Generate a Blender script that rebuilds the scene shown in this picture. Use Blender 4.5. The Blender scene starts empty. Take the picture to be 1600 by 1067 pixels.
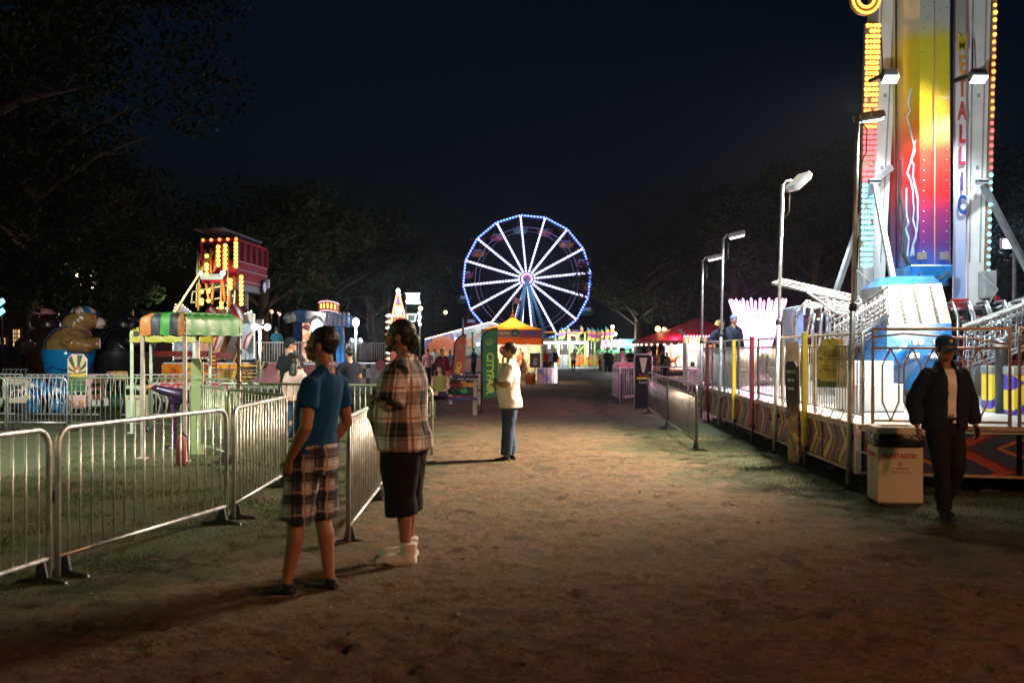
import bpy, math, random
from mathutils import Vector, Matrix, noise
R = math.radians
rnd = random.Random(7)
sc = bpy.context.scene
col = sc.collection
F = 1600 * 35 / 36.0      # focal length in photo pixels
EYE = 1.624
HY = 547.5

def w(px, py, d):
    """the point at depth d that stands where the photo shows it"""
    return Vector(((px - 800) * d / F, d, EYE + (HY - py) * d / F))

def gd(py):
    return F * EYE / (py - HY)

def g(px, py):
    d = gd(py)
    return Vector(((px - 800) * d / F, d, 0))

# ---------------------------------------------------------------- materials
MATS = {}

def nodes(name):
    m = bpy.data.materials.new(name)
    m.use_nodes = True
    nt = m.node_tree
    return m, nt, nt.nodes['Principled BSDF'], nt.links

def mat(name, c, rough=.5, metal=0, vary=.25, scale=5, bump=.0, bscale=40, coat=0, sheen=0, trans=0, alpha=1, two=None, two_scale=3, spec=None):
    if name in MATS:
        return MATS[name]
    m, nt, b, L = nodes(name)
    tc = nt.nodes.new('ShaderNodeTexCoord')
    n = nt.nodes.new('ShaderNodeTexNoise')
    n.inputs['Scale'].default_value = scale
    n.inputs['Detail'].default_value = 6
    n.inputs['Roughness'].default_value = .65
    L.new(tc.outputs['Object'], n.inputs['Vector'])
    mx = nt.nodes.new('ShaderNodeMix')
    mx.data_type = 'RGBA'
    c2 = two if two else tuple(x * (1 - vary) for x in c)
    c1 = tuple(min(1, x * (1 + vary * .5)) for x in c)
    mx.inputs[6].default_value = (*c2, 1)
    mx.inputs[7].default_value = (*c1, 1)
    rmp = nt.nodes.new('ShaderNodeMapRange')
    rmp.inputs[1].default_value = .35
    rmp.inputs[2].default_value = .65
    L.new(n.outputs['Fac'], rmp.inputs[0])
    L.new(rmp.outputs[0], mx.inputs[0])
    L.new(mx.outputs[2], b.inputs['Base Color'])
    b.inputs['Metallic'].default_value = metal
    rr = nt.nodes.new('ShaderNodeMapRange')
    rr.inputs[1].default_value = .3
    rr.inputs[2].default_value = .7
    rr.inputs[3].default_value = max(.03, rough - .12)
    rr.inputs[4].default_value = min(1, rough + .12)
    L.new(n.outputs['Fac'], rr.inputs[0])
    L.new(rr.outputs[0], b.inputs['Roughness'])
    if spec is not None:
        b.inputs['Specular IOR Level'].default_value = spec
    if coat:
        b.inputs['Coat Weight'].default_value = coat
        b.inputs['Coat Roughness'].default_value = .12
    if sheen:
        b.inputs['Sheen Weight'].default_value = sheen
    if trans:
        b.inputs['Transmission Weight'].default_value = trans
    if bump:
        n2 = nt.nodes.new('ShaderNodeTexNoise')
        n2.inputs['Scale'].default_value = bscale
        n2.inputs['Detail'].default_value = 5
        L.new(tc.outputs['Object'], n2.inputs['Vector'])
        bp = nt.nodes.new('ShaderNodeBump')
        bp.inputs['Strength'].default_value = bump
        bp.inputs['Distance'].default_value = .01
        L.new(n2.outputs['Fac'], bp.inputs['Height'])
        L.new(bp.outputs['Normal'], b.inputs['Normal'])
    MATS[name] = m
    return m

def em(name, c, s, base=None):
    if name in MATS:
        return MATS[name]
    m, nt, b, L = nodes(name)
    b.inputs['Base Color'].default_value = (*(base or tuple(x * .5 for x in c)), 1)
    b.inputs['Emission Color'].default_value = (*c, 1)
    b.inputs['Emission Strength'].default_value = s
    b.inputs['Roughness'].default_value = .4
    MATS[name] = m
    return m

def translucent(m, amount=.5):
    """thin canvas that lets light through"""
    nt = m.node_tree; b = nt.nodes['Principled BSDF']; o = nt.nodes['Material Output']
    t = nt.nodes.new('ShaderNodeBsdfTranslucent'); mx = nt.nodes.new('ShaderNodeMixShader'); mx.inputs[0].default_value = amount
    src = b.inputs['Base Color'].links[0].from_socket
    nt.links.new(src, t.inputs[0]); nt.links.new(b.outputs[0], mx.inputs[1]); nt.links.new(t.outputs[0], mx.inputs[2]); nt.links.new(mx.outputs[0], o.inputs[0])
    return m

class NG:
    """tiny node-graph writer for painted patterns"""
    def __init__(s, name, rough=.4, coat=0, emit=0):
        s.m, s.nt, s.b, s.L = nodes(name)
        s.b.inputs['Roughness'].default_value = rough
        if coat:
            s.b.inputs['Coat Weight'].default_value = coat
        s.emit = emit
        MATS[name] = s.m
    def new(s, t):
        return s.nt.nodes.new(t)
    def coords(s, kind='Object', attr=None):
        if attr:
            a = s.new('ShaderNodeAttribute'); a.attribute_name = attr
            o = a.outputs['Vector']
        else:
            o = s.new('ShaderNodeTexCoord').outputs[kind]
        x = s.new('ShaderNodeSeparateXYZ'); s.L.new(o, x.inputs[0])
        s.vec = o
        return x.outputs[0], x.outputs[1], x.outputs[2]
    def m_(s, op, a, b=None, c=None):
        n = s.new('ShaderNodeMath'); n.operation = op
        for i, v in enumerate((a, b, c)):
            if v is None: continue
            if isinstance(v, (int, float)): n.inputs[i].default_value = v
            else: s.L.new(v, n.inputs[i])
        return n.outputs[0]
    def noise(s, scale, detail=4, vec=None, dist=0):
        n = s.new('ShaderNodeTexNoise'); n.inputs['Scale'].default_value = scale
        n.inputs['Detail'].default_value = detail
        n.inputs['Distortion'].default_value = dist
        s.L.new(vec or s.vec, n.inputs['Vector'])
        return n.outputs['Fac']
    def voro(s, scale, out='Color', vec=None):
        n = s.new('ShaderNodeTexVoronoi'); n.inputs['Scale'].default_value = scale
        s.L.new(vec or s.vec, n.inputs['Vector'])
        return n.outputs[out]
    def ramp(s, fac, stops, const=False):
        n = s.new('ShaderNodeValToRGB')
        cr = n.color_ramp
        if const: cr.interpolation = 'CONSTANT'
        while len(cr.elements) < len(stops): cr.elements.new(.5)
        for e, (p, c) in zip(cr.elements, stops):
            e.position = p; e.color = (*c, 1)
        if isinstance(fac, (int, float)): n.inputs[0].default_value = fac
        else: s.L.new(fac, n.inputs[0])
        return n.outputs[0]
    def mix(s, fac, a, b, mode='MIX'):
        n = s.new('ShaderNodeMix'); n.data_type = 'RGBA'; n.blend_type = mode
        for i, v in ((0, fac), (6, a), (7, b)):
            if isinstance(v, (int, float)): n.inputs[i].default_value = v
            elif isinstance(v, tuple): n.inputs[i].default_value = (*v, 1)
            else: s.L.new(v, n.inputs[i])
        return n.outputs[2]
    def bump(s, h, strength=.3, dist=.01):
        n = s.new('ShaderNodeBump'); n.inputs['Strength'].default_value = strength
        n.inputs['Distance'].default_value = dist
        s.L.new(h, n.inputs['Height']); s.L.new(n.outputs[0], s.b.inputs['Normal'])
    def out(s, c):
        s.L.new(c, s.b.inputs['Base Color'])
        if s.emit:
            s.L.new(c, s.b.inputs['Emission Color']); s.b.inputs['Emission Strength'].default_value = s.emit
        return s.m

# ---------------------------------------------------------------- meshes
def rootof(o):
    while o.parent: o = o.parent
    return o

class MB:
    def __init__(s):
        s.v = []; s.f = []; s.mi = []; s.sm = []
    def add(s, vs, fs, m=0, smooth=False):
        k = len(s.v)
        s.v += [Vector(v) for v in vs]
        for f in fs:
            s.f.append([k + i for i in f]); s.mi.append(m); s.sm.append(smooth)
        return s
    def box(s, c, size, m=0, rz=0, rot=None):
        c = Vector(c); hx, hy, hz = (x / 2 for x in size)
        M = rot if rot is not None else Matrix.Rotation(rz, 3, 'Z')
        vs = [c + M @ Vector((sx * hx, sy * hy, sz * hz)) for sz in (-1, 1) for sy in (-1, 1) for sx in (-1, 1)]
        return s.add(vs, [(0, 2, 3, 1), (4, 5, 7, 6), (0, 1, 5, 4), (2, 6, 7, 3), (0, 4, 6, 2), (1, 3, 7, 5)], m)
    def rbox(s, c, size, b=.01, m=0, rz=0, rot=None):
        """box with chamfered edges"""
        c = Vector(c); M = rot if rot is not None else Matrix.Rotation(rz, 3, 'Z')
        b = min(b, min(size) * .45)
        h = [x / 2 for x in size]
        vs = []; idx = {}
        for sx in (-1, 1):
            for sy in (-1, 1):
                for sz in (-1, 1):
                    for ax in range(3):
                        p = [sx * (h[0] - b), sy * (h[1] - b), sz * (h[2] - b)]
                        p[ax] = (sx, sy, sz)[ax] * h[ax]
                        idx[(sx, sy, sz, ax)] = len(vs); vs.append(c + M @ Vector(p))
        fs = []
        for ax in range(3):
            o = [a for a in range(3) if a != ax]
            for sg in (-1, 1):
                q = []
                for (a, b_) in ((-1, -1), (1, -1), (1, 1), (-1, 1)):
                    k = [0, 0, 0]; k[ax] = sg; k[o[0]] = a; k[o[1]] = b_
                    q.append(idx[(*k, ax)])
                fs.append(q)
        for ax in range(3):
            o = [a for a in range(3) if a != ax]
            for a in (-1, 1):
                for b_ in (-1, 1):
                    k0 = [0, 0, 0]; k1 = [0, 0, 0]
                    k0[ax] = -1; k1[ax] = 1
                    for k in (k0, k1): k[o[0]] = a; k[o[1]] = b_
                    fs.append([idx[(*k0, o[0])], idx[(*k1, o[0])], idx[(*k1, o[1])], idx[(*k0, o[1])]])
        for sx in (-1, 1):
            for sy in (-1, 1):
                for sz in (-1, 1):
                    fs.append([idx[(sx, sy, sz, a)] for a in range(3)])
        return s.add(vs, fs, m)
    def bar(s, p, q, wd, h=None, m=0, up=(0, 0, 1)):
        p = Vector(p); q = Vector(q); h = h or wd
        d = q - p; L = d.length
        if L < 1e-6: return s
        d.normalize(); up = Vector(up)
        if abs(d.dot(up)) > .98: up = Vector((0, 1, 0))
        x = d.cross(up).normalized(); z = x.cross(d)
        M = Matrix((x, d, z)).transposed()
        return s.box((p + q) / 2, (wd, L, h), m, rot=M)
    def tube(s, pts, r, n=8, m=0, closed=False, cap=True, sq=None, up=None, smooth=True):
        pts = [Vector(p) for p in pts]
        N = len(pts)
        rs = r if isinstance(r, (list, tuple)) else [r] * N
        k = len(s.v)
        T = []
        for i in range(N):
            a = pts[(i - 1) % N] if (closed or i > 0) else pts[i]
            b = pts[(i + 1) % N] if (closed or i < N - 1) else pts[i]
            t = b - a
            T.append(t.normalized() if t.length > 1e-9 else Vector((0, 0, 1)))
        u = Vector(up) if up else (Vector((0, 0, 1)) if abs(T[0].z) < .9 else Vector((0, 1, 0)))
        x = (u - T[0] * u.dot(T[0])).normalized()
        for i in range(N):
            x = (x - T[i] * x.dot(T[i]))
            x = x.normalized() if x.length > 1e-6 else T[i].orthogonal().normalized()
            y = T[i].cross(x)
            sqx, sqy = sq if sq else (1, 1)
            for j in range(n):
                a = 2 * math.pi * j / n
                s.v.append(pts[i] + (x * math.cos(a) * sqx + y * math.sin(a) * sqy) * rs[i])
        for i in range(N if closed else N - 1):
            i2 = (i + 1) % N
            for j in range(n):
                j2 = (j + 1) % n
                s.f.append([k + i * n + j, k + i * n + j2, k + i2 * n + j2, k + i2 * n + j]); s.mi.append(m); s.sm.append(smooth)
        if cap and not closed:
            s.f.append([k + j for j in range(n)][::-1]); s.mi.append(m); s.sm.append(False)
            s.f.append([k + (N - 1) * n + j for j in range(n)]); s.mi.append(m); s.sm.append(False)
        return s
    def sph(s, c, r, n=10, rings=7, m=0, rot=None):
        c = Vector(c); r = r if isinstance(r, (tuple, list)) else (r, r, r)
        vs = []; M = rot or Matrix.Identity(3)
        for i in range(rings + 1):
            th = math.pi * i / rings
            for j in range(n):
                a = 2 * math.pi * j / n
                vs.append(c + M @ Vector((r[0] * math.sin(th) * math.cos(a), r[1] * math.sin(th) * math.sin(a), r[2] * math.cos(th))))
        fs = []
        for i in range(rings):
            for j in range(n):
                j2 = (j + 1) % n
                if i == 0: fs.append((i * n + j, (i + 1) * n + j, (i + 1) * n + j2))
                elif i == rings - 1: fs.append((i * n + j, (i + 1) * n + j, i * n + j2))
                else: fs.append((i * n + j, (i + 1) * n + j, (i + 1) * n + j2, i * n + j2))
        return s.add(vs, fs, m, True)
    def loft(s, rings, n=20, m=0, cap=True, smooth=True, pw=2.0):
        """rings: (cx, cy, z, rx, ry) ellipses stacked along z"""
        k = len(s.v)
        for (cx, cy, z, rx, ry) in rings:
            for j in range(n):
                a = 2 * math.pi * j / n
                ca, sa = math.cos(a), math.sin(a)
                ex = 2.0 / pw
                s.v.append(Vector((cx + rx * math.copysign(abs(ca) ** ex, ca), cy + ry * math.copysign(abs(sa) ** ex, sa), z)))
        for i in range(len(rings) - 1):
            for j in range(n):
                j2 = (j + 1) % n
                s.f.append([k + i * n + j, k + i * n + j2, k + (i + 1) * n + j2, k + (i + 1) * n + j]); s.mi.append(m); s.sm.append(smooth)
        if cap:
            s.f.append([k + j for j in range(n)][::-1]); s.mi.append(m); s.sm.append(False)
            e = k + (len(rings) - 1) * n
            s.f.append([e + j for j in range(n)]); s.mi.append(m); s.sm.append(False)
        return s
    def lathe(s, prof, c=(0, 0, 0), n=24, m=0, smooth=True):
        return s.loft([(c[0], c[1], c[2] + z, r, r) for r, z in prof], n, m, True, smooth)
    def prism(s, pts, o, u, v, t, m=0, mside=None):
        """2-D outline pts in the plane (o,u,v), thickness t along u x v, centred"""
        o = Vector(o); u = Vector(u); v = Vector(v); nrm = u.cross(v).normalized()
        N = len(pts); k = len(s.v)
        for sg in (-.5, .5):
            for (a, b) in pts:
                s.v.append(o + u * a + v * b + nrm * t * sg)
        s.f.append([k + i for i in range(N)][::-1]); s.mi.append(m); s.sm.append(False)
        s.f.append([k + N + i for i in range(N)]); s.mi.append(m); s.sm.append(False)
        for i in range(N):
            j = (i + 1) % N
            s.f.append([k + i, k + j, k + N + j, k + N + i]); s.mi.append(m if mside is None else mside); s.sm.append(False)
        return s
    def mesh(s, name, off=None):
        me = bpy.data.meshes.new(name)
        off = off or Vector((0, 0, 0))
        me.from_pydata([v - off for v in s.v], [], s.f)
        me.polygons.foreach_set('material_index', s.mi)
        me.polygons.foreach_set('use_smooth', s.sm)
        me.update()
        return me
    def build(s, name, mats, parent=None):
        off = rootof(parent).location.copy() if parent else None
        me = s.mesh(name, off)
        for m in (mats if isinstance(mats, (list, tuple)) else [mats]):
            me.materials.append(m)
        o = bpy.data.objects.new(name, me)
        col.objects.link(o)
        if parent: o.parent = parent
        return o

def tag(o, label=None, cat=None, group=None, kind=None):
    if label: o['label'] = label
    if cat: o['category'] = cat
    if group: o['group'] = group
    if kind: o['kind'] = kind
    return o

def thing(name, label, cat, loc=(0, 0, 0), group=None):
    o = bpy.data.objects.new(name, None)
    o.empty_display_size = .1
    col.objects.link(o)
    o.location = Vector(loc)
    return tag(o, label, cat, group)

def copy_tree(o, loc, rz, label=None, group=None, parent=None):
    c = o.copy(); col.objects.link(c)
    if parent is None:
        c.location = loc; c.rotation_euler = (0, 0, rz)
        if label: c['label'] = label
        if group: c['group'] = group
    else:
        c.parent = parent
    for ch in [x for x in KIDS(o)]:
        copy_tree(ch, None, 0, parent=c)
    return c

def KIDS(o):
    return [x for x in list(o.children)]

TMP = bpy.data.scenes.new('tmp')
def evaluated(o):
    TMP.collection.objects.link(o)
    vl = TMP.view_layers[0]; vl.update()
    return bpy.data.meshes.new_from_object(o.evaluated_get(vl.depsgraph))

def text(s, size, name, m, parent, loc, rx=90, rz=0, ry=0, ext=.004, align='CENTER', sx=1.0, bold=0, shear=0, local=False):
    cu = bpy.data.curves.new('t', 'FONT')
    cu.body = s; cu.size = size; cu.extrude = ext; cu.align_x = align; cu.align_y = 'CENTER'
    cu.offset = bold; cu.shear = shear; cu.resolution_u = 3
    o = bpy.data.objects.new('t', cu)
    me = evaluated(o)
    bpy.data.objects.remove(o); bpy.data.curves.remove(cu)
    M = Matrix.Translation(Vector(loc) - (rootof(parent).location if parent and not local else Vector())) @ Matrix.Rotation(R(rz), 4, 'Z') @ Matrix.Rotation(R(rx), 4, 'X') @ Matrix.Rotation(R(ry), 4, 'Z') @ Matrix.Diagonal((sx, 1, 1, 1))
    me.transform(M)
    me.materials.clear(); me.materials.append(m)
    me.name = name
    ob = bpy.data.objects.new(name, me)
    col.objects.link(ob)
    if parent: ob.parent = parent
    return ob

def lamp(name, kind, loc, e, c=(1, 1, 1), size=.2, to=None, cone=120, blend=.5):
    l = bpy.data.lights.new(name, kind)
    l.energy = e; l.color = c
    if kind == 'AREA': l.size = size
    else: l.shadow_soft_size = size
    if kind == 'SPOT':
        l.spot_size = R(cone); l.spot_blend = blend
    o = bpy.data.objects.new(name, l)
    col.objects.link(o); o.location = loc
    if to is not None:
        o.rotation_euler = (Vector(to) - Vector(loc)).to_track_quat('-Z', 'Y').to_euler()
    return o

# ---------------------------------------------------------------- camera
cd = bpy.data.cameras.new('camera')
cd.sensor_width = 36; cd.lens = 35; cd.shift_y = 14.0 / 1600
cd.clip_end = 3000; cd.clip_start = .1
cam = bpy.data.objects.new('camera', cd)
cam.location = (0, 0, EYE); cam.rotation_euler = (R(90), 0, 0)
col.objects.link(cam); sc.camera = cam
cd.dof.use_dof = True; cd.dof.focus_distance = 24; cd.dof.aperture_fstop = 2.2
sc.view_settings.view_transform = 'Standard'
sc.view_settings.look = 'None'
sc.render.engine = 'CYCLES'
sc.cycles.use_denoising = True
sc.cycles.max_bounces = 5
sc.cycles.transparent_max_bounces = 12
sc.cycles.sample_clamp_indirect = 4
# ---------------------------------------------------------------- people
def fuse(mb, name, vox, it=4, disp=0, dsc=7, cut=None, thick=0, fac=.5, dstretch=(1, 1, 1)):
    """merge overlapping shapes into one continuous skin"""
    me = mb.mesh('tmp')
    o = bpy.data.objects.new('tmp', me)
    r = o.modifiers.new('r', 'REMESH'); r.mode = 'VOXEL'; r.voxel_size = vox; r.use_smooth_shade = True
    s = o.modifiers.new('s', 'SMOOTH'); s.iterations = it; s.factor = fac
    m2 = evaluated(o)
    bpy.data.objects.remove(o); bpy.data.meshes.remove(me)
    m2.name = name
    if disp:
        ns = [v.normal.copy() for v in m2.vertices]
        seed = Vector((rnd.random() * 50, rnd.random() * 50, 0))
        for v, nn in zip(m2.vertices, ns):
            p = Vector((v.co.x * dstretch[0], v.co.y * dstretch[1], v.co.z * dstretch[2])) * dsc
            a = noise.noise(p + seed) + .5 * noise.noise(p * 2.3 + seed)
            a = -abs(a) + .3
            v.co += nn * a * disp
    if cut:
        import bmesh
        bm = bmesh.new(); bm.from_mesh(m2)
        kill = [f for f in bm.faces if cut(f.calc_center_median())]
        bmesh.ops.delete(bm, geom=kill, context='FACES')
        bm.to_mesh(m2); bm.free()
    if thick:
        o = bpy.data.objects.new('tmp', m2)
        s = o.modifiers.new('s', 'SOLIDIFY'); s.thickness = thick; s.offset = -1
        m3 = evaluated(o)
        bpy.data.objects.remove(o); bpy.data.meshes.remove(m2); m2 = m3; m2.name = name
    for p in m2.polygons: p.use_smooth = True
    return m2

def put(me, name, m, parent):
    me.materials.clear(); me.materials.append(m)
    o = bpy.data.objects.new(name, me); col.objects.link(o); o.parent = parent
    return o

def lerp(a, b, t): return a + (b - a) * t

BASE = dict(hipR=(.09, 0, .91), kneR=(.10, .025, .50), ankR=(.105, -.02, .085), footR=(.12, 1, 0),
            hipL=(-.09, 0, .91), kneL=(-.10, .025, .50), ankL=(-.105, -.02, .085), footL=(-.12, 1, 0),
            shR=(.178, -.012, 1.395), elR=(.235, -.05, 1.13), wrR=(.245, .03, .88), palmR=(-1, 0, 0), hdR=None,
            shL=(-.178, -.012, 1.395), elL=(-.235, -.05, 1.13), wrL=(-.245, .03, .88), palmL=(1, 0, 0), hdL=None,
            neck=(0, -.012, 1.47), head=(0, .014, 1.588), yaw=0, pitch=0, tilt=0, curl=.45)

def hand(mb, wr, d, pn, side, curl, sc_=1.0, fine=True):
    """palm, four separate fingers and a thumb from the wrist along d; pn is where the palm faces"""
    d = d.normalized(); pn = (pn - d * pn.dot(d)).normalized()
    x = d.cross(pn)          # across the palm
    if side == 'L': x = -x   # thumb side = +x
    L = .088 * sc_
    mb.tube([wr - d * .01, wr + d * .03, wr + d * .06, wr + d * L], [.026 * sc_, .034 * sc_, .040 * sc_, .038 * sc_], 10, sq=(.42, 1) , up=pn)
    if not fine:
        mb.tube([wr + d * L, wr + d * (L + .045) + pn * .012, wr + d * (L + .075) + pn * .035], [.036 * sc_, .032 * sc_, .02 * sc_], 8, sq=(.42, 1), up=pn)
    else:
        for i, (off, ln) in enumerate(((.030, .068), (.010, .078), (-.010, .072), (-.029, .056))):
            b = wr + d * (L - .01) + x * off * sc_
            c = curl * (1 + .12 * i)
            d1 = (d * math.cos(c * .7) + pn * math.sin(c * .7)) + x * off * 1.5
            d2 = (d * math.cos(c * 1.6) + pn * math.sin(c * 1.6)) + x * off
            d3 = (d * math.cos(c * 2.3) + pn * math.sin(c * 2.3))
            ln *= sc_
            p1 = b + d1 * ln * .5; p2 = p1 + d2 * ln * .32; p3 = p2 + d3 * ln * .25
            mb.tube([b, p1, p2, p3], [.0095 * sc_, .009 * sc_, .0082 * sc_, .0065 * sc_], 7)
    tb = wr + d * .022 + x * .024 * sc_
    t1 = tb + (d * .6 + x * .75 + pn * .25) * .038 * sc_
    t2 = t1 + (d * .85 + x * .25 + pn * .35) * .03 * sc_
    t3 = t2 + (d * .9 + pn * .4) * .018 * sc_
    mb.tube([tb, t1, t2, t3], [.014 * sc_, .0115 * sc_, .010 * sc_, .0075 * sc_], 7)

def head_shapes(mb, M, fine, ear=True):
    def T(p): return M @ Vector(p)
    R3 = M.to_3x3()
    mb.sph(T((0, -.012, .082)), (.077, .097, .088), 16, 10, rot=R3)      # cranium
    mb.sph(T((0, .022, .035)), (.064, .070, .090), 14, 10, rot=R3)       # face
    mb.sph(T((0, .040, -.005)), (.052, .052, .048), 12, 8, rot=R3)       # jaw
    mb.sph(T((0, .076, -.033)), (.022, .018, .017), 8, 6, rot=R3)        # chin
    mb.tube([T((0, .082, .062)), T((0, .098, .035)), T((0, .110, .022))], [.009, .012, .0165], 8)
    mb.sph(T((.013, .096, .017)), .011, 6, 5); mb.sph(T((-.013, .096, .017)), .011, 6, 5)
    mb.tube([T((-.048, .068, .070)), T((-.02, .086, .073)), T((.02, .086, .073)), T((.048, .068, .070))], .011, 6)
    for sx in (-1, 1):
        mb.sph(T((sx * .040, .062, .030)), (.024, .022, .02), 8, 6, rot=R3)
        if ear: mb.sph(T((sx * .079, -.008, .040)), (.011, .021, .033), 8, 6, rot=R3)
        mb.tube([T((sx * .024, .078, -.009)), T((0, .092, -.006))], [.006, .009], 6)
        mb.tube([T((sx * .022, .077, -.014)), T((0, .089, -.019))], [.006, .009], 6)

def person(label, loc, face, H=1.75, pose=None, skin=(.42, .22, .14), shirt=None, pants=None, shoes=None, hair=None,
           cap=None, vox=.012, fine=False, fat=1.0, belly=0, group=None, seated=False, name='person', beard=None, socks=None):
    P = dict(BASE); P.update(pose or {})
    k = H / 1.755
    root = thing(name, label, 'person', (0, 0, 0), group)
    V = {a: Vector(b) * k for a, b in P.items() if isinstance(b, tuple) and len(b) == 3 and a[:2] in ('hi', 'kn', 'an', 'sh', 'el', 'wr', 'ne', 'he')}
    hip = (V['hipR'] + V['hipL']) / 2
    dz = hip - Vector((0, 0, .91 * k))                 # how far the trunk has been moved from standing
    nk = V['neck']; top = nk - Vector((0, -.012, 1.47)) * k
    def spine(z):                                     # trunk axis shift with height
        t = min(1, max(0, (z - .91 * k) / ((1.47 - .91) * k)))
        return lerp(dz, top, t)
    def rings(inf=0, lo=.80, flare=0, hi=1.47, bl=0):
        out = []
        for (z, rx, ry, oy) in ((.80, .155, .105, -.005), (.86, .168, .118, -.01), (.93, .168, .118, -.008), (1.0, .155, .108, 0), (1.07, .148, .104, .004),
                                (1.15, .152, .108, .006), (1.24, .166, .116, .008), (1.32, .176, .118, .006), (1.38, .175, .106, .0), (1.425, .145, .088, -.006),
                                (1.455, .10, .072, -.01), (1.48, .066, .062, -.012)):
            if z < lo - .001 or z > hi: continue
            fl = flare * max(0, (1.2 - z) / .4)
            b = belly * max(0, 1 - abs(z - 1.08) / .22)
            sp = spine(z * k)
            f_ = fat if z < 1.38 else 1 + (fat - 1) * .5
            out.append((sp.x, sp.y + (oy + b * .5) * k, z * k + sp.z, (rx * f_ + inf + fl) * k, (ry * f_ + inf + fl * .8 + b * .5) * k))
        return out
    yaw = R(P['yaw'])
    hd = V['head']
    M = Matrix.Translation(hd) @ Matrix.Rotation(yaw, 4, 'Z') @ Matrix.Rotation(R(P['tilt']), 4, 'Y') @ Matrix.Rotation(R(P['pitch']), 4, 'X') @ Matrix.Scale(k, 4)
    # --- body
    b = MB()
    b.loft(rings(), 20)
    b.tube([nk + Vector((0, -.01, -.05)) * k, nk + Vector((0, 0, .01)) * k, M @ Vector((0, -.015, .02))], [.068 * k, .060 * k, .058 * k], 12)
    for sx in (-1, 1): b.tube([nk + Vector((sx * .02, -.02, .05)) * k, nk + Vector((sx * .075, -.014, -.030)) * k, V['shR' if sx > 0 else 'shL'] + Vector((0, 0, .008)) * k], [.036 * k, .038 * k, .036 * k], 10)
    head_shapes(b, M, fine)
    for S in 'RL':
        sh, el, wr = V['sh' + S], V['el' + S], V['wr' + S]
        b.sph(sh, .053 * k, 10, 7)
        b.tube([sh, lerp(sh, el, .3), lerp(sh, el, .7), el, lerp(el, wr, .25), lerp(el, wr, .6), wr],
               [.050 * k * fat, .051 * k * fat, .045 * k, .040 * k, .042 * k, .035 * k, .026 * k], 10)
        hdv = Vector(P['hd' + S]) if P['hd' + S] else (wr - el)
        hand(b, wr, hdv, Vector(P['palm' + S]), S, P['curl'], k, fine)
        hi_, kn, an = V['hip' + S], V['kne' + S[0]] if False else V['kn' + 'e' + S] if ('kne' + S) in V else V['kn' + S], V['ank' + S]
        b.tube([hi_, lerp(hi_, kn, .35), lerp(hi_, kn, .75), kn], [.088 * k * fat, .083 * k * fat, .064 * k, .055 * k], 12)
        fd = Vector(P['foot' + S]).normalized()
        back = -Vector((fd.x, fd.y, 0)) * .018 * k
        b.tube([kn, lerp(kn, an, .28) + back, lerp(kn, an, .6) + back * .5, an], [.054 * k, .058 * k, .045 * k, .036 * k], 12)
        b.tube([an - fd * .03 * k - Vector((0, 0, .03)) * k, an + fd * .08 * k - Vector((0, 0, .045)) * k, an + fd * .15 * k - Vector((0, 0, .058)) * k], [.035 * k, .034 * k, .024 * k], 8)
    sk = mat('skin_%02d%02d' % (int(skin[0] * 99), int(skin[2] * 99)), skin, .45, vary=.12, scale=9, bump=.05, bscale=120)
    body = put(fuse(b, 'body', vox * (.55 if fine else 1), 3), 'body', sk, root)
    # --- shirt
    if shirt:
        inf = shirt.get('inf', .018)
        s = MB()
        rg = rings(inf, shirt.get('lo', .86), shirt.get('flare', .01), shirt.get('hi', 1.46))
        if shirt.get('drop'):
            z0 = rg[0]; rg = [(z0[0], z0[1], z0[2] - shirt['drop'] * k, z0[3] * 1.01, z0[4] * 1.01)] + rg
        s.loft(rg, 24)
        sl = shirt.get('sleeve', .6)
        for S in 'RL':
            sh, el, wr = V['sh' + S], V['el' + S], V['wr' + S]
            i2 = shirt.get('sinf', inf)
            if sl < .2: continue
            s.sph(sh, (.046 + i2) * k, 12, 8)
            s.tube([nk + Vector((.035 if S == 'R' else -.035, -.02, .018)) * k, lerp(nk, sh, .5) + Vector((0, 0, .008)) * k, sh + Vector((0, 0, .006)) * k], [(.036 + i2) * k, (.042 + i2) * k, (.038 + i2) * k], 10)
            if sl <= 1:
                e = lerp(sh, el, sl)
                s.tube([lerp(sh, Vector((0, sh.y, sh.z)), .3), sh, lerp(sh, e, .5), e], [.05 * k, (.048 + i2) * k * fat, (.050 + i2 * 1.1) * k * fat, (.047 + i2 * 1.5) * k * fat], 14)
            else:
                e = lerp(el, wr, sl - 1)
                s.tube([lerp(sh, Vector((0, sh.y, sh.z)), .3), sh, lerp(sh, el, .5), el, lerp(el, e, .5), e],
                       [.05 * k, (.048 + i2) * k * fat, (.052 + i2) * k * fat, (.045 + i2) * k, (.042 + i2) * k, (.034 + i2 * .7) * k], 14)
        me = fuse(s, 'shirt', vox * (.7 if fine else 1), 4, shirt.get('disp', .010) * (1 if vox < .02 else 0), 6, cut=shirt.get('cut'), thick=shirt.get('thick', 0), dstretch=(1, 1, .6))
        at = me.attributes.new('pat', 'FLOAT_VECTOR', 'POINT')
        for i, v in enumerate(me.vertices):
            c = v.co
            arm = abs(c.x) > .215 * k * fat
            a = math.atan2(c.x, -c.y) if not arm else 0
            u = a * .19 if not arm else math.copysign(.3, c.x) + c.y
            at.data[i].vector = (u, c.z, 0)
        so = put(me, shirt.get('name', 'shirt'), shirt['mat'], root)
        if shirt.get('collar'):
            c = MB()
            p = nk + Vector((0, 0, .0)) * k
            c.tube([p + Vector((math.cos(a) * .068, math.sin(a) * .066 + .006, -.012 - .022 * max(0, math.sin(a)))) * k for a in [i * math.pi / 8 for i in range(16)]], .010 * k, 6, closed=True)
            c.build('collar', shirt['collar'], so)
        for fn in shirt.get('extra', []): fn(so, k)
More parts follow.
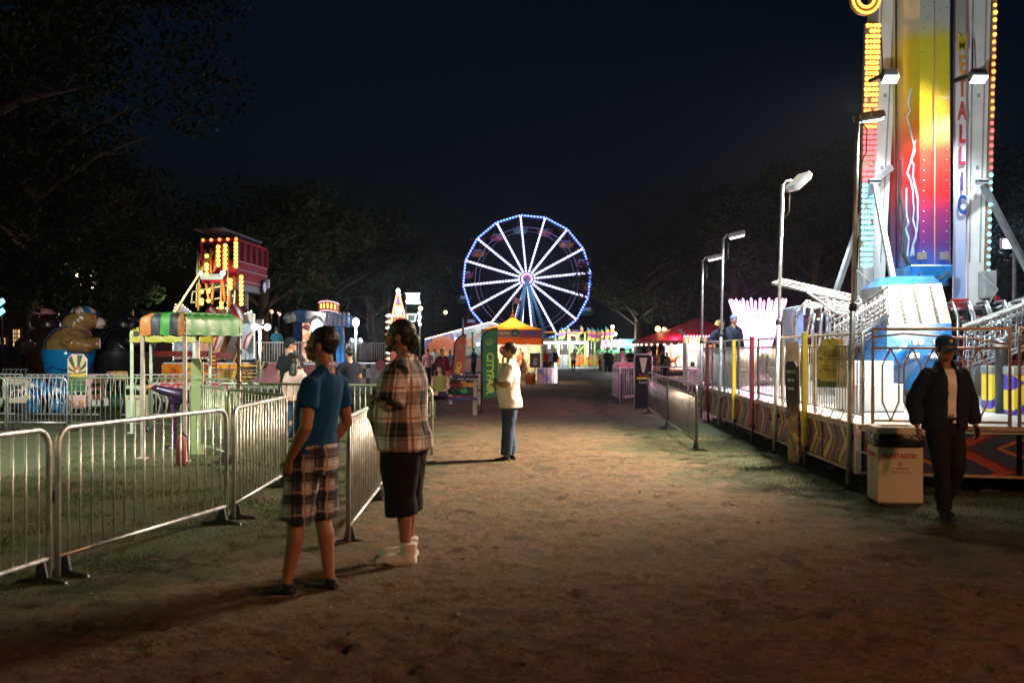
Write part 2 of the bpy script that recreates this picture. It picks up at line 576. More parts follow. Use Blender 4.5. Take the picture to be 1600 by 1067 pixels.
    # --- trousers or shorts
    if pants:
        s = MB(); inf = pants.get('inf', .015)
        rg = [r for r in rings(inf, .80) if r[2] - spine(r[2]).z < pants.get('top', 1.02) * k]
        if not seated: s.loft(rg, 20)
        else: s.sph(hip + Vector((0, .0, .02)), ((.165 * fat + inf) * k, (.13 * fat + inf) * k, .12 * k), 14, 8)
        to = pants.get('to', 1.9)
        for S in 'RL':
            hi_, kn, an = V['hip' + S], V['kne' + S] if ('kne' + S) in V else V['kn' + S], V['ank' + S]
            fl = pants.get('flare', .0)
            pts = [hi_ + Vector((0, 0, .03 * k)) if not seated else hi_, lerp(hi_, kn, .4)]; rr = [(.092 * fat + inf) * k, (.085 * fat + inf + fl * .3) * k]
            if to <= 1:
                e = lerp(hi_, kn, to); pts.append(e); rr.append((.066 + inf * 1.4 + fl) * k)
            else:
                pts.append(kn); rr.append((.062 + inf + fl * .6) * k)
                e = lerp(kn, an, to - 1)
                pts.append(lerp(kn, e, .5)); rr.append((.058 + inf + fl * .9) * k)
                pts.append(e); rr.append((.050 + inf + fl) * k)
            s.tube(pts, rr, 16)
        me = fuse(s, 'pants', vox * (.8 if fine else 1), 3, pants.get('disp', .010) * (1 if vox < .02 else 0), 6, dstretch=(1, 1, .7))
        at = me.attributes.new('pat', 'FLOAT_VECTOR', 'POINT')
        for i, v in enumerate(me.vertices):
            c = v.co
            hx = V['hipR'].x if c.x > 0 else V['hipL'].x
            a = math.atan2(c.x - hx, -(c.y - hip.y))
            at.data[i].vector = (a * .11 + (.5 if c.x > 0 else 0), c.z, 0)
        put(me, pants.get('name', 'trousers'), pants['mat'], root)
    # --- shoes
    if shoes:
        for S in 'RL':
            an = V['ank' + S]; fd = Vector(P['foot' + S]).normalized()
            s = MB(); hi_ = shoes.get('high', 0); bg_ = shoes.get('big', 1)
            q = Vector((0, 0, 1)); fx = Vector((fd.y, -fd.x, 0)).normalized()
            up = fx.cross(fd) if fx.cross(fd).z > 0 else -fx.cross(fd)
            h0 = an - up * .085 * k
            def pt(y, z): return h0 + fd * y * k * (1 + (bg_ - 1) * .5) + up * z * k
            s.tube([pt(-.062, .045), pt(-.03, .047), pt(.03, .050), pt(.09, .042), pt(.14, .034), pt(.185, .028)], [r_ * k * bg_ for r_ in (.03, .040, .044, .046, .044, .026)], 12, up=up, sq=(.86, 1))
            s.tube([pt(.0, .05), pt(-.012, .085 + hi_ * .5), pt(-.015, .10 + hi_)], [.042 * k * bg_, .045 * k * bg_, .047 * k * bg_], 12)
            so = put(fuse(s, 'shoe', vox * .6 if fine else vox, 3), 'shoe', shoes['mat'], root)
            t = MB()
            N = 16; pr = []
            for i in range(N):
                a = 2 * math.pi * i / N
                yy = .062 + .132 * math.cos(a); xx = (.048 if yy > .03 else .041) * math.sin(a)
                pr.append((xx * k * bg_, yy * k * (1 + (bg_ - 1) * .5)))
            t.prism(pr, h0 + up * .012 * k, fx, fd, .024 * k)
            t.build('sole', shoes.get('sole', shoes['mat']), so)
            if shoes.get('lace'):
                t = MB()
                for j in range(4):
                    yy = .035 + j * .022; zz = .098 - j * .010
                    t.tube([pt(yy, zz) - fx * .026 * k, pt(yy + .004, zz + .004), pt(yy, zz) + fx * .026 * k], .005 * k, 5)
                t.build('lace', shoes['lace'], so)
    if socks:
        for S in 'RL':
            an = V['ank' + S]; kn = V['kne' + S]
            t = MB(); t.tube([lerp(an, kn, -.02), lerp(an, kn, .28)], [.044 * k, .046 * k], 12); t.build('sock', socks, root)
    # --- hair and cap
    if hair:
        st = hair.get('style', 'short'); hm = hair['mat']; s = MB(); R3 = M.to_3x3()
        def T(p): return M @ Vector(p)
        q = hair.get('vol', 0)
        if st != 'bald':
            s.sph(T((0, -.022, .094)), (.083 + q, .098 + q, .088 + q), 18, 12, rot=R3)
            s.sph(T((0, -.052, .048 if st == 'short' else .035)), (.068 + q * .5, .054 + q * .5, .058 if st == 'short' else .070), 14, 9, rot=R3)
        if st == 'short':
            for sx in (-1, 1): s.sph(T((sx * .072, .012, .062)), (.012, .022, .04), 8, 6, rot=R3)
        if st == 'bun':
            s.sph(T((0, -.105, .02)), (.055, .05, .062), 12, 8, rot=R3)
            s.sph(T((0, -.085, -.03)), (.05, .04, .05), 12, 8, rot=R3)
        if st == 'long':
            ln = hair.get('len', .3)
            s.tube([T((0, -.06, .04)), T((0, -.085, -.06)), T((0, -.095, -.06 - ln * .6)), T((0, -.09, -.06 - ln))], [.085 * k, .095 * k, .10 * k, .06 * k], 14, sq=(.55, 1.15), up=R3 @ Vector((0, 1, 0)))
            for sx in (-1, 1):
                s.tube([T((sx * .07, .0, .08)), T((sx * .088, -.005, .0)), T((sx * .10, .015, -.10)), T((sx * .09, .03, -.06 - ln * .7))], [.03 * k, .03 * k, .032 * k, .015 * k], 8)
        ho = put(fuse(s, 'hair', vox * .6 if fine else vox, 2, hair.get('disp', .010), 45), 'hair', hm, root)
    if beard:
        s = MB(); R3 = M.to_3x3()
        def T(p): return M @ Vector(p)
        s.sph(T((0, .070, -.036)), (.036, .028, .026), 10, 7, rot=R3)
        s.tube([T((-.062, .018, .02)), T((-.052, .055, -.022)), T((0, .084, -.040)), T((.052, .055, -.022)), T((.062, .018, .02))], [.010, .013, .018, .013, .010], 8)
        s.tube([T((-.028, .084, .0)), T((0, .097, .004)), T((.028, .084, .0))], .007, 6)
        put(fuse(s, 'beard', vox * .6, 2, .004, 40), 'beard', beard, root)
    if cap:
        s = MB(); R3 = M.to_3x3()
        def T(p): return M @ Vector(p)
        bw = cap.get('back', 1)
        s.sph(T((0, -.015, .112)), (.090, .108, .085), 18, 10, rot=R3)
        s.loft([(0, 0, 0, .0, .0)], 3, cap=False) if False else None
        cm = fuse(s, 'cap', vox * .6 if fine else vox, 3, cut=lambda c: (M.inverted() @ c).z < .085)
        co = put(cm, 'cap', cap['mat'], root)
        t = MB(); prf = []
        for i in range(9):
            a = math.pi * i / 8
            prf.append((math.cos(a) * .078, .06 + math.sin(a) * .105))
        prf += [(-.05, .045), (.05, .045)]
        sgn = bw
        Mx = M.to_3x3()
        t.prism([(x * k, y * k * sgn) for x, y in prf], T((0, 0, .088)), Mx.col[0].normalized(), (Mx.col[1].normalized() - Mx.col[2].normalized() * .22 * sgn).normalized(), .007)
        t.build('cap_brim', cap.get('brim', cap['mat']), co)
        if cap.get('emblem'):
            t = MB()
            t.prism([(math.cos(i * math.pi / 5 + .3) * (.022 if i % 2 else .012), math.sin(i * math.pi / 5 + .3) * (.022 if i % 2 else .012)) for i in range(10)],
                    T((0, .090, .135)), Mx.col[0].normalized(), (Mx.col[2] * .92 - Mx.col[1] * .4).normalized(), .012)
            t.build('emblem', cap['emblem'], co)
    if fine:
        for sx in (-1, 1):
            e = MB(); c = M @ Vector((sx * .030, .0745, .052))
            e.sph(c, .0115, 10, 8)
            eo = e.build('eye', mat('eye_white', (.6, .57, .53), .2), root)
            e = MB(); e.sph(M @ Vector((sx * .0305, .0835, .052)), .0052, 8, 6)
            e.build('iris', mat('eye_dark', (.02, .015, .01), .1), eo)
    root.location = Vector(loc); root.rotation_euler = (0, 0, R(face))
    return root

def plaid(name, base, dark, mid, light, s=.115, rough=.85):
    n = NG(name, rough)
    u, v, _ = n.coords(attr='pat')
    def bands(c, k, ph):
        f = n.m_('FRACT', n.m_('ADD', n.m_('MULTIPLY', c, 1 / k), ph))
        return n.ramp(f, [(0, (0, 0, 0)), (.12, (1, 1, 1)), (.22, (.1, .1, .1)), (.27, (1, 1, 1)), (.56, (.1, .1, .1)), (.60, (1, 1, 1)), (.66, (0, 0, 0)), (.80, (.3, .3, .3)), (.84, (0, 0, 0))], True)
    a = bands(u, s, .13); b = bands(v, s * 1.05, .4)
    c = n.mix(a, dark, light)
    c = n.mix(n.m_('MULTIPLY', b, .55), c, light)
    c = n.mix(n.m_('MULTIPLY', a, b), c, base)
    fu = n.m_('FRACT', n.m_('ADD', n.m_('MULTIPLY', u, 1 / s), .93)); fv = n.m_('FRACT', n.m_('ADD', n.m_('MULTIPLY', v, .95 / s), .2))
    c = n.mix(n.m_('MAXIMUM', n.m_('LESS_THAN', fu, .05), n.m_('LESS_THAN', fv, .05)), c, mid)
    wv = n.noise(400, 2)
    c = n.mix(n.m_('MULTIPLY', wv, .35), c, dark)
    n.bump(n.noise(120, 3), .15)
    return n.out(c)

def cloth(name, c, rough=.85, vary=.2):
    return mat(name, c, rough, vary=vary, scale=7, bump=.12, bscale=160, spec=.2)

BLACKHAIR = mat('black_hair', (.012, .010, .009), .45, vary=.5, scale=60, bump=.5, bscale=90)
BROWNHAIR = mat('brown_hair', (.035, .02, .012), .45, vary=.5, scale=60, bump=.5, bscale=90)
WHITE_CLOTH = cloth('white_cloth', (.78, .75, .70))
BLACK_CLOTH = cloth('black_cloth', (.010, .010, .012))
NAVY_CLOTH = cloth('navy_cloth', (.012, .016, .032))
DENIM = mat('denim', (.035, .065, .125), .85, vary=.5, scale=4, bump=.2, bscale=200)
TROUSER = cloth('dark_trousers', (.012, .011, .012))
WHITE_LEATHER = mat('white_leather', (.72, .66, .60), .45, vary=.12, scale=12, bump=.05)
RUBBER_WHITE = mat('white_rubber', (.42, .36, .31), .6)
BLACK_SHOE = mat('black_shoe', (.012, .011, .014), .6)

# -- the four figures near the camera
blue_tee = cloth('blue_cotton', (.004, .070, .22))
p = g(490, 930)
person('man in blue t-shirt with red collar, hand in pocket of plaid shorts', (p.x, p.y, 0), 70, 1.775,
       pose=dict(neck=(0, -.085, 1.465), head=(0, -.055, 1.585), shR=(.178, -.085, 1.39), shL=(-.178, -.085, 1.39), elL=(-.262, -.10, 1.12), wrL=(-.215, .05, .905), hdL=(.15, .25, -1), palmL=(1, .1, 0), elR=(.262, -.10, 1.12), wrR=(.215, .075, .905), hdR=(-.15, .25, -1), palmR=(-1, .1, 0),
                 yaw=12, pitch=2, ankL=(-.125, .13, .085), footL=(-.25, 1, 0), kneL=(-.11, .07, .50), ankR=(.115, -.05, .085), footR=(.15, 1, 0), kneR=(.10, .0, .5)),
       skin=(.36, .17, .10), vox=.011, fine=True, fat=1.0,
       shirt=dict(mat=blue_tee, inf=.014, lo=.93, sleeve=.58, flare=.012, collar=cloth('red_cotton', (.35, .02, .03)), disp=.012, hi=1.47),
       pants=dict(mat=plaid('shorts_plaid', (.66, .56, .53), (.008, .011, .028), (.55, .42, .38), (.085, .075, .095), .14), inf=.024, to=1.0, flare=.010, name='shorts', disp=.012),
       shoes=dict(mat=BLACK_SHOE, sole=RUBBER_WHITE), hair=dict(mat=BLACKHAIR, style='short', vol=.003, disp=.005))

p = g(631, 880)
person('heavyset man in black and white plaid shirt, arms crossed, white high-top sneakers', (p.x, p.y, 0), 80, 1.85,
       pose=dict(elL=(-.285, .03, 1.16), wrL=(-.03, .225, 1.20), hdL=(1, .1, .10), palmL=(0, -1, .1), elR=(.285, .03, 1.15), wrR=(.02, .255, 1.16), hdR=(-1, -.1, .05), palmR=(0, -1, 0),
                 yaw=5, pitch=0, head=(0, .035, 1.585), ankL=(-.11, -.05, .085), ankR=(.11, .0, .085), kneL=(-.105, .0, .5), kneR=(.105, .01, .5), footR=(.1, 1, 0), footL=(-.1, 1, 0)),
       skin=(.30, .14, .08), vox=.012, fine=True, fat=1.24, belly=.10,
       shirt=dict(mat=plaid('shirt_plaid', (.86, .82, .80), (.004, .004, .006), (.45, .17, .12), (.38, .31, .28), .22), inf=.03, lo=.86, drop=.03, sleeve=.95, sinf=.03, flare=.03, disp=.02,
                  collar=cloth('pale_collar', (.55, .5, .46))),
       pants=dict(mat=BLACK_CLOTH, inf=.03, top=.92, to=1.32, flare=.035, name='shorts', disp=.014),
       shoes=dict(mat=WHITE_LEATHER, sole=RUBBER_WHITE, high=.075, lace=mat('grey_lace', (.4, .35, .3), .7), big=1.34),
       hair=dict(mat=BLACKHAIR, style='bun', vol=.004, disp=.009), beard=BLACKHAIR)

def tee_print(so, k):
    t = MB()
    for (a, b, c, d) in ((-.03, 0, .03, .012), (-.03, .03, .0, .012), (-.02, .06, .03, .012), (-.03, .09, .02, .016), (-.03, .04, -.018, .06), (.012, 0, .024, .05)):
        pass
p = g(797, 722)
WHITE_TEE = mat('white_tee', (.76, .70, .62), .9, vary=.08, scale=5, bump=.1, bscale=150)
def white_tee_pattern():
    n = NG('printed_white_tee', .9)
    u, v, _ = n.coords(attr='pat')
    # a dark lettered print on the belly, the rest plain cotton
    au = n.m_('ABSOLUTE', u)
    inu = n.m_('MULTIPLY', n.m_('GREATER_THAN', au, .50), n.m_('LESS_THAN', au, .60))
    inv = n.m_('MULTIPLY', n.m_('GREATER_THAN', v, .92), n.m_('LESS_THAN', v, 1.08))
    blot = n.m_('GREATER_THAN', n.noise(38, 2), .50)
    f = n.m_('MULTIPLY', n.m_('MULTIPLY', inu, inv), blot)
    n.bump(n.noise(150, 3), .1)
    return n.out(n.mix(f, (.78, .72, .64), (.02, .03, .05)))
person('man in white t-shirt and jeans standing with arms crossed on the dirt', (p.x, p.y, 0), 88, 1.73,
       pose=dict(elL=(-.27, .07, 1.14), wrL=(-.02, .22, 1.17), hdL=(1, .15, .15), palmL=(0, -1, .1), elR=(.27, .06, 1.14), wrR=(.03, .25, 1.13), hdR=(-1, -.1, .1), palmR=(0, -1, 0),
                 yaw=0, ankL=(-.09, .06, .085), ankR=(.09, -.02, .085), footR=(.15, 1, 0), footL=(-.1, 1, 0)),
       skin=(.40, .20, .12), vox=.013, fine=True, fat=1.12, belly=.08,
       shirt=dict(mat=white_tee_pattern(), inf=.025, lo=.86, drop=.05, sleeve=.85, sinf=.026, flare=.02, disp=.016),
       pants=dict(mat=DENIM, inf=.018, to=1.93, flare=.012, name='jeans', disp=.014), shoes=dict(mat=BLACK_SHOE, sole=BLACK_SHOE),
       hair=dict(mat=BROWNHAIR, style='short', vol=.006, disp=.008))

p = g(1476, 812)
pr = person('man in open dark jacket and blue baseball cap walking past the bin', (p.x, p.y, 0), 186, 1.75,
       pose=dict(elL=(-.285, -.06, 1.14), wrL=(-.30, .03, .90), elR=(.285, -.04, 1.14), wrR=(.29, .02, .90), palmR=(-1, .2, 0), palmL=(1, .2, 0),
                 kneR=(.085, .10, .50), ankR=(.06, .10, .10), footR=(0.05, 1, .1), kneL=(-.09, .06, .50), ankL=(-.075, -.16, .12), footL=(-.12, 1, -.25), pitch=-4, curl=.5),
       skin=(.26, .12, .07), vox=.012, fine=True, fat=1.06,
       shirt=dict(mat=cloth('cream_shirt', (.80, .70, .64), .8), inf=.004, lo=.93, sleeve=.15, sinf=.004, disp=.006, collar=cloth('cream_collar', (.6, .52, .45))),
       pants=dict(mat=TROUSER, inf=.008, to=1.96, flare=.012, disp=.014), shoes=dict(mat=BLACK_SHOE, sole=BLACK_SHOE),
       hair=dict(mat=BLACKHAIR, style='short', disp=.006), cap=dict(mat=cloth('blue_cap', (.015, .05, .14)), emblem=cloth('yellow_thread', (.75, .55, .08))))
def jacket(root, m, k=1.0, open_=.052):
    s = MB()
    rg = [(0, -.01, z * k, rx * k, ry * k) for z, rx, ry in ((.86, .215, .150), (.90, .225, .160), (1.0, .225, .160), (1.1, .225, .158), (1.2, .228, .166), (1.3, .230, .172), (1.36, .212, .160), (1.42, .165, .135), (1.46, .11, .10), (1.50, .088, .088), (1.525, .085, .085))]
    s.loft(rg, 26)
    for sx in (-1, 1):
        sh, el, wr = Vector((sx * .175, -.012, 1.385)) * k, Vector((sx * .285, -.05, 1.14)) * k, Vector((sx * .296, .022, .92)) * k
        s.sph(sh, .075 * k, 12, 8)
        s.tube([sh, lerp(sh, el, .5), el, lerp(el, wr, .5), lerp(el, wr, .85), wr], [.076 * k, .080 * k, .078 * k, .07 * k, .066 * k, .048 * k], 14)
    me = fuse(s, 'jacket', .009, 4, .018, 6, cut=lambda c: c.y > .02 and abs(c.x + .006) < open_ + .02 * max(0, (1.0 - c.z) * 3) + .012 * max(0, (c.z - 1.3) * 8) and c.z < 1.56, thick=.008, dstretch=(1, 1, .6))
    at = me.attributes.new('pat', 'FLOAT_VECTOR', 'POINT')
    put(me, 'jacket', m, root)
jacket(pr, NAVY_CLOTH)
b = MB(); b.rbox((0, .125, 1.0), (.05, .016, .034), .004)
b.add([], [])
o = b.mesh('belt_buckle'); o.materials.append(mat('dull_steel', (.4, .38, .36), .35, 1))
bo = bpy.data.objects.new('belt_buckle', o); col.objects.link(bo); bo.parent = pr
# ---------------------------------------------------------------- sky, ground, path
wd = bpy.data.worlds.new('World'); sc.world = wd; wd.use_nodes = True
nt = wd.node_tree; bg = nt.nodes['Background']
sk = nt.nodes.new('ShaderNodeTexSky'); sk.sky_type = 'NISHITA'; sk.sun_disc = False
sk.sun_elevation = R(-1.0); sk.sun_rotation = R(160); sk.altitude = 20
hs = nt.nodes.new('ShaderNodeMix'); hs.data_type = 'RGBA'; hs.blend_type = 'MULTIPLY'; hs.inputs[0].default_value = 1
hs.inputs[7].default_value = (.14, .34, .85, 1)
nt.links.new(sk.outputs[0], hs.inputs[6]); nt.links.new(hs.outputs[2], bg.inputs[0])
bg.inputs[1].default_value = .032

def ground_mat():
    n = NG('grass_and_worn_earth', .95)
    x, y, z = n.coords()
    n1 = n.noise(.5, 6); n2 = n.noise(6, 6); n3 = n.noise(60, 4); n4 = n.noise(1.6, 5)
    blade = n.noise(230, 2)
    grass = n.ramp(n.m_('ADD', n.m_('MULTIPLY', n3, .5), n.m_('MULTIPLY', blade, .5)), [(.3, (.010, .022, .005)), (.5, (.026, .050, .011)), (.68, (.055, .080, .018))])
    dry = n.ramp(n3, [(.3, (.035, .030, .012)), (.6, (.075, .062, .026)), (.75, (.12, .095, .042))])
    grass = n.mix(n.ramp(n4, [(.36, (0, 0, 0)), (.62, (.85, .85, .85))]), grass, dry)
    n.bump(n.m_('ADD', n.m_('MULTIPLY', n3, .6), n.m_('MULTIPLY', blade, .6)), .8, .03)
    return n.out(grass)
def dirt_mat():
    n = NG('worn_dirt', .97)
    x, y, z = n.coords()
    at = n.new('ShaderNodeAttribute'); at.attribute_name = 'edge'; e_ = at.outputs['Fac']
    lo = n.noise(.35, 5); a = n.noise(2.2, 7); b = n.noise(14, 6); c = n.noise(95, 4); f = n.noise(240, 3)
    base = n.ramp(n.m_('ADD', n.m_('MULTIPLY', b, .6), n.m_('MULTIPLY', f, .4)), [(.3, (.066, .035, .016)), (.5, (.150, .086, .043)), (.7, (.26, .160, .086))])
    straw = n.ramp(n.m_('ADD', n.m_('MULTIPLY', c, .5), n.m_('MULTIPLY', f, .5)), [(.38, (.075, .047, .018)), (.52, (.170, .112, .050)), (.66, (.31, .215, .10))])
    col_ = n.mix(n.ramp(n.m_('ADD', n.m_('MULTIPLY', a, .7), n.m_('MULTIPLY', lo, .3)), [(.40, (.1, .1, .1)), (.60, (.9, .9, .9))]), base, straw)
    dark = n.ramp(n.noise(3.2, 7, dist=.8), [(.34, (.34, .28, .24)), (.50, (1, 1, 1))])
    col_ = n.mix(.75, col_, dark, 'MULTIPLY')
    pits = n.ramp(n.noise(30, 5), [(.34, (.22, .18, .16)), (.45, (1, 1, 1))])
    col_ = n.mix(.85, col_, pits, 'MULTIPLY')
    grassy = n.ramp(n.m_('ADD', n.m_('MULTIPLY', c, .5), n.m_('MULTIPLY', f, .5)), [(.36, (.014, .026, .007)), (.52, (.036, .052, .015)), (.68, (.085, .095, .036))])
    gk = n.m_('ADD', n.m_('ADD', n.m_('MULTIPLY', lo, .5), n.m_('MULTIPLY', a, .5)), n.m_('MULTIPLY', n.m_('SUBTRACT', 1.25, e_), .22))
    col_ = n.mix(n.ramp(gk, [(.50, (0, 0, 0)), (.68, (.85, .85, .85))]), col_, grassy)
    n.out(col_)
    n.bump(n.m_('ADD', n.m_('MULTIPLY', b, .7), n.m_('ADD', n.m_('MULTIPLY', c, .4), n.m_('MULTIPLY', f, .3))), 1.0, .055)
    # the edge of the trodden strip breaks up into the grass
    ed = n.m_('ADD', e_, n.m_('MULTIPLY', n.m_('SUBTRACT', n.m_('ADD', n.m_('MULTIPLY', n.noise(3, 6), .6), n.m_('MULTIPLY', n.noise(40, 3), .4)), .5), 2.2))
    fac = n.ramp(ed, [(.30, (0, 0, 0)), (.70, (1, 1, 1))])
    n.L.new(fac, n.b.inputs['Alpha'])
    return n.m

def sheet(name, xs, ys, zf, m, attr=None):
    vs = []; fs = []
    for j, y in enumerate(ys):
        for i, x in enumerate(xs):
            vs.append((x, y, zf(x, y)))
    nx = len(xs)
    for j in range(len(ys) - 1):
        for i in range(nx - 1):
            fs.append((j * nx + i, j * nx + i + 1, (j + 1) * nx + i + 1, (j + 1) * nx + i))
    b = MB(); b.add(vs, fs, 0, True)
    o = b.build(name, m)
    if attr:
        a = o.data.attributes.new('edge', 'FLOAT', 'POINT')
        for i, v in enumerate(vs): a.data[i].value = attr(v[0], v[1])
    return o

gr = sheet('ground', [-260, -60, -20, -8, 0, 8, 20, 60, 260], [-40, -5, 5, 20, 60, 150, 420], lambda x, y: 0, ground_mat())
tag(gr, 'short mown park grass around the rides', 'ground', kind='structure')

def path_edge(x, y):
    lo = -2.1 - .42 * max(0, (9 - y)) + .05 * max(0, min(y, 16) - 10) - .05 * max(0, y - 14) - (1.5 if y > 30 else 0) * min(1, (y - 30) / 20)
    hi = 3.15 + .28 * max(0, 12 - y) - .07 * max(0, min(y, 22) - 12) + .03 * max(0, y - 22) + (1.0 * min(1, (y - 32) / 10) if y > 32 else 0)
    return max(-1.2, min(1.3, min(x - lo, hi - x) * .62 + .42))
footprints = [(rnd.uniform(-3.0, 4.5), rnd.uniform(2.2, 15), rnd.uniform(0, 6.28), rnd.uniform(.7, 1.1)) for _ in range(900)]
cells = {}
for fp in footprints:
    for ix in range(-1, 2):
        for iy in range(-1, 2):
            cells.setdefault((int(fp[0] // .5) + ix, int(fp[1] // .5) + iy), []).append(fp)
def dirt_z(x, y):
    z = .006 + .012 * noise.noise(Vector((x * 1.1, y * 1.1, 0))) + .006 * noise.noise(Vector((x * 4.5, y * 4.5, 3))) + .010 * noise.noise(Vector((x * 9, y * 9, 7)))
    for (fx, fy, a, s) in cells.get((int(x // .5), int(y // .5)), ()):
        dx, dy = x - fx, y - fy
        u = dx * math.cos(a) + dy * math.sin(a); v = -dx * math.sin(a) + dy * math.cos(a)
        q = (u / .14) ** 2 + (v / .055) ** 2
        if q < 2.5: z += s * (-.034 * math.exp(-q * 1.6) + .018 * math.exp(-(q - 1.3) ** 2 * 3))
    e = path_edge(x, y)
    return z + .022
xs = [-7 + .055 * i for i in range(int(14 / .055) + 1)]
ys = [1.8 + .05 * i for i in range(110)]
y = ys[-1]
while y < 16: y += .09; ys.append(y)
while y < 75: y += .02 * y; ys.append(y)
dp = sheet('dirt_path', xs, ys, dirt_z, dirt_mat(), path_edge)
tag(dp, 'trodden dirt walkway between the rides', 'path', kind='structure')
pv = MB(); pv.box((-2, 70, .002), (44, 34, .05)); pv.build('plaza_paving', mat('grey_asphalt', (.085, .08, .085), .75, vary=.3, scale=2, bump=.3, bscale=30))
tag(bpy.data.objects['plaza_paving'], 'grey paved square by the far stalls', 'paving', kind='structure')

# short grass blades on the near grass, one mass
def blades(name, spots, m):
    b = MB(); vs = []; fs = []
    for (x, y, h) in spots:
        a = rnd.uniform(0, 6.28); c, s = math.cos(a) * .004, math.sin(a) * .004
        lx, ly = rnd.gauss(0, .012), rnd.gauss(0, .012)
        k = len(vs)
        vs += [(x - c, y - s, 0), (x + c, y + s, 0), (x + lx, y + ly, h)]
        fs.append((k, k + 1, k + 2))
    b.add(vs, fs); o = b.build(name, m); tag(o, 'short blades of park grass beside the path', 'grass', kind='stuff')
sp = []
while len(sp) < 70000:
    y = 5 + 14 * rnd.random() ** 1.5
    x = rnd.uniform(-6.5, 6.8)
    e = path_edge(x, y)
    if e > .75 or rnd.random() < e * .8: continue
    if x < -6 * y / 11: continue
    nn = noise.noise(Vector((x * 1.2, y * 1.2, 0)))
    if nn < .05 and rnd.random() < .8: continue
    sp.append((x, y, rnd.uniform(.008, .032)))
blades('grass', sp, mat('grass_blade', (.040, .062, .020), .8, vary=.5, scale=1.3, two=(.085, .070, .030), spec=.1))

b = MB(); vs = []; fs = []; mi_ = []
for i in range(700):
    y = 3 + 16 * rnd.random() ** 1.4; x = rnd.uniform(-3.6, 5.2) * (.5 + y / 18)
    z = dirt_z(x, y) + .006 if path_edge(x, y) > .6 and y < 16 else .02
    a = rnd.uniform(0, 6.28); s_ = rnd.uniform(.010, .032); t_ = rnd.uniform(-.6, .6)
    u_ = Vector((math.cos(a), math.sin(a), .15)) * s_; v_ = Vector((-math.sin(a), math.cos(a), t_)) * s_ * .55
    k = len(vs); p = Vector((x, y, z)); vs += [p - u_, p - v_, p + u_, p + v_]; fs.append((k, k + 1, k + 2, k + 3))
b.add(vs, fs); o = b.build('fallen_leaves', mat('dry_leaf', (.20, .13, .06), .8, vary=.5, scale=1.5, two=(.05, .03, .015))); tag(o, 'dry leaf scraps scattered over the trodden dirt', 'leaves', kind='stuff')
# ---------------------------------------------------------------- trees
def leaf_mat(name, c):
    m = mat(name, c, .7, vary=.55, scale=.8, spec=.15)
    return m
LEAF = [leaf_mat('dark_leaf', (.020, .040, .014)), leaf_mat('green_leaf', (.026, .050, .016)), leaf_mat('olive_leaf', (.034, .042, .016))]
BARK = mat('bark', (.075, .058, .045), .9, vary=.5, scale=6, bump=.8, bscale=25)
def tree_data(seed, h, rx, rz, zc, nleaf, leaf=.16, trunk=.32):
    q = random.Random(seed)
    t = MB()
    pts = [(0, 0, -.1), (q.uniform(-.1, .1), q.uniform(-.1, .1), zc * .35), (q.uniform(-.3, .3), q.uniform(-.3, .3), zc * .8), (0, 0, h * .85)]
    t.tube(pts, [trunk * 1.3, trunk, trunk * .75, trunk * .15], 12)
    for i in range(12):
        a = q.uniform(0, 6.28); z0 = zc * q.uniform(.45, 1.0); L = rx * q.uniform(.5, .9)
        t.tube([(0, 0, z0), (math.cos(a) * L * .5, math.sin(a) * L * .5, z0 + L * .35), (math.cos(a) * L, math.sin(a) * L, z0 + L * .55)], [trunk * .45, trunk * .25, trunk * .06], 7)
    clumps = []
    for i in range(46):
        th = q.uniform(0, 6.28); u = q.uniform(-.9, 1); rr = q.uniform(.45, 1.02)
        s = math.sqrt(max(0, 1 - u * u))
        clumps.append((math.cos(th) * s * rx * rr, math.sin(th) * s * rx * rr, zc + u * rz * rr, q.uniform(.16, .36) * rx))
    c = MB(); vs = []; fs = []; mi = []
    for i in range(nleaf):
        cx, cy, cz, cr = q.choice(clumps)
        while True:
            d = Vector((q.uniform(-1, 1), q.uniform(-1, 1), q.uniform(-1, 1)))
            if d.length < 1: break
        p = Vector((cx, cy, cz)) + Vector((d.x, d.y, d.z * .75)) * cr
        nrm = Vector((q.gauss(0, 1), q.gauss(0, 1), q.gauss(.5, 1))).normalized()
        u_ = nrm.orthogonal().normalized(); u_ = Matrix.Rotation(q.uniform(0, 6.28), 3, nrm) @ u_
        v_ = nrm.cross(u_); s = leaf * q.uniform(.6, 1.4)
        k = len(vs)
        vs += [p - u_ * s, p - v_ * s * .45, p + u_ * s, p + v_ * s * .45]
        fs.append((k, k + 1, k + 2, k + 3))
    c.add(vs, fs)
    return t, c
TREE = {}
def tree(key, label, loc, args, lm, s=1.0, rz=0, group=None):
    root = thing('leafy_tree', label, 'tree', (0, 0, 0), group)
    if key not in TREE:
        t, c = tree_data(*args)
        to = t.build('trunk', BARK, root); co = c.build('crown', lm, root)
        TREE[key] = (to.data, co.data)
    else:
        for nm, d in zip(('trunk', 'crown'), TREE[key]):
            o = bpy.data.objects.new(nm, d); col.objects.link(o); o.parent = root
    root.location = Vector(loc); root.scale = (s, s, s); root.rotation_euler = (0, 0, rz)
    return root
A1 = (11, 15, 6.0, 5.2, 9.6, 30000, .105, .42)
A2 = (12, 11, 4.4, 4.4, 6.2, 11000, .15, .3)
A3 = (13, 13, 5.0, 4.0, 8.0, 13000, .16, .34)
GL = 'park trees at the edge of the fair'
tree('a', 'huge dark tree overhanging the top left corner', (-17.8, 31.5, 0), A1, LEAF[0], 1.42, .3, GL)
tree('c', 'tall dark tree behind the painted bear ride', (-23, 48, 0), A3, LEAF[2], 1.3, 1.1, GL)
tree('b', 'broad dark tree behind the open top bus ride', (-16.5, 66, 0), A2, LEAF[1], 1.3, 0, GL)
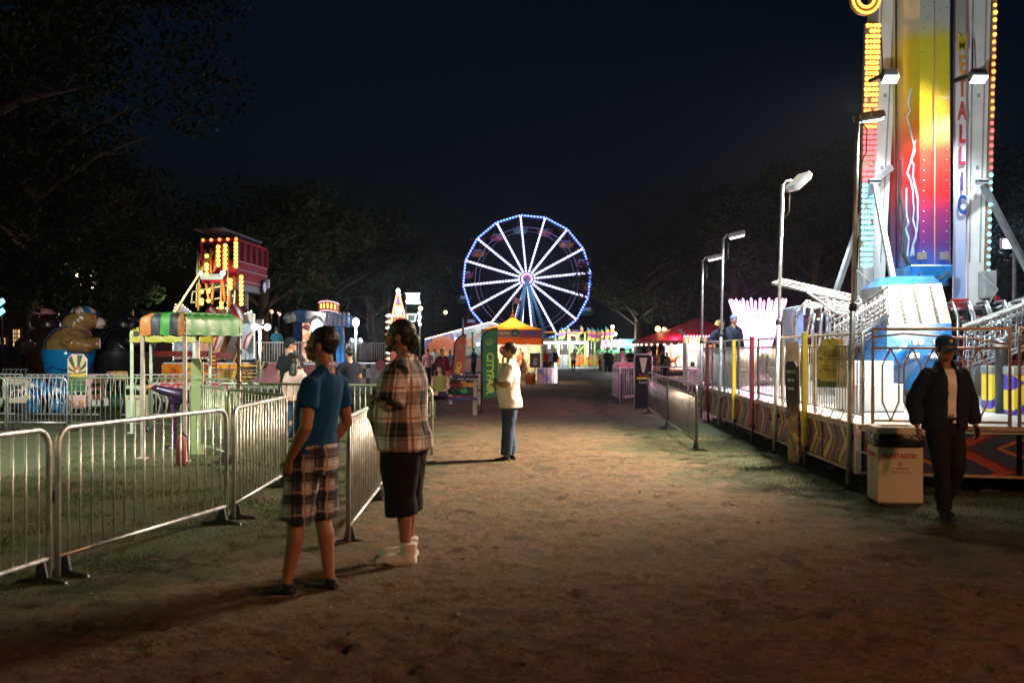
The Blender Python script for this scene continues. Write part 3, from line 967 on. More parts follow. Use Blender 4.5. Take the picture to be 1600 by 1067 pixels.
tree('b', 'rounded tree to the right of the bus, above the blue ride', (-15.0, 78, 0), A2, LEAF[1], 1.45, 1.9, GL)
tree('b', 'dark tree above the clown-faced light tower', (-13.5, 96, 0), A2, LEAF[1], 1.5, 4.2, GL)
tree('a', 'dark tree seen past the left edge of the bear', (-30, 60, 0), A1, LEAF[0], 1.1, 2.2, GL)
tree('b', 'smaller tree whose leaves half cover two warm lamps', (-18.6, 43.5, 0), A2, LEAF[1], .80, 2.9, GL)
tree('c', 'lit green tree with pale trunk between stalls and red tent', (9.3, 73, 0), A3, LEAF[2], .82, .7, GL)
tree('b', 'dark tree right of the ferris wheel', (18.5, 112, 0), A2, LEAF[1], 1.5, 2.5, GL)
tree('a', 'tall dark tree behind the red tent roof', (17.5, 78, 0), A1, LEAF[0], 1.1, 5.0, GL)
tree('c', 'tall dark tree behind the pole floodlights', (19, 62, 0), A3, LEAF[2], 1.25, 3.3, GL)
tree('a', 'dark tree filling the gap left of the ride tower', (23, 58, 0), A1, LEAF[0], 1.0, 1.0, GL)
tree('b', 'dark tree right of the ride tower at the frame edge', (33, 58, 0), A2, LEAF[1], 1.3, 3.9, GL)
# ---------------------------------------------------------------- shared metals and paints
GALV = mat('galvanised_steel', (.62, .61, .61), .42, .75, vary=.35, scale=9, bump=.05)
STEEL = mat('bare_steel', (.55, .55, .56), .3, .9, vary=.25, scale=8)
DARKSTEEL = mat('dark_steel', (.05, .05, .055), .45, .6)
WPAINT = mat('white_paint', (.72, .72, .70), .4, vary=.14, scale=2.5, coat=.2)
GREYPAINT = mat('grey_paint', (.30, .31, .32), .45, vary=.25)
YPAINT = mat('yellow_paint', (.58, .42, .02), .45, vary=.2)
RPAINT = mat('red_paint', (.22, .012, .015), .4, vary=.25)
BPAINT = mat('blue_gloss_paint', (.015, .16, .46), .25, vary=.2, scale=2, coat=.5)
BPAINT2 = mat('deep_blue_gloss_paint', (.01, .06, .25), .25, vary=.2, scale=2, coat=.5)
BLACKP = mat('black_plastic', (.012, .012, .014), .45)
TPAINT = mat('teal_paint', (.03, .30, .30), .4)
OPAINT = mat('orange_paint', (.60, .19, .03), .4)
RUBBER = mat('black_rubber', (.012, .012, .012), .8)
def diamond_plate():
    n = NG('checker_plate', .32)
    x, y, z = n.coords()
    n.b.inputs['Metallic'].default_value = .75
    f = n.noise(3, 5)
    c = n.ramp(f, [(.3, (.32, .33, .33)), (.7, (.66, .67, .66))])
    n.bump(n.voro(55, 'Distance'), .35, .004)
    return n.out(c)
CHECKER = diamond_plate()

# ---------------------------------------------------------------- the deck of the tower ride
DK = .75
C0 = Vector((4.03, 11.5, 0)); C1 = Vector((4.56, 24.2, 0)); CF = Vector((8.9, 10.3, 0))
dk = thing('ride_platform', 'long white ride deck with flame chevron side panels', 'ride deck', (4.2, 12, 0))
b = MB()
poly = [(C0.x, C0.y), (CF.x, CF.y), (12.5, 12), (12.5, 25.5), (C1.x, C1.y)]
b.prism(poly, (0, 0, DK - .03), (1, 0, 0), (0, 1, 0), .06)
b.build('deck', mat('worn_white_deck', (.55, .56, .58), .5, vary=.35, scale=1.5, bump=.15, bscale=60), dk)
def chevron(name, cols, kx, ky, amp, ax='Y'):
    n = NG(name, .5)
    x, y, z = n.coords('Object')
    h = {'X': x, 'Y': y}[ax]
    zz = n.m_('ABSOLUTE', n.m_('SUBTRACT', n.m_('FRACT', n.m_('MULTIPLY', z, kx)), .5))
    f = n.m_('FRACT', n.m_('ADD', n.m_('MULTIPLY', h, ky), n.m_('ADD', n.m_('MULTIPLY', zz, amp), n.m_('MULTIPLY', n.noise(2.2, 3), .35))))
    c = n.ramp(f, cols, True)
    d = n.noise(20, 4)
    c = n.mix(n.ramp(d, [(.5, (0, 0, 0)), (.75, (.3, .3, .3))]), c, (.04, .035, .04))
    return n.out(c)
FLAME = chevron('flame_chevrons', [(0, (.02, .035, .12)), (.26, (.62, .16, .02)), (.42, (.02, .04, .14)), (.56, (.75, .52, .03)), (.76, (.02, .03, .10)), (.88, (.42, .04, .02))], 1.9, 1.5, .9)
WFRONT = chevron('dark_red_chevrons', [(0, (.02, .03, .10)), (.34, (.35, .05, .02)), (.52, (.10, .015, .03)), (.60, (.02, .03, .10)), (.84, (.40, .14, .03)), (.9, (.02, .025, .08))], 1.9, .95, 1.0, 'X')
side = (C1 - C0).normalized(); sn = Vector((-side.y, side.x, 0))
SL = (C1 - C0).length
def sp(t, off=0, z=0): return C0 + side * t + sn * off + Vector((0, 0, z))
npan = 8
for i in range(npan):
    a, e = SL * i / npan, SL * (i + 1) / npan
    b = MB(); b.bar(sp(a + .03, .0, .46), sp(e - .03, .0, .46), .03, .46); b.build('side_panel', FLAME, dk)
    b = MB(); b.bar(sp(a, .02, .46), sp(a, .02, .465), .05, .52); b.build('panel_post', GALV, dk)
b = MB()
b.bar(sp(0, .03, DK - .0), sp(SL, .03, DK), .04, .05); b.bar(sp(0, .03, .215), sp(SL, .03, .215), .035, .03)
fr = (CF - C0).normalized(); fn = Vector((fr.y, -fr.x, 0)); FL = (CF - C0).length
def fp(t, off=0, z=0): return C0 + fr * t + fn * off + Vector((0, 0, z))
b.bar(fp(0, .03, DK), fp(FL, .03, DK), .04, .05); b.bar(fp(0, .03, .215), fp(FL, .03, .215), .035, .03)
b.build('edge_trim', mat('worn_orange_trim', (.50, .36, .26), .4, .3), dk)
for i in range(3):
    b = MB(); a, e = FL * i / 3, FL * (i + 1) / 3
    b.bar(fp(a + .03, 0, .46), fp(e - .03, 0, .46), .03, .46); b.build('front_panel', WFRONT, dk)
b = MB(); b.bar(sp(.02, .03, .2), sp(.02, .03, DK + .02), .06); b.build('corner_post', GALV, dk)
for i in range(9):
    for q in (sp(SL * (i + .5) / 9, -.35), fp(FL * (i + .5) / 9, -.35)) if i < 5 else (sp(SL * (i + .5) / 9, -.35),):
        b = MB(); b.bar((q.x, q.y, 0), (q.x, q.y, DK - .06), .09); b.rbox((q.x, q.y, .02), (.25, .25, .04)); b.build('leg', DARKSTEEL, dk)

# fence panels standing on the deck edge: bars along the side, long hexagons along the front
PFM = mat('pale_steel_rail', (.45, .42, .40), .35, .7, vary=.25)
def side_fence(t0, t1, label):
    T = thing('deck_fence', label, 'fence', sp(t0, -.06, DK), 'fence panels along the deck edge')
    b = MB(); z0, z1 = DK + .12, DK + 1.07
    b.tube([sp(t0 + .02, -.06, DK), sp(t0 + .02, -.06, z1), sp(t1 - .02, -.06, z1), sp(t1 - .02, -.06, DK)], .02, 8)
    b.tube([sp(t0 + .02, -.06, z0), sp(t1 - .02, -.06, z0)], .014, 6); b.tube([sp(t0 + .02, -.06, z1 - .14), sp(t1 - .02, -.06, z1 - .14)], .014, 6)
    b.build('frame', PFM, T)
    b = MB(); n = max(3, int((t1 - t0) / .115))
    for i in range(1, n):
        t = t0 + (t1 - t0) * i / n; b.tube([sp(t, -.06, z0), sp(t, -.06, z1 - .14)], .009, 5)
    for i in range(int((t1 - t0) / .45)):
        t = t0 + .22 + i * .45
        b.tube([sp(t - .18, .03, DK + .12), sp(t - .06, .03, DK + .03), sp(t + .06, .03, DK + .03), sp(t + .18, .03, DK + .12)], .009, 5)
    b.build('bars', PFM, T)
ed = [.1, 2.25, 4.2, 6.05, 7.9, 9.5, 11.1, 12.6]
nm = ['behind the bronze rules board', 'right of the dark leaning height board', 'behind the red square post nearest the pink tubes', 'in front of the pink light funnel', 'left of the pink light funnel', 'below the leaning boy in the cap', 'at the far end of the deck']
for a, e, l in zip(ed, ed[1:], nm): side_fence(a, e, 'pale steel bar fence panel ' + l)
def hex_fence(t0, t1, label):
    T = thing('deck_fence', label, 'fence', fp(t0, -.1, DK), 'fence panels along the deck edge')
    OR = mat('orange_lit_rail', (.50, .30, .20), .4, .6, vary=.3)  # orange lamp light on the steel is put into the rail colour
    b = MB(); z1 = DK + 1.12
    b.tube([fp(t0 + .02, -.1, DK), fp(t0 + .02, -.1, z1), fp(t1 - .02, -.1, z1), fp(t1 - .02, -.1, DK)], .023, 8)
    b.tube([fp(t0 + .02, -.1, z1 - .10), fp(t0 + .35, -.1, z1 - .05), fp(t1 - .35, -.1, z1 - .12), fp(t1 - .02, -.1, z1 - .18)], .012, 6)
    b.tube([fp(t0 + .02, -.1, z1 - .22), fp(t1 - .02, -.1, z1 - .22)], .014, 6); b.tube([fp(t0 + .02, -.1, DK + .06), fp(t1 - .02, -.1, DK + .06)], .014, 6)
    b.build('frame', OR, T)
    b = MB(); n = int((t1 - t0 - .1) / .235)
    for i in range(n):
        t = t0 + .18 + i * .235
        zt, zb = z1 - .22, DK + .06
        b.tube([fp(t + .035, -.1, zt), fp(t - .055, -.1, zt - .2), fp(t - .055, -.1, zb + .22), fp(t + .035, -.1, zb)], .0105, 6)
        b.tube([fp(t + .035, -.1, zt), fp(t + .125, -.1, zt - .2), fp(t + .125, -.1, zb + .22), fp(t + .035, -.1, zb)], .0105, 6)
    b.build('bars', OR, T)
hex_fence(.12, 1.62, 'orange-lit fence panel of long hexagons behind the walking man')
hex_fence(1.68, 3.3, 'orange-lit fence panel of long hexagons at the right frame edge')

# square posts, height board, rules board
def sq_post(px, label, m, top, bot=.3, wd=.07):
    s_ = (px - 800) / F
    t = (s_ * C0.y - C0.x) / (side.x - s_ * side.y)
    q = sp(t, .07)
    T = thing('square_post', label, 'post', (q.x, q.y, 0), 'square painted posts along the deck')
    b = MB(); b.rbox((q.x, q.y, (top + bot) / 2), (wd, wd, top - bot), .008, rz=math.atan2(side.y, side.x)); b.build('post_tube', m, T)
    b = MB(); b.rbox((q.x, q.y, top + .006), (wd + .012, wd + .012, .012), .003); b.build('end_cap', m, T)
    b = MB(); b.bar((q.x + .02, q.y, 0), (q.x + .02, q.y, bot + .02), .05); b.build('foot', DARKSTEEL, T)
    return q
sq_post(1265, 'yellow square post beside the bronze rules board', YPAINT, 1.86)
sq_post(1181, 'dark red square post in front of the pink light tubes', RPAINT, 1.86)
sq_post(1152, 'yellow square post left of the pink light tubes', YPAINT, 1.80)
sq_post(1110, 'red square post below the leaning boy', RPAINT, 1.78)

q = Vector((4.02, 14.15, 0))
T = thing('height_sign', 'tall dark board with flames and pale writing leaning by the deck', 'sign', q)
def flame_board():
    n = NG('flame_board', .3, coat=.3)
    x, y, z = n.coords()
    f = n.noise(5, 3, dist=1.2)
    hot = n.ramp(f, [(.35, (.02, .012, .015)), (.5, (.30, .09, .01)), (.6, (.75, .40, .05)), (.7, (.25, .03, .01))])
    k = n.ramp(n.m_('SUBTRACT', .95, z), [(.05, (0, 0, 0)), (.5, (1, 1, 1))])
    return n.out(n.mix(k, (.015, .015, .02), hot))
b = MB(); ang = R(77)
out = [(-.16, .02), (.16, .02), (.16, 1.40), (.10, 1.47), (-.10, 1.47), (-.16, 1.40)]
u = Vector((math.cos(ang), -math.sin(ang), 0)); 
b.prism(out, q, u, Vector((-.03, 0, 1)), .04); b.build('board', flame_board(), T)
nrm = u.cross(Vector((-.03, 0, 1))).normalized(); 
if nrm.y > 0: nrm = -nrm
for i, s_ in enumerate(('YOU MUST BE', 'THIS TALL', 'TO RIDE')):
    text(s_, .055, 'lettering', mat('sign_cream', (.62, .58, .46), .5), T, q + nrm * .023 + Vector((-.035, 0, 1.32 - i * .12)), rz=math.degrees(math.atan2(u.y, u.x)), sx=.8)
b = MB(); b.bar(q + Vector((.05, .02, 0)), q + Vector((.05, .02, .5)), .03); b.build('stake', DARKSTEEL, T)

t_ = 1.62
q = sp(t_, .05, 0)
T = thing('rules_board', 'shiny bronze rules board hung on the deck fence', 'sign', (q.x, q.y, DK))
BRONZE = mat('brushed_bronze', (.62, .42, .10), .3, .55, vary=.35, scale=3, two=(.28, .20, .05))
bu = Vector((.80, -.6, 0)).normalized(); bo = Vector((4.10, 12.75, 0))
b = MB(); b.prism([(-.19, 1.15), (.19, 1.15), (.19, 1.60), (.15, 1.72), (.14, 1.77), (-.14, 1.77), (-.15, 1.72), (-.19, 1.60)], bo, bu, (0, 0, 1), .012); b.build('plate', BRONZE, T)
nn = bu.cross(Vector((0, 0, 1))); nn = nn if nn.y < 0 else -nn
rz_ = math.degrees(math.atan2(bu.y, bu.x))
b = MB()
b.prism([(-.18, 1.155), (.18, 1.155), (.18, 1.23), (-.18, 1.23)], bo + nn * .0085, bu, (0, 0, 1), .004)
b.build('green_band', mat('olive_print', (.08, .12, .03), .5), T)
for i in range(8):
    text(('SAFETY RULES', 'NO SMOKING', 'NO FOOD OR DRINK', 'STAY SEATED', 'HOLD ON WITH', 'BOTH HANDS', 'EXIT TO', 'THE LEFT')[i], .042, 'lettering', mat('brown_print', (.10, .06, .01), .5), T, bo + nn * .009 + Vector((0, 0, 1.60 - i * .044)), rz=rz_, sx=.8, ext=.001)
b = MB()
for s_ in (-.1, .1): b.bar(bo + bu * s_ + Vector((0, 0, 1.75)), sp(t_ + s_ * -.8, -.06, DK + 1.07), .012)
b.build('hanger', DARKSTEEL, T)
q2 = sp(3.05, .0, 0)
T = thing('small_plate', 'small brown metal plate on the fence beside the yellow post', 'sign', (q2.x, q2.y, DK))
b = MB(); b.rbox((q2.x - .06, q2.y, 1.58), (.20, .02, .34), .006, rz=R(-40)); b.build('plate', mat('brown_plate', (.22, .13, .08), .35, .5), T)
b = MB(); b.bar((q2.x - .05, q2.y + .01, 1.7), sp(3.05, -.06, DK + 1.07), .012); b.build('hanger', DARKSTEEL, T)

# floodlight poles fixed to the deck side
def flood_pole(px, ztop, label, hdir, on, tilt=-25, big=1.0, pxtop=None):
    s_ = (px - 800) / F
    t = (s_ * C0.y - C0.x) / (side.x - s_ * side.y)
    q = sp(t, .09)
    T = thing('floodlight_pole', label, 'light pole', (q.x, q.y, 0), 'floodlight poles along the deck')
    lean = Vector(((pxtop - px) * q.y / F if pxtop else .05, 0, 0))
    tp = q + lean + Vector((0, 0, ztop))
    b = MB(); b.tube([q + Vector((0, 0, .05)), q + lean * .5 + Vector((0, 0, ztop * .5))], .034, 10); b.tube([q + lean * .5 + Vector((0, 0, ztop * .5 - .1)), tp], .026, 10)
    b.build('pole', GALV, T)
    b = MB(); b.tube([q + lean * .5 + Vector((0, 0, ztop * .5 - .09)), q + lean * .5 + Vector((0, 0, ztop * .5 + .0))], .046, 10); b.build('collar', DARKSTEEL, T)
    b = MB(); b.bar(q + Vector((0, 0, .60)), q - sn * .1 + Vector((0, 0, .60)), .05); b.build('bracket', DARKSTEEL, T)
    h = Vector(hdir).normalized()
    b = MB(); b.tube([tp - Vector((0, 0, .05)), tp + h * .06 + Vector((0, 0, .06)), tp + h * .16 + Vector((0, 0, .07))], .02, 6); b.build('arm', GALV, T)
    hc = tp + h * .27 * big + Vector((0, 0, .06))
    rt = (Vector((h.x, h.y, 0)) * math.cos(R(tilt)) + Vector((0, 0, math.sin(R(tilt))))).to_track_quat('X', 'Z').to_matrix()
    b = MB(); b.rbox(hc, (.36 * big, .26 * big, .10 * big), .025, rot=rt); b.build('lamp_head', GREYPAINT, T)
    b = MB(); b.rbox(hc - rt @ Vector((0, 0, .056 * big)), (.30 * big, .21 * big, .012), .004, rot=rt)
    b.build('lens', em('flood_lens_on', (.85, .95, 1), 4) if on else mat('lens_glass', (.5, .5, .48), .1), T)
    b = MB(); b.tube([tp + Vector((.0, 0, .02)), tp + Vector((.10, -.03, -.15)), tp + Vector((.09, -.03, -.42)), tp + Vector((.02, -.03, -.55))], .009, 5); b.build('cable', RUBBER, T)
    return hc
h1 = flood_pole(1338, 4.35, 'tallest floodlight pole at the front corner of the deck', (.55, .5, 0), True, 12, 1.0, 1352)
h2 = flood_pole(1219, 4.22, 'bare topped floodlight pole in front of the pink tubes', (.8, .3, 0), False, 40, 1.1, 1232)
h3 = flood_pole(1130, 3.98, 'floodlight pole left of the pink tubes, lamp lit', (.8, -.2, 0), True, 12, 1.0, 1137)
h4 = flood_pole(1101, 3.75, 'farthest lit floodlight pole, by the leaning boy', (.8, -.2, 0), True, 12, 1.0, 1104)

for h_, e_, t_ in ((h1, 1500, (7.4, 17.0, 3.6)), (h3, 420, (6.4, 20.5, 1.5)), (h4, 420, (6.4, 22.5, 1.2))):
    lamp('pole_floodlight', 'SPOT', h_ + Vector((.02, -.02, -.12)), e_, (.84, .98, 1), .1, t_, 120, .5)
    lamp('pole_spill', 'SPOT', h_ + Vector((.02, -.02, -.12)), 170, (.86, 1, .88), .1, h_ + Vector((.1, -.8, -4)), 120, .6)

# pink tube funnel of the small ride behind the fence
dF = 27.0
q = w(1184, 547, dF)
T = thing('light_funnel', 'glowing pink fan of neon tubes on a pedestal', 'neon light', (q.x, q.y, DK))
PINK = em('pink_neon', (1, .42, .84), 3.4)
zb, zt = w(0, 552, dF).z, w(0, 470, dF).z
NT = 20
for i in range(NT):
    a = 2 * math.pi * (i + .5) / NT
    b = MB(); r0, r1 = .27, .74
    p0 = q + Vector((math.cos(a) * r0, math.sin(a) * r0, zb - q.z)); p1 = q + Vector((math.cos(a) * r1, math.sin(a) * r1, zt - q.z))
    b.tube([p0, p1, p1 + (p1 - p0).normalized() * .05], [.032, .034, .008], 8); b.build('neon_tube', PINK, T)
b = MB()
for r_, z_ in ((.28, zb + .05), (.64, zt - .3)):
    b.tube([q + Vector((math.cos(a) * r_, math.sin(a) * r_, z_ - q.z)) for a in [i * math.pi / 12 for i in range(24)]], .018, 6, closed=True)
b.build('hoop', em('pale_pink_hoop', (1, .6, .9), 2), T)
b = MB(); b.lathe([(.42, DK), (.40, DK + .1), (.22, DK + .25), (.2, zb - .1), (.33, zb - .02), (.33, zb)], (q.x, q.y, 0), 24); b.build('pedestal', mat('white_gelcoat', (.7, .7, .7), .3), T)
lamp('pink_tubes_light', 'POINT', q + Vector((0, 0, (zt + zb) / 2 - q.z)), 2900, (1, .42, .68), .5)

# ---------------------------------------------------------------- tower ride
D0 = 18.5
S0 = F / D0
TW = thing('tower_ride', 'tall white twin mast thrill ride with rainbow painted swing arm', 'thrill ride', (7.8, 18.5, DK))
def X(px, d=D0): return (px - 800) * d / F
def Z(py, d=D0): return EYE + (HY - py) * d / F
TOPY = -190
def column(name, xb, xt, wb, wt, dep):
    b = MB(); z0, z1 = Z(478), Z(TOPY)
    k = (478 - TOPY) / 455.0
    xt2 = xb + (xt - xb) * k; wt2 = wb + (wt - wb) * k
    vs = []
    for z, x, wd in ((z0, X(xb), wb), (z1, X(xt2), wt2)):
        vs += [(x - wd / 2, D0, z), (x + wd / 2, D0, z), (x + wd / 2, D0 + dep, z), (x - wd / 2, D0 + dep, z)]
    b.add(vs, [(0, 1, 5, 4), (1, 2, 6, 5), (2, 3, 7, 6), (3, 0, 4, 7), (4, 5, 6, 7), (3, 2, 1, 0)])
    c = b.build(name, WPAINT, TW)
    s = MB()
    for off in (.16, .80):
        s.bar((X(xb) + wb * (off - .5), D0 - .012, z0 + .8), (X(xt2) + wt2 * (off - .5), D0 - .012, z1), .022)
    for yy in (150, 262):
        s.box((X(xb + (xt - xb) * (478 - yy) / 455), D0 - .012, Z(yy)), (.05, .025, .06))
    s.build('seam', GREYPAINT, c)
    return c
column('mast', 1368, 1388, .30, .36, .6); column('mast', 1523, 1531, .30, .40, .6)
# board with the name running down it, lavender light put into its colour
bl = MB(); z0, z1 = Z(466, 18.2), Z(TOPY, 18.2)
bl.bar((X(1501, 18.2), 18.25, z0), (X(1501, 18.2), 18.25, z1), .05, .21, up=(1, -.35, 0))
n_ = NG('lilac_lit_board', .4, coat=.2); x_, y_, zq = n_.coords()
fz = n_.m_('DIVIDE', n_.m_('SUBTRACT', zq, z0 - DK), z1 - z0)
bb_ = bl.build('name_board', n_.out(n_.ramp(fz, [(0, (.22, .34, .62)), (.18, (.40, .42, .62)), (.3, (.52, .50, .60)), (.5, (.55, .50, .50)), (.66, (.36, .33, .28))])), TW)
lets = 'METALLIC'; ys_ = [62, 92, 124, 156, 190, 226, 262, 322]; ys_ = [70, 100, 132, 163, 195, 228, 262, 322]
cols_ = [(.70, .45, .04), (.65, .30, .04), (.60, .15, .04), (.50, .07, .04), (.42, .02, .04), (.38, .02, .06), (.10, .05, .30), (.02, .06, .28)]
for ch, yy, cc, zz_ in zip(lets, [70, 104, 140, 176, 212, 246, 286, 322], cols_, range(8)):
    text(ch, .46, 'letter', mat('letter_paint_%d' % (cc[0] * 1000 + cc[2] * 10), cc, .45), bb_, Vector((X(1501, 18.2), 18.145, Z(yy, 18.2))), rz=0, sx=.50, ext=.006, bold=.014)
# swing arm
n_ = NG('rainbow_arm', .28, coat=.5); x_, y_, zq = n_.coords()
za, zb_ = Z(430, 17.6) - DK, Z(-60, 17.6) - DK
fz = n_.m_('DIVIDE', n_.m_('SUBTRACT', n_.m_('ADD', zq, n_.m_('MULTIPLY', n_.noise(1.5, 3), .25)), za + .12), zb_ - za)
c_ = n_.ramp(fz, [(0, (.01, .16, .50)), (.035, (.03, .10, .40)), (.10, (.10, .03, .16)), (.20, (.20, .02, .09)), (.26, (.48, .015, .02)), (.40, (.50, .03, .015)), (.50, (.60, .22, .02)), (.58, (.55, .42, .02)), (.76, (.55, .47, .03)), (.82, (.45, .45, .40)), (1, (.5, .5, .5))])
sp_ = n_.ramp(n_.noise(26, 3), [(.66, (0, 0, 0)), (.70, (1, 1, 1))])
n_.out(n_.mix(n_.m_('MULTIPLY', sp_, .7), c_, (.06, .04, .04)))
ARM = n_.m
b = MB(); prof = [(X(1411, 18), 18.6), (X(1413, 18), 18.05), (X(1437, 17.6), 17.6), (X(1484, 17.6), 17.6), (X(1487, 18), 18.05), (X(1487, 18), 18.6)]
zlo, zhi = Z(432, 17.6), Z(TOPY, 17.6)
vs = [(x, y, z) for z in (zlo, zhi) for x, y in prof]; N_ = len(prof)
b.add(vs, [[i, (i + 1) % N_, N_ + (i + 1) % N_, N_ + i] for i in range(N_)] + [list(range(N_))[::-1], list(range(N_, 2 * N_))])
arm = b.build('swing_arm', ARM, TW)
b = MB(); b.box((X(1460, 17.6), 17.592, (zlo + zhi) / 2), (.018, .012, zhi - zlo)); b.build('arm_seam', mat('faded_seam', (.45, .22, .16), .5), arm)
b = MB()
for sx in (1443, 1479):
    for k in range(34):
        zz_ = zlo + .25 + k * .18
        if zz_ < zhi: b.sph((X(sx, 17.6), 17.597, zz_), .012, 6, 4)
b.build('bolts', STEEL, arm)
BOLT = mat('lightning_paint', (.45, .60, .80), .35)
e0 = Vector((prof[1][0], prof[1][1], 0)); e1 = Vector((prof[2][0], prof[2][1], 0)); eu = (e1 - e0); el_ = eu.length; eu.normalize(); en = Vector((eu.y, -eu.x, 0))
for sd, base in ((3, .3), (9, .68), (5, .5)):
    q_ = random.Random(sd); pts = []; uu = base; zz_ = Z(400, 17.8)
    top_ = {3: 285, 9: 215, 5: 130}[sd]
    while zz_ < Z(top_, 17.8):
        pts.append(e0 + eu * (uu * el_) + en * .006 + Vector((0, 0, zz_))); zz_ += q_.uniform(.10, .26); uu = min(.93, max(.07, uu + q_.uniform(-.24, .26)))
    b = MB(); b.tube(pts, [.014 + .010 * q_.random() for _ in pts], 4, smooth=False); b.build('lightning', BOLT, arm)
b = MB(); b.rbox((X(1459, 17.3), 17.75, Z(423, 17.3)), (.74, .75, .22), .02); b.rbox((X(1459, 17.3), 17.75, Z(437, 17.3)), (.62, .7, .2), .02)
for sx in (1441, 1476): b.box((X(sx, 17.58), 17.586, Z(400, 17.58)), (.16, .02, .13), 1)
b.build('arm_collar', [BPAINT, CHECKER], TW)
# floodlight fixtures, lit, on both masts
FL_W = em('white_floodlight', (.86, .95, 1), 7)
for px in (1391, 1529):
    c = Vector((X(px, D0 - 1.5), D0 - 1.5, Z(122, D0 - 1.5)))
    b = MB(); b.rbox(c + Vector((0, .05, .06)), (.27, .2, .14), .02, rot=Matrix.Rotation(R(-30), 3, 'X')); b.bar(c + Vector((0, .1, .1)), c + Vector((0, .95, .2)), .06); fo = b.build('floodlight', DARKSTEEL, TW)
    b = MB(); b.rbox(c + Vector((0, -.02, -.035)), (.25, .18, .02), .006, rot=Matrix.Rotation(R(-30), 3, 'X')); b.build('lens', FL_W, fo)
    lamp('mast_floodlight', 'SPOT', c + Vector((0, -.10, -.3)), 480, (.82, .94, 1), .14, c + Vector((-.4, .6, -6)), 130, .6)
    lamp('midway_floodlight', 'SPOT', c + Vector((-.05, -.14, -.16)), 11500, (1, .80, .58), .8, Vector((-.8, 15.4, 0)), 94, 1.0)
# bulb panels
def bulbs_panel(name, x0b, x0t, x1b, x1t, ya, yb, colors, nx, nz, m_back):
    z0, z1 = Z(yb), Z(ya)
    b = MB()
    y0 = D0 - .10
    vs = [(X(x0b), y0 + .05, z0), (X(x1b), y0 + .05, z0), (X(x1t), y0 + .05, z1), (X(x0t), y0 + .05, z1)]
    vs += [(x, y + .1, z) for x, y, z in vs]
    b.add(vs, [(0, 1, 2, 3), (7, 6, 5, 4), (0, 4, 5, 1), (1, 5, 6, 2), (2, 6, 7, 3), (3, 7, 4, 0)])
    o = b.build(name, m_back, TW)
    groups = {}
    for k in range(nz):
        f = (k + .5) / nz; z = z0 + (z1 - z0) * f
        for i in range(nx):
            g_ = (i + .5) / nx
            x = X(x0b + (x0t - x0b) * f) * (1 - g_) + X(x1b + (x1t - x1b) * f) * g_
            for lim, mm in colors:
                if f <= lim: break
            if rnd.random() < .05: continue
            groups.setdefault(mm.name, (mm, MB()))[1].sph((x + rnd.uniform(-.006, .006), y0 + .03, z), rnd.choice((.036, .040, .040, .044)), 6, 4)
    for mm, bb in groups.values(): bb.build('bulb_strip', mm, o)
    return o
AMB = em('amber_bulb', (1, .46, .06), 2.4); RED_B = em('red_bulb', (1, .14, .16), 2.0); CY_B = em('cyan_bulb', (.25, .75, 1), 2.2); GOLD = em('gold_bulb', (1, .50, .08), 2.6)
ORB = em('orange_bulb', (1, .30, .07), 2.6)
bulbs_panel('bulb_panel', 1342, 1351, 1359, 1374, 38, 452, [(.40, CY_B), (.60, RED_B), (.72, ORB), (1, GOLD)], 4, 50, mat('bulb_backing', (.25, .16, .10), .5))
bulbs_panel('bulb_panel', 1538, 1550, 1545, 1557, -30, 430, [(.34, CY_B), (.52, RED_B), (.80, ORB), (1, GOLD)], 1, 40, mat('bulb_backing', (.25, .16, .10), .5))
b = MB(); cr = Vector((X(1349), D0 - .1, Z(2)))
b.tube([cr + Vector((math.cos(a) * .20, .03, math.sin(a) * .22)) for a in [i * math.pi / 12 for i in range(24)]], .09, 8, closed=True); ro = b.build('ring_sign', mat('ring_orange', (.5, .25, .05), .4), TW)
b = MB()
for i in range(30):
    a = i * math.pi / 15
    for rr_ in (.15, .25): b.sph(cr + Vector((math.cos(a) * rr_, -.06, math.sin(a) * rr_ * 1.1)), .03, 6, 4)
b.build('bulb_strip', GOLD, ro)
# ladder, hoses and cables between the left mast and the arm
b = MB(); xl, xr_ = X(1400, 18.3), X(1407, 18.3)
for x_ in (xl, xr_): b.tube([(x_, 18.3, Z(440, 18.3)), (x_, 18.3, Z(TOPY, 18.3))], .016, 6)
k = Z(440, 18.3)
while k < Z(TOPY, 18.3): b.tube([(xl, 18.3, k), (xr_, 18.3, k)], .010, 5); k += .28
b.build('ladder', DARKSTEEL, TW)
b = MB(); b.box((X(1403, 18.6), 18.75, (Z(450, 18.6) + Z(TOPY, 18.6)) / 2), (.22, .05, Z(TOPY, 18.6) - Z(450, 18.6))); b.build('gap_strip', mat('gap_shade', (.035, .035, .04), .5, .4), TW)  # dark strip added for the shade in the gap beside the arm
for (pts_, r_) in (([(1404, 300, 17.9), (1412, 340, 17.75), (1408, 392, 17.7), (1420, 420, 17.6)], .018), ([(1407, 250, 18.0), (1403, 330, 17.9), (1414, 400, 17.7), (1428, 425, 17.5)], .014), ([(1377, 60, 18.3), (1379, 118, 18.2), (1390, 128, 17.7)], .012), ([(1519, 60, 18.3), (1520, 118, 18.2), (1529, 128, 17.7)], .012), ([(1436, 428, 17.3), (1450, 444, 16.8), (1470, 436, 16.9), (1482, 425, 17.2)], .02)):
    b = MB(); b.tube([w(*p_) for p_ in pts_], r_, 6); b.build('hose', RUBBER, TW)
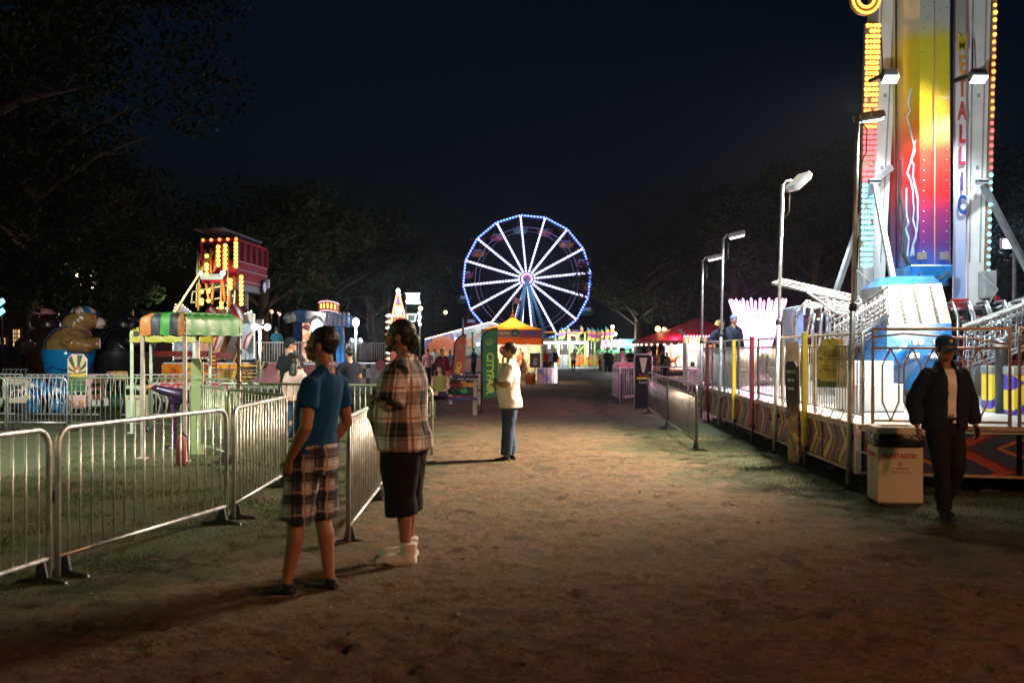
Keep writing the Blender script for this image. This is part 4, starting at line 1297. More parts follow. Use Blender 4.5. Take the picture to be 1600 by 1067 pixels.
# struts
for (p, q_, wd) in ((w(1365, 283, 18.3), w(1302, 468, 19.5), .09), (w(1366, 285, 18.2), w(1395, 436, 17.4), .08), (w(1366, 283, 18.2), w(1392, 262, 18.4), .10),
                    (w(1534, 285, 18.2), w(1615, 440, 19.5), .10), (w(1534, 283, 18.2), w(1508, 316, 18.3), .09)):
    b = MB(); b.bar(p, q_, wd); b.rbox(p, (.2, .1, .08), .01); b.build('strut', mat('strut_grey', (.42, .44, .46), .4, .3), TW)
for (px, py) in ((1352, 440), (1543, 445)):
    b = MB(); c = w(px, py, 18.3); b.rbox(c, (.22, .3, .5), .02); b.tube([c + Vector((-.2, -.1, .2)), c + Vector((.1, -.18, -.1)), c + Vector((-.05, -.16, -.35))], .02, 6); b.rbox(c + Vector((.08, -.2, -.27)), (.09, .06, .1), .01, 1)
    b.build('junction_box', [GREYPAINT, RPAINT], TW)
# white trailer chassis behind
b = MB(); b.prism([(X(1262, 20), DK), (X(1290, 20), Z(472, 20)), (X(1590, 20), Z(484, 20)), (X(1900, 20), Z(460, 20)), (X(1900, 20), DK)], (0, 20.1, 0), (1, 0, 0), (0, 0, 1), .9); b.build('chassis', WPAINT, TW)
# gondola hub: blue boat middle with checker plate slope
def pz(pts, d): return [(X(px, d), Z(py, d)) for px, py in pts]
gdp = 16.2
b = MB()
A_ = [w(1378, 447, 16.3), w(1471, 443, 16.3), w(1487, 505, 15.8), w(1390, 509, 15.8)]
Bk = [Vector((v.x, 17.3, v.z)) for v in A_]
b.add(A_ + Bk, [(3, 2, 1, 0), (0, 1, 5, 4), (1, 2, 6, 5), (3, 0, 4, 7), (4, 5, 6, 7), (2, 3, 7, 6)]); hub = b.build('hub_cover', CHECKER, TW)
sl = (A_[3] - A_[0]); hw = (A_[1] - A_[0]); nn_ = hw.cross(sl).normalized(); nn_ = nn_ if nn_.y < 0 else -nn_
for f in (.27, .52, .80):
    b = MB()
    for k in range(9):
        p0 = A_[0] + hw * f + sl * (.03 + k * .107); p1 = p0 + sl * .075 + hw * 0
        b.bar(p0 + nn_ * .006, p1 + nn_ * .006, .045, .008, up=nn_)
    b.build('slot_strip', mat('slot_black', (.03, .035, .04), .5), hub)
b = MB(); p5 = [w(1384, 446, 16.4), w(1392, 432, 16.9), w(1458, 431, 16.9), w(1470, 442, 16.4)]
bk = [Vector((v.x, 17.6, v.z)) for v in p5]
b.add(p5 + bk, [(0, 3, 2, 1), (4, 5, 6, 7), (1, 2, 6, 5), (0, 1, 5, 4), (2, 3, 7, 6), (0, 4, 7, 3)]); b.build('hub_top', BPAINT, TW)
# blue nose, curving down to the left
b = MB()
fr_ = [w(1386, 508, 15.75), w(1487, 505, 15.75), w(1487, 548, 15.4), w(1486, 600, 15.6), w(1400, 612, 15.6), w(1340, 612, 15.8), w(1352, 588, 15.6), w(1386, 548, 15.4)]
bk = [Vector((v.x, 17.2, v.z)) for v in fr_]; n8 = 8
ci = Vector((X(1440, 15.4), 15.3, Z(556, 15.4)))
b.add(fr_ + bk + [ci], [[i, (i + 1) % 8, 16] for i in range(8)] + [[(i + 1) % 8, i, 8 + i, 8 + (i + 1) % 8] for i in range(8)] + [list(range(8, 16))])
nose = b.build('gondola_nose', BPAINT, TW)
for (px, py) in ((1434, 535), (1466, 535), (1428, 556), (1460, 556)):
    c = w(px, py, 15.33)
    b = MB(); b.rbox(c, (.19, .05, .085), .012); pd = b.build('lamp_pod', CHECKER, nose)
    b = MB()
    for sx in (-.045, .045): b.sph(c + Vector((sx, -.03, 0)), .034, 8, 6)
    b.build('pod_bulb', em('cool_bulb', (.6, .75, 1), 3.0), pd)
b = MB(); pts = [w(1345, 598, 15.2), w(1372, 580, 15.1), w(1400, 560, 15.1), w(1418, 542, 15.15)]
b.tube(pts, .09, 10); b.build('bumper', BPAINT, nose)
# deep red side leg beside the hub
b = MB(); b.bar(w(1500, 472, 17.0), w(1494, 552, 16.6), .28, .22); b.build('red_leg', mat('dark_red_gloss', (.20, .012, .02), .22, coat=.5), TW)

# seat rows, each with seats, restraints and a lattice gate
SEAT = mat('dark_red_vinyl', (.12, .01, .015), .4); SEATB = mat('black_vinyl', (.012, .012, .014), .4)
RT = mat('silver_grey_tube', (.50, .52, .55), .3, .8)
def seat_row(x0, x1, d0, d1, n, zs, label):
    ro = MB()
    for i in range(n):
        f = (i + .5) / n; x = x0 + (x1 - x0) * f; y = d0 + (d1 - d0) * f
        s = MB(); s.rbox((x, y, zs), (.42, .42, .14), .04); s.rbox((x, y + .22, zs + .42), (.42, .14, .75), .04); s.rbox((x - .19, y + .1, zs + .25), (.06, .36, .5), .02)
        so = s.build('seat', SEAT, TW)
        s = MB(); s.rbox((x, y + .18, zs + .82), (.26, .14, .24), .04); s.build('headrest', SEATB, so)
        s = MB()
        for sx in (-.12, .12):
            s.tube([(x + sx, y + .25, zs + 1.0), (x + sx, y + .0, zs + 1.02), (x + sx, y - .20, zs + .78), (x + sx, y - .20, zs + .1), (x + sx, y - .1, zs - .35)], .026, 8)
        s.tube([(x - .12, y - .21, zs + .45), (x + .12, y - .21, zs + .45)], .02, 6)
        s.rbox((x, y - .19, zs + .62), (.16, .07, .2), .03, 1)
        s.build('restraint', [RT, SEATB], so)
seat_row(X(1268, 17), X(1372, 16.5), 17.2, 16.6, 4, 1.45, '')
seat_row(X(1512, 16), X(1640, 15.5), 16.6, 15.8, 5, 1.40, '')
def lattice(name, o, u, v, nu, nv, rf=.022, rb=.011, m=RT):
    b = MB(); o = Vector(o); u = Vector(u); v = Vector(v)
    b.tube([o, o + u, o + u + v, o + v], rf, 8, closed=True)
    for i in range(1, nu): b.tube([o + u * i / nu, o + u * i / nu + v], rb, 5)
    for j in range(1, nv): b.tube([o + v * j / nv, o + v * j / nv + u], rb, 5)
    return b.build(name, m, TW)
lattice('raised_gate', w(1206, 443, 16.5), w(1325, 470, 16.2) - w(1206, 443, 16.5), w(1222, 437, 17.3) - w(1206, 443, 16.5), 13, 4)
lattice('raised_gate', w(1262, 458, 16.3), w(1308, 490, 16.0) - w(1262, 458, 16.3), w(1318, 462, 16.9) - w(1262, 458, 16.3), 5, 6)
lattice('lattice_gate', w(1297, 506, 15.6), w(1388, 448, 15.6) - w(1297, 506, 15.6), w(1297, 552, 15.5) - w(1297, 506, 15.6), 13, 6)
lattice('lattice_gate', w(1304, 512, 15.9), w(1384, 462, 16.1) - w(1304, 512, 15.9), w(1304, 562, 15.9) - w(1304, 512, 15.9), 9, 8)
lattice('lattice_gate', w(1508, 512, 15.4), w(1640, 462, 15.0) - w(1508, 512, 15.4), w(1504, 575, 15.3) - w(1508, 512, 15.4), 16, 5)
lattice('lattice_gate', w(1512, 520, 15.8), w(1640, 472, 15.5) - w(1512, 520, 15.8), w(1508, 580, 15.7) - w(1512, 520, 15.8), 11, 8)
lattice('raised_gate', w(1518, 500, 16.8), w(1640, 455, 16.4) - w(1518, 500, 16.8), w(1528, 492, 17.4) - w(1518, 500, 16.8), 14, 3)
b = MB(); b.bar(w(1505, 512, 15.5), w(1640, 462, 15.1), .12, .10); b.build('gate_beam', WPAINT, TW)
# end shell of the left row: blue edge, white faceted inside
b = MB(); b.prism(pz([(1231, 482), (1246, 478), (1246, 548), (1231, 552)], 17), (0, 17, 0), (1, 0, 0), (0, 0, 1), .7); b.build('shell_end', mat('pale_blue_paint', (.16, .26, .62), .4), TW)
b = MB(); b.prism(pz([(1244, 487), (1262, 470), (1300, 478), (1312, 500), (1276, 540), (1244, 545)], 17.5), (0, 17.5, 0), (1, 0, 0), (0, 0, 1), .08); b.build('shell_back', WPAINT, TW)
b = MB()
for pts in ([(1244, 545), (1244, 487), (1262, 470)], [(1256, 545), (1268, 485), (1282, 478)], [(1280, 545), (1284, 492), (1298, 480)], [(1296, 548), (1298, 496), (1314, 484)], [(1276, 548), (1268, 520), (1272, 490)]):
    b.tube([w(px, py, 16.4) for px, py in pts], .028, 8)
b.build('shell_rib', RT, TW)
# stepped white boxes and yellow chevron housings on the deck
b = MB(); c = w(1350, 597, 14.6); b.rbox((c.x, c.y, DK + .36), (.62, .7, .72), .02); b.rbox((c.x + .05, c.y - .3, DK + .2), (.68, .5, .4), .02); so = b.build('step_block', WPAINT, TW)
n_ = NG('yellow_purple_chevrons', .3, coat=.3); x_, y_, zq = n_.coords()
zz_ = n_.m_('ABSOLUTE', n_.m_('SUBTRACT', n_.m_('FRACT', n_.m_('MULTIPLY', zq, 1.15)), .5))
f_ = n_.m_('FRACT', n_.m_('ADD', n_.m_('MULTIPLY', x_, 1.4), n_.m_('MULTIPLY', zz_, 2.2)))
n_.out(n_.ramp(f_, [(0, (.68, .50, .04)), (.58, (.06, .04, .32)), (.88, (.68, .50, .04))], True))
for (px, d, wd, lb) in ((1548, 14.2, .14, 'narrow'), (1604, 13.6, .52, 'wide')):
    c = w(px, 600, d)
    T = thing('control_housing', '%s yellow housing with purple chevrons on the deck' % lb, 'ride housing', (c.x, c.y, DK))
    b = MB(); b.rbox((c.x, c.y, DK + .27), (wd, .3, .54), .015); b.build('cabinet', n_.m, T)
    b = MB(); b.rbox((c.x, c.y, DK + .60), (wd + .02, .32, .12), .015); b.build('top_cap', CHECKER, T)
    b = MB(); b.sph((c.x + .02, c.y - .17, DK + .60), .03, 8, 6); b.build('warning_lamp', em('amber_lamp', (1, .5, .08), 2), T)
T = thing('lane_bollard', 'dark padded post between the two yellow housings', 'post', (w(1567, 600, 13.8).x, 13.8, DK))
c = w(1567, 600, 13.8); b = MB(); b.lathe([(.10, DK), (.10, DK + .95), (.08, DK + 1.0)], (c.x, c.y, 0), 14); b.build('post_tube', BLACKP, T)
b = MB(); b.lathe([(.105, DK + .9), (.105, DK + 1.02)], (c.x, c.y, 0), 14); b.build('end_cap', STEEL, T)
# back floodlight pole at right
c = w(1585, 547, 24)
T = thing('floodlight_pole', 'floodlight pole behind the right mast, lamp blazing white', 'light pole', (c.x, c.y, 0), 'floodlight poles along the deck')
b = MB(); b.tube([(c.x, c.y, 0), (c.x, c.y, Z(390, 24))], .045, 10); b.build('pole', GALV, T)
lc = w(1577, 381, 23.8); b = MB(); b.rbox(lc + Vector((0, .08, .02)), (.34, .14, .26), .02); b.build('lamp_head', GREYPAINT, T)
b = MB(); b.rbox(lc, (.29, .02, .21), .004); b.build('lens', FL_W, T)
lamp('rear_floodlight', 'SPOT', lc + Vector((0, -.1, 0)), 700, (.8, .94, 1), .1, lc + Vector((-4, -8, -5)), 130, .5)

# ---------------------------------------------------------------- litter bins
BINM = mat('cream_corrugated_plastic', (.56, .46, .34), .55, vary=.1, scale=2)
def bin_(label, loc, rz, full=True, m=None):
    T = thing('litter_bin', label, 'litter bin', (0, 0, 0), 'cream fairground litter bins')
    b = MB(); hw_ = .235
    b.rbox((0, 0, .34), (.47, .47, .68), .012); b.build('bin_body', m or BINM, T)
    b = MB(); 
    b.loft([(0, 0, .60, .262, .262), (0, 0, .62, .272, .272), (0, 0, .70, .268, .268), (0, 0, .74, .262, .262)], 28, pw=6, cap=False); b.build('bin_liner', mat('black_bin_bag', (.012, .012, .013), .25, bump=.8, bscale=18), T)
    b = MB()
    for (cx, cy, sx, sy) in ((0, -.20, .49, .09), (0, .20, .49, .09), (-.20, 0, .09, .31), (.20, 0, .09, .31)): b.rbox((cx, cy, .765), (sx, sy, .09), .008)
    b.build('bin_lid', m or BINM, T)
    ink = mat('red_print', (.50, .07, .04), .5)
    for (o_, rz_) in (((0, -.2375, .50), 0), ((-.2375, 0, .50), -90)):
        oo = Vector(o_)
        text('FUNTASTIC', .068, 'lettering', ink, T, oo, rz=rz_, ext=.001, bold=.003, local=True)
        b = MB(); u_ = Matrix.Rotation(R(rz_), 3, 'Z') @ Vector((1, 0, 0))
        st = [(math.cos(math.pi / 2 + i * math.pi / 5) * (.030 if i % 2 == 0 else .013), math.sin(math.pi / 2 + i * math.pi / 5) * (.030 if i % 2 == 0 else .013)) for i in range(10)]
        b.prism(st, oo + Vector((0, 0, -.075)), u_, (0, 0, 1), .003); b.build('star', ink, T)
        text('traveling shows', .026, 'lettering', ink, T, oo + Vector((0, 0, -.125)), rz=rz_, ext=.001, local=True)
        text('keep your park clean', .022, 'lettering', ink, T, oo + Vector((0, 0, -.165)), rz=rz_, ext=.001, local=True)
    T.location = Vector(loc); T.rotation_euler = (0, 0, R(rz))
    return T
q = g(1400, 783)
bin_('cream litter bin with red print beside the walking man', (3.88 + .27, 10.55 + .25, 0), -7)
# ---------------------------------------------------------------- crowd barriers
def make_barrier(Ln, H=1.07, m=None, bars=18, double=False):
    m = m or GALV
    T = thing('crowd_barrier', 'x', 'barrier', (0, 0, 0), 'steel crowd barriers')
    rc = .13; z0 = .16
    pts = []
    for cx, cz, a0 in ((Ln - rc, H - rc, 90), (Ln - rc, z0 + .04, 0)):
        pass
    pts = [(0.02, 0, .02), (0.02, 0, H - rc)]
    for i in range(1, 7): a = math.pi - i * math.pi / 12; pts.append((.02 + rc + rc * math.cos(a), 0, H - rc + rc * math.sin(a)))
    for i in range(0, 7): a = math.pi / 2 - i * math.pi / 12; pts.append((Ln - .02 - rc + rc * math.cos(a), 0, H - rc + rc * math.sin(a)))
    pts += [(Ln - .02, 0, .02)]
    b = MB(); b.tube(pts, .0205, 8); b.tube([(.02, 0, z0), (Ln - .02, 0, z0)], .016, 7); fr_ = b.build('frame', m, T)
    b = MB()
    if double: b.tube([(.02, 0, H - .17), (Ln - .02, 0, H - .17)], .017, 7)
    for i in range(1, bars): b.tube([(Ln * i / bars, 0, z0), (Ln * i / bars, 0, H - (.17 if double else 0))], .0078 if not double else .0062, 6)
    b.build('bars', m, T)
    for x in (.10, Ln - .10):
        b = MB(); b.prism([(-.20, 0), (.20, 0), (.19, .02), (.05, .045), (.025, .15), (-.025, .15), (-.05, .045), (-.19, .02)], (x, 0, 0), (0, 1, 0), (0, 0, 1), .022); b.build('foot', DARKSTEEL, T)
    b = MB(); b.tube([(Ln - .02, 0, .62), (Ln + .03, 0, .62), (Ln + .03, 0, .55)], .008, 5); b.build('hook', DARKSTEEL, T)
    return T
BPROTO = {}
GALV_GREENLIT = mat('green_lit_barrier', (.30, .36, .24), .42, .5, vary=.3)  # galvanised steel with the green light on it put into the colour
WHITEB = mat('white_barrier_paint', (.40, .39, .38), .45, .1, vary=.25)
def barrier(p, q, label, m=None, H=1.07, group='steel crowd barriers', bars=18):
    p = Vector((p[0], p[1], 0)); q = Vector((q[0], q[1], 0)); Ln = round((q - p).length, 1)
    key = (Ln, m.name if m else '', H, bars)
    a = math.atan2(q.y - p.y, q.x - p.x)
    if key not in BPROTO:
        T = make_barrier(Ln, H, m, bars, bars > 20); BPROTO[key] = T
        T.location = p; T.rotation_euler = (0, 0, a); T['label'] = label; T['group'] = group
        return T
    return copy_tree(BPROTO[key], p, a, label, group)
barrier((-3.70, 4.68), (-3.27, 7.0), 'steel crowd barrier cut off by the bottom left frame edge')
barrier((-3.24, 7.07), (-2.69, 9.4), 'nearest whole steel crowd barrier, left of the man in blue')
barrier((-2.66, 9.5), (-2.70, 11.9), 'steel crowd barrier right behind the blue-shirted man, seen end on')
barrier((-1.36, 8.25), (-1.42, 10.65), 'steel crowd barrier standing between the two nearest men')
barrier((-1.44, 10.75), (-1.50, 13.15), 'steel crowd barrier hidden behind the man in plaid shirt')
barrier((-5.20, 16.1), (-4.10, 14.3), 'green-lit barrier below the striped canopy', GALV_GREENLIT)
barrier((-4.06, 14.22), (-2.72, 12.0), 'green-lit barrier joining the lane at its bend', GALV_GREENLIT)
barrier((-4.95, 16.7), (-2.95, 16.2), 'green-lit barrier in front of the embracing couple', GALV_GREENLIT)
barrier((-2.90, 16.15), (-1.25, 15.3), 'green-lit barrier seen between the two nearest men', GALV_GREENLIT)
for i, (p, q, l) in enumerate((((-12.7, 20.4), (-10.35, 20.3), 'dim barrier at the left frame edge by the painted bears'), ((-10.3, 20.3), (-9.0, 20.2), 'narrow dim barrier left of the sunburst poster'),
                               ((-8.95, 20.2), (-7.3, 20.0), 'dim barrier in front of the green-lit bin'), ((-7.25, 20.0), (-5.3, 19.0), 'dim barrier behind the striped canopy posts'))):
    barrier(p, q, l, GALV_GREENLIT if i != 1 else None, bars=16)
# wavy white fence round the bear ride
def make_wavy(Ln, label, p, q):
    T = thing('wavy_fence', label, 'fence', (0, 0, 0), 'slanted white bar fences round the bear ride')
    b = MB(); b.tube([(0, 0, 0), (0, 0, 1.05), (Ln, 0, 1.05), (Ln, 0, 0)], .022, 7); b.tube([(0, 0, .12), (Ln, 0, .12)], .016, 6); b.build('frame', WHITEB, T)
    b = MB(); n = int(Ln / .16)
    for i in range(n):
        x = .1 + i * .16
        b.tube([(x + .03, 0, 1.05), (x - .05, 0, .72), (x + .06, 0, .42), (x, 0, .12)], .013, 5, sq=(1, 1.6))
    b.build('bars', WHITEB, T)
    a = math.atan2(q[1] - p[1], q[0] - p[0]); T.location = (p[0], p[1], 0); T.rotation_euler = (0, 0, a)
for (p, q, l) in (((-14.2, 24.5), (-11.6, 23.6), 'wavy white fence by the left oval ride sign'), ((-11.5, 23.6), (-9.0, 23.3), 'wavy white fence in front of the blue trousered bear'), ((-8.9, 23.3), (-7.0, 24.0), 'wavy white fence right of the sunburst poster'),
                  ((-15.6, 30.5), (-13.2, 30.2), 'wavy white fence far behind at the left frame edge'), ((-9.9, 30.0), (-7.4, 29.6), 'wavy white fence behind the right bear')):
    make_wavy(round(math.dist(p, q), 2), l, p, q)

# ---------------------------------------------------------------- the bear ride
def bear_paint(name, furs, dark):
    n = NG(name, .22, coat=.8)
    x, y, z = n.coords()
    mp = n.new('ShaderNodeMapping'); mp.inputs['Scale'].default_value = (3, 3, 14); mp.inputs['Rotation'].default_value = (.4, .5, 0); n.L.new(n.vec, mp.inputs[0])
    f = n.noise(4, 5, vec=mp.outputs[0], dist=.4)
    n.bump(f, .25, .01)
    return n.out(n.ramp(f, [(.3, dark), (.5, furs), (.66, tuple(v * 1.5 for v in furs))]))
FUR1 = bear_paint('painted_tan_fur', (.26, .145, .048), (.08, .040, .013)); FUR2 = bear_paint('painted_brown_fur', (.022, .009, .006), (.008, .004, .003)); FUR3 = bear_paint('painted_black_fur', (.006, .006, .008), (.003, .003, .004)); FUR3.node_tree.nodes['Principled BSDF'].inputs['Coat Weight'].default_value = .1; FUR2.node_tree.nodes['Principled BSDF'].inputs['Coat Weight'].default_value = .2
MUZ = mat('cream_muzzle', (.62, .50, .42), .25, vary=.12, coat=.8); NOSE = mat('glossy_black', (.006, .006, .008), .1, coat=1)
def bear(label, loc, face, fur, trouser, s=1.0, capm=None):
    T = thing('bear_figure', label, 'ride figure', (0, 0, 0), 'big painted bears of the bear ride')
    b = MB()
    b.loft([(0, 0, .75, .60, .60), (0, .02, 1.0, .74, .72), (0, .03, 1.3, .78, .76), (0, .05, 1.6, .70, .68), (0, .10, 1.85, .50, .52), (0, .14, 2.0, .36, .40)], 24)
    b.sph((0, .22, 2.1), (.38, .40, .34), 16, 10); b.sph((0, .44, 2.24), (.37, .40, .36), 18, 12)
    b.sph((0, .76, 2.14), (.22, .24, .18), 14, 9)
    for sx in (-1, 1):
        b.sph((sx * .31, .28, 2.45), (.13, .08, .16), 10, 8)
        b.tube([(sx * .62, .02, 1.62), (sx * .78, .20, 1.48), (sx * .66, .56, 1.42), (sx * .50, .80, 1.50)], [.24, .27, .23, .17], 14)
        b.sph((sx * .50, .84, 1.50), (.17, .13, .20), 12, 8)
    o = put(fuse(b, 'bear_body', .035, 5), 'bear_body', fur, T)
    b = MB(); b.sph((0, .83, 2.13), (.20, .24, .175), 16, 10); b.sph((0, .90, 2.05), (.13, .13, .10), 12, 8); mz = b.build('muzzle', MUZ, T)
    b = MB(); b.sph((0, 1.06, 2.21), (.085, .055, .065), 10, 8); b.tube([(0, 1.06, 2.16), (0, 1.06, 2.07)], .010, 5); b.tube([(-.15, .95, 2.06), (-.07, 1.02, 2.03), (0, 1.05, 2.06), (.07, 1.02, 2.03), (.15, .95, 2.06)], .010, 5); b.build('nose', NOSE, mz)
    for sx in (-1, 1):
        b = MB(); b.sph((sx * .17, .765, 2.31), (.065, .055, .075), 10, 8); eo = b.build('eye', mat('orange_eye', (.55, .16, .05), .15, coat=1), T)
        b = MB(); b.sph((sx * .18, .812, 2.31), (.032, .022, .042), 8, 6); b.build('pupil', NOSE, eo)
        b = MB(); b.sph((sx * .325, .325, 2.45), (.09, .055, .115), 10, 8); b.build('inner_ear', MUZ, T)
        b = MB(); b.sph((sx * .50, .925, 1.50), (.125, .05, .165), 12, 8); pw = b.build('paw_pad', MUZ, T)
        b = MB(); b.sph((sx * .50, .965, 1.45), (.06, .02, .07), 8, 6)
        for k in (-1, 0, 1): b.sph((sx * .50 + k * .065, .965, 1.575 - abs(k) * .02), (.026, .015, .04), 8, 6)
        b.build('pads', NOSE, pw)
    b = MB(); b.loft([(0, .0, .02, .30, .30), (0, 0, .25, .50, .50), (0, 0, .60, .66, .64), (0, .01, .85, .74, .70), (0, .02, 1.05, .78, .75), (0, .03, 1.28, .805, .785), (0, .03, 1.32, .78, .76)], 26)
    tr = b.build('bear_trousers', trouser, T)
    b = MB()
    for sx in (-1, 1):
        b.tube([(sx * .42, -.56, 1.3), (sx * .45, -.60, 1.55), (sx * .36, -.35, 1.9), (sx * .30, .05, 1.98), (sx * .36, .50, 1.85), (sx * .42, .66, 1.45), (sx * .40, .72, 1.3)], .05, 8, sq=(.5, 1.6))
    b.build('braces', mat('brace_navy', (.006, .03, .11), .5) if capm and fur is FUR1 else trouser, tr)
    b = MB()
    for sx in (-1, 1):
        b.tube([(sx * .73, .32, .80), (sx * .74, .10, .72), (sx * .68, -.20, .74), (sx * .60, -.42, .86)], [.02, .03, .022, .008], 6)
        b.tube([(sx * .73, -.05, .72), (sx * .70, -.12, .60)], [.018, .006], 6); b.tube([(sx * .66, -.32, .80), (sx * .56, -.50, .76)], [.016, .006], 6)
    b.build('fold_lines', BPAINT2 if fur is FUR1 else trouser, tr)
    if capm:
        b = MB(); b.sph((0, .42, 2.42), (.33, .38, .22), 20, 10); cp = put(fuse(b, 'cap', .03, 2, cut=lambda c: c.z < 2.43), 'cap', capm, T)
        b = MB(); b.prism([(math.cos(i * math.pi / 10) * .27, math.sin(i * math.pi / 10) * .26) for i in range(11)], (0, .66, 2.44), (1, 0, 0), (0, .95, -.3), .03); b.build('cap_brim', BPAINT2, cp)
    T.location = Vector(loc); T.rotation_euler = (0, 0, R(face)); T.scale = (s, s, s)
    return T
def striped_cap():
    n = NG('blue_white_cap', .25, coat=.8)
    x, y, z = n.coords()
    a = n.m_('ARCTAN2', x, n.m_('SUBTRACT', y, .27))
    return n.out(n.ramp(n.m_('FRACT', n.m_('MULTIPLY', a, .955)), [(0, (.66, .52, .48)), (.5, (.01, .12, .30))], True))
TRB = mat('bear_blue_gloss', (.008, .20, .50), .12, vary=.12, scale=1.5, coat=1)
bc = w(112, 547, 28)
bear('tan bear figure in bright blue trousers and striped cap facing right', (bc.x - .1, 28, .42), -72, FUR1, TRB, .93, striped_cap())
bear('brown bear figure in shadow behind the tan bear', (bc.x - 1.0, 29.0, .42), 60, FUR2, mat('bear_maroon_gloss', (.02, .004, .005), .3, coat=.3), .93, mat('pink_cap', (.45, .2, .2), .3, coat=.6))
bear('black bear figure with pale paws right of the tan bear', (bc.x + .95, 28.9, .42), -50, FUR3, mat('bear_black_gloss', (.008, .008, .010), .5, spec=.2), .93)
T = thing('bear_turntable', 'round low turntable under the bears with green and blue edge', 'turntable', (bc.x, 28.6, 0))
b = MB(); b.lathe([(2.25, .05), (2.3, .12), (2.3, .34), (2.2, .42)], (bc.x, 28.6, 0), 40); b.build('turntable', mat('dark_green_paint', (.02, .10, .06), .4), T)
for i in range(10):
    a = i * math.pi / 5 + .2; p = Vector((bc.x + math.cos(a) * 2.32, 28.6 + math.sin(a) * 2.32, .24)); b = MB(); b.rbox(p, (.9, .06, .22), .02, rz=a + math.pi / 2); b.build('edge_panel', TRB if i % 2 else WPAINT, T)
# blue tub shells with white and black patches on the fence side
for k, (px, py, ww) in enumerate(((52, 604, .75), (92, 612, .9), (48, 620, .7))):
    c = w(px, py, 25.5)
    T = thing('ride_tub', ('small bright blue ride tub with white patch behind the left sign', 'long bright blue ride tub beside the poster', 'low bright blue step below the left tub')[k], 'ride tub', (c.x, c.y, 0))
    b = MB(); b.sph((c.x, c.y, c.z), (ww / 2, .4, .2), 18, 10); b.loft([(c.x, c.y, 0, .25, .25), (c.x, c.y, c.z - .05, .2, .2)], 14); b.build('tub', TRB, T)
    b = MB(); b.sph((c.x + .1, c.y - .36, c.z + .04), (.12, .06, .08), 10, 7); b.build('patch', WPAINT, T)
# signs on the bear ride fence
def board_sign(name, label, px, py, d, wd, ht, m, face=0, shape='oct', leg=True, cat='sign'):
    c = w(px, py, d)
    T = thing(name, label, cat, (c.x, c.y, 0))
    k = .18
    if shape == 'oct': out = [(-wd / 2, -ht * .3), (-wd * .36, -ht / 2), (wd * .36, -ht / 2), (wd / 2, -ht * .3), (wd * .44, 0), (wd / 2, ht * .3), (wd * .36, ht / 2), (-wd * .36, ht / 2), (-wd / 2, ht * .3), (-wd * .44, 0)]
    elif shape == 'round': out = [(-wd / 2, -ht / 2), (wd / 2, -ht / 2), (wd / 2, ht / 2 - wd * .22), (wd * .3, ht / 2), (-wd * .3, ht / 2), (-wd / 2, ht / 2 - wd * .22)]
    else: out = [(-wd / 2, -ht / 2), (wd / 2, -ht / 2), (wd / 2, ht / 2), (-wd / 2, ht / 2)]
    u = Vector((math.cos(R(face)), math.sin(R(face)), 0))
    b = MB(); b.prism(out, c, u, (0, 0, 1), .025); b.build('board', m, T)
    if leg:
        for sx in (-.3, .3):
            b = MB(); b.bar(c + u * sx * wd + Vector((0, .02, 0)) + Vector((0, 0, -ht / 2 + .05)), (c.x + u.x * sx * wd, c.y + u.y * sx * wd + .02, 0), .025)
            b.build('stand_leg', DARKSTEEL, T)
    return T, c, u
CREAM = mat('cream_board', (.40, .34, .24), .5, vary=.12); PINKB = mat('pink_board', (.50, .30, .30), .5, vary=.15)
INK = mat('black_ink', (.015, .012, .012), .5)
for (px, py, wd, ht, m, lb) in ((25, 609, .62, .60, CREAM, 'cream ten sided bear ride sign on the left fence'), (150, 606, .40, .56, PINKB, 'pink bear ride sign right of the sunburst poster')):
    T, c, u = board_sign('ride_sign', lb, px, py, 22.9, wd, ht, m)
    for i, s_ in enumerate(('Bear', 'Affair')): text(s_, wd * .33, 'lettering', INK, T, c + Vector((0, -.016, .07 - i * .17)), rz=0, ry=12, shear=.3, bold=.006, ext=.002)
n_ = NG('sunburst_poster', .45); x_, y_, zq = n_.coords()
pc = w(121, 583, 21.6)
a_ = n_.m_('ARCTAN2', x_, n_.m_('SUBTRACT', zq, pc.z - .02))
ray = n_.ramp(n_.m_('FRACT', n_.m_('MULTIPLY', a_, 1.75)), [(0, (.04, .07, .04)), (.5, (.55, .42, .22))], True)
lowm = n_.m_('LESS_THAN', zq, pc.z - .06)
n_.out(n_.mix(lowm, ray, (.03, .10, .035)))
T, c, u = board_sign('poster_stand', 'round topped bear poster with sunburst, yellow banner and green base', 121, 583, 21.6, .40, .80, n_.m, shape='round')
b = MB(); b.tube([c + Vector((x, -.0, z)) for x, z in ((-.2, -.4), (-.2, .31), (-.12, .4), (.12, .4), (.2, .31), (.2, -.4))], .016, 6, closed=True); b.build('rim', mat('pinkish_rim', (.62, .50, .50), .4), T)
b = MB(); 
for cx, cz, r_ in ((0, .06, .085), (-.065, .125, .03), (.065, .125, .03)): b.sph(c + Vector((cx, -.014, cz)), (r_, .012, r_), 12, 7)
bh = b.build('bear_head', mat('poster_bear', (.35, .14, .05), .5), T)
b = MB(); b.sph(c + Vector((0, -.026, .035)), (.045, .01, .035), 10, 6); b.build('snout', MUZ, bh)
b = MB(); b.rbox(c + Vector((0, -.015, -.05)), (.33, .012, .06), .006); b.build('banner', mat('banner_yellow', (.60, .42, .05), .5), T)
text('BEARS DON\'T BITE', .042, 'lettering', mat('banner_yellow', (.6, .42, .05), .5), T, c + Vector((0, -.014, -.15)), ext=.001)
text('YOU MUST BE', .042, 'lettering', CREAM, T, c + Vector((0, -.014, -.24)), ext=.001)
b = MB(); b.rbox(c + Vector((0, -.02, -.62)), (.36, .03, .3), .02); b.build('lower_panel', PINKB, T)
b = MB()
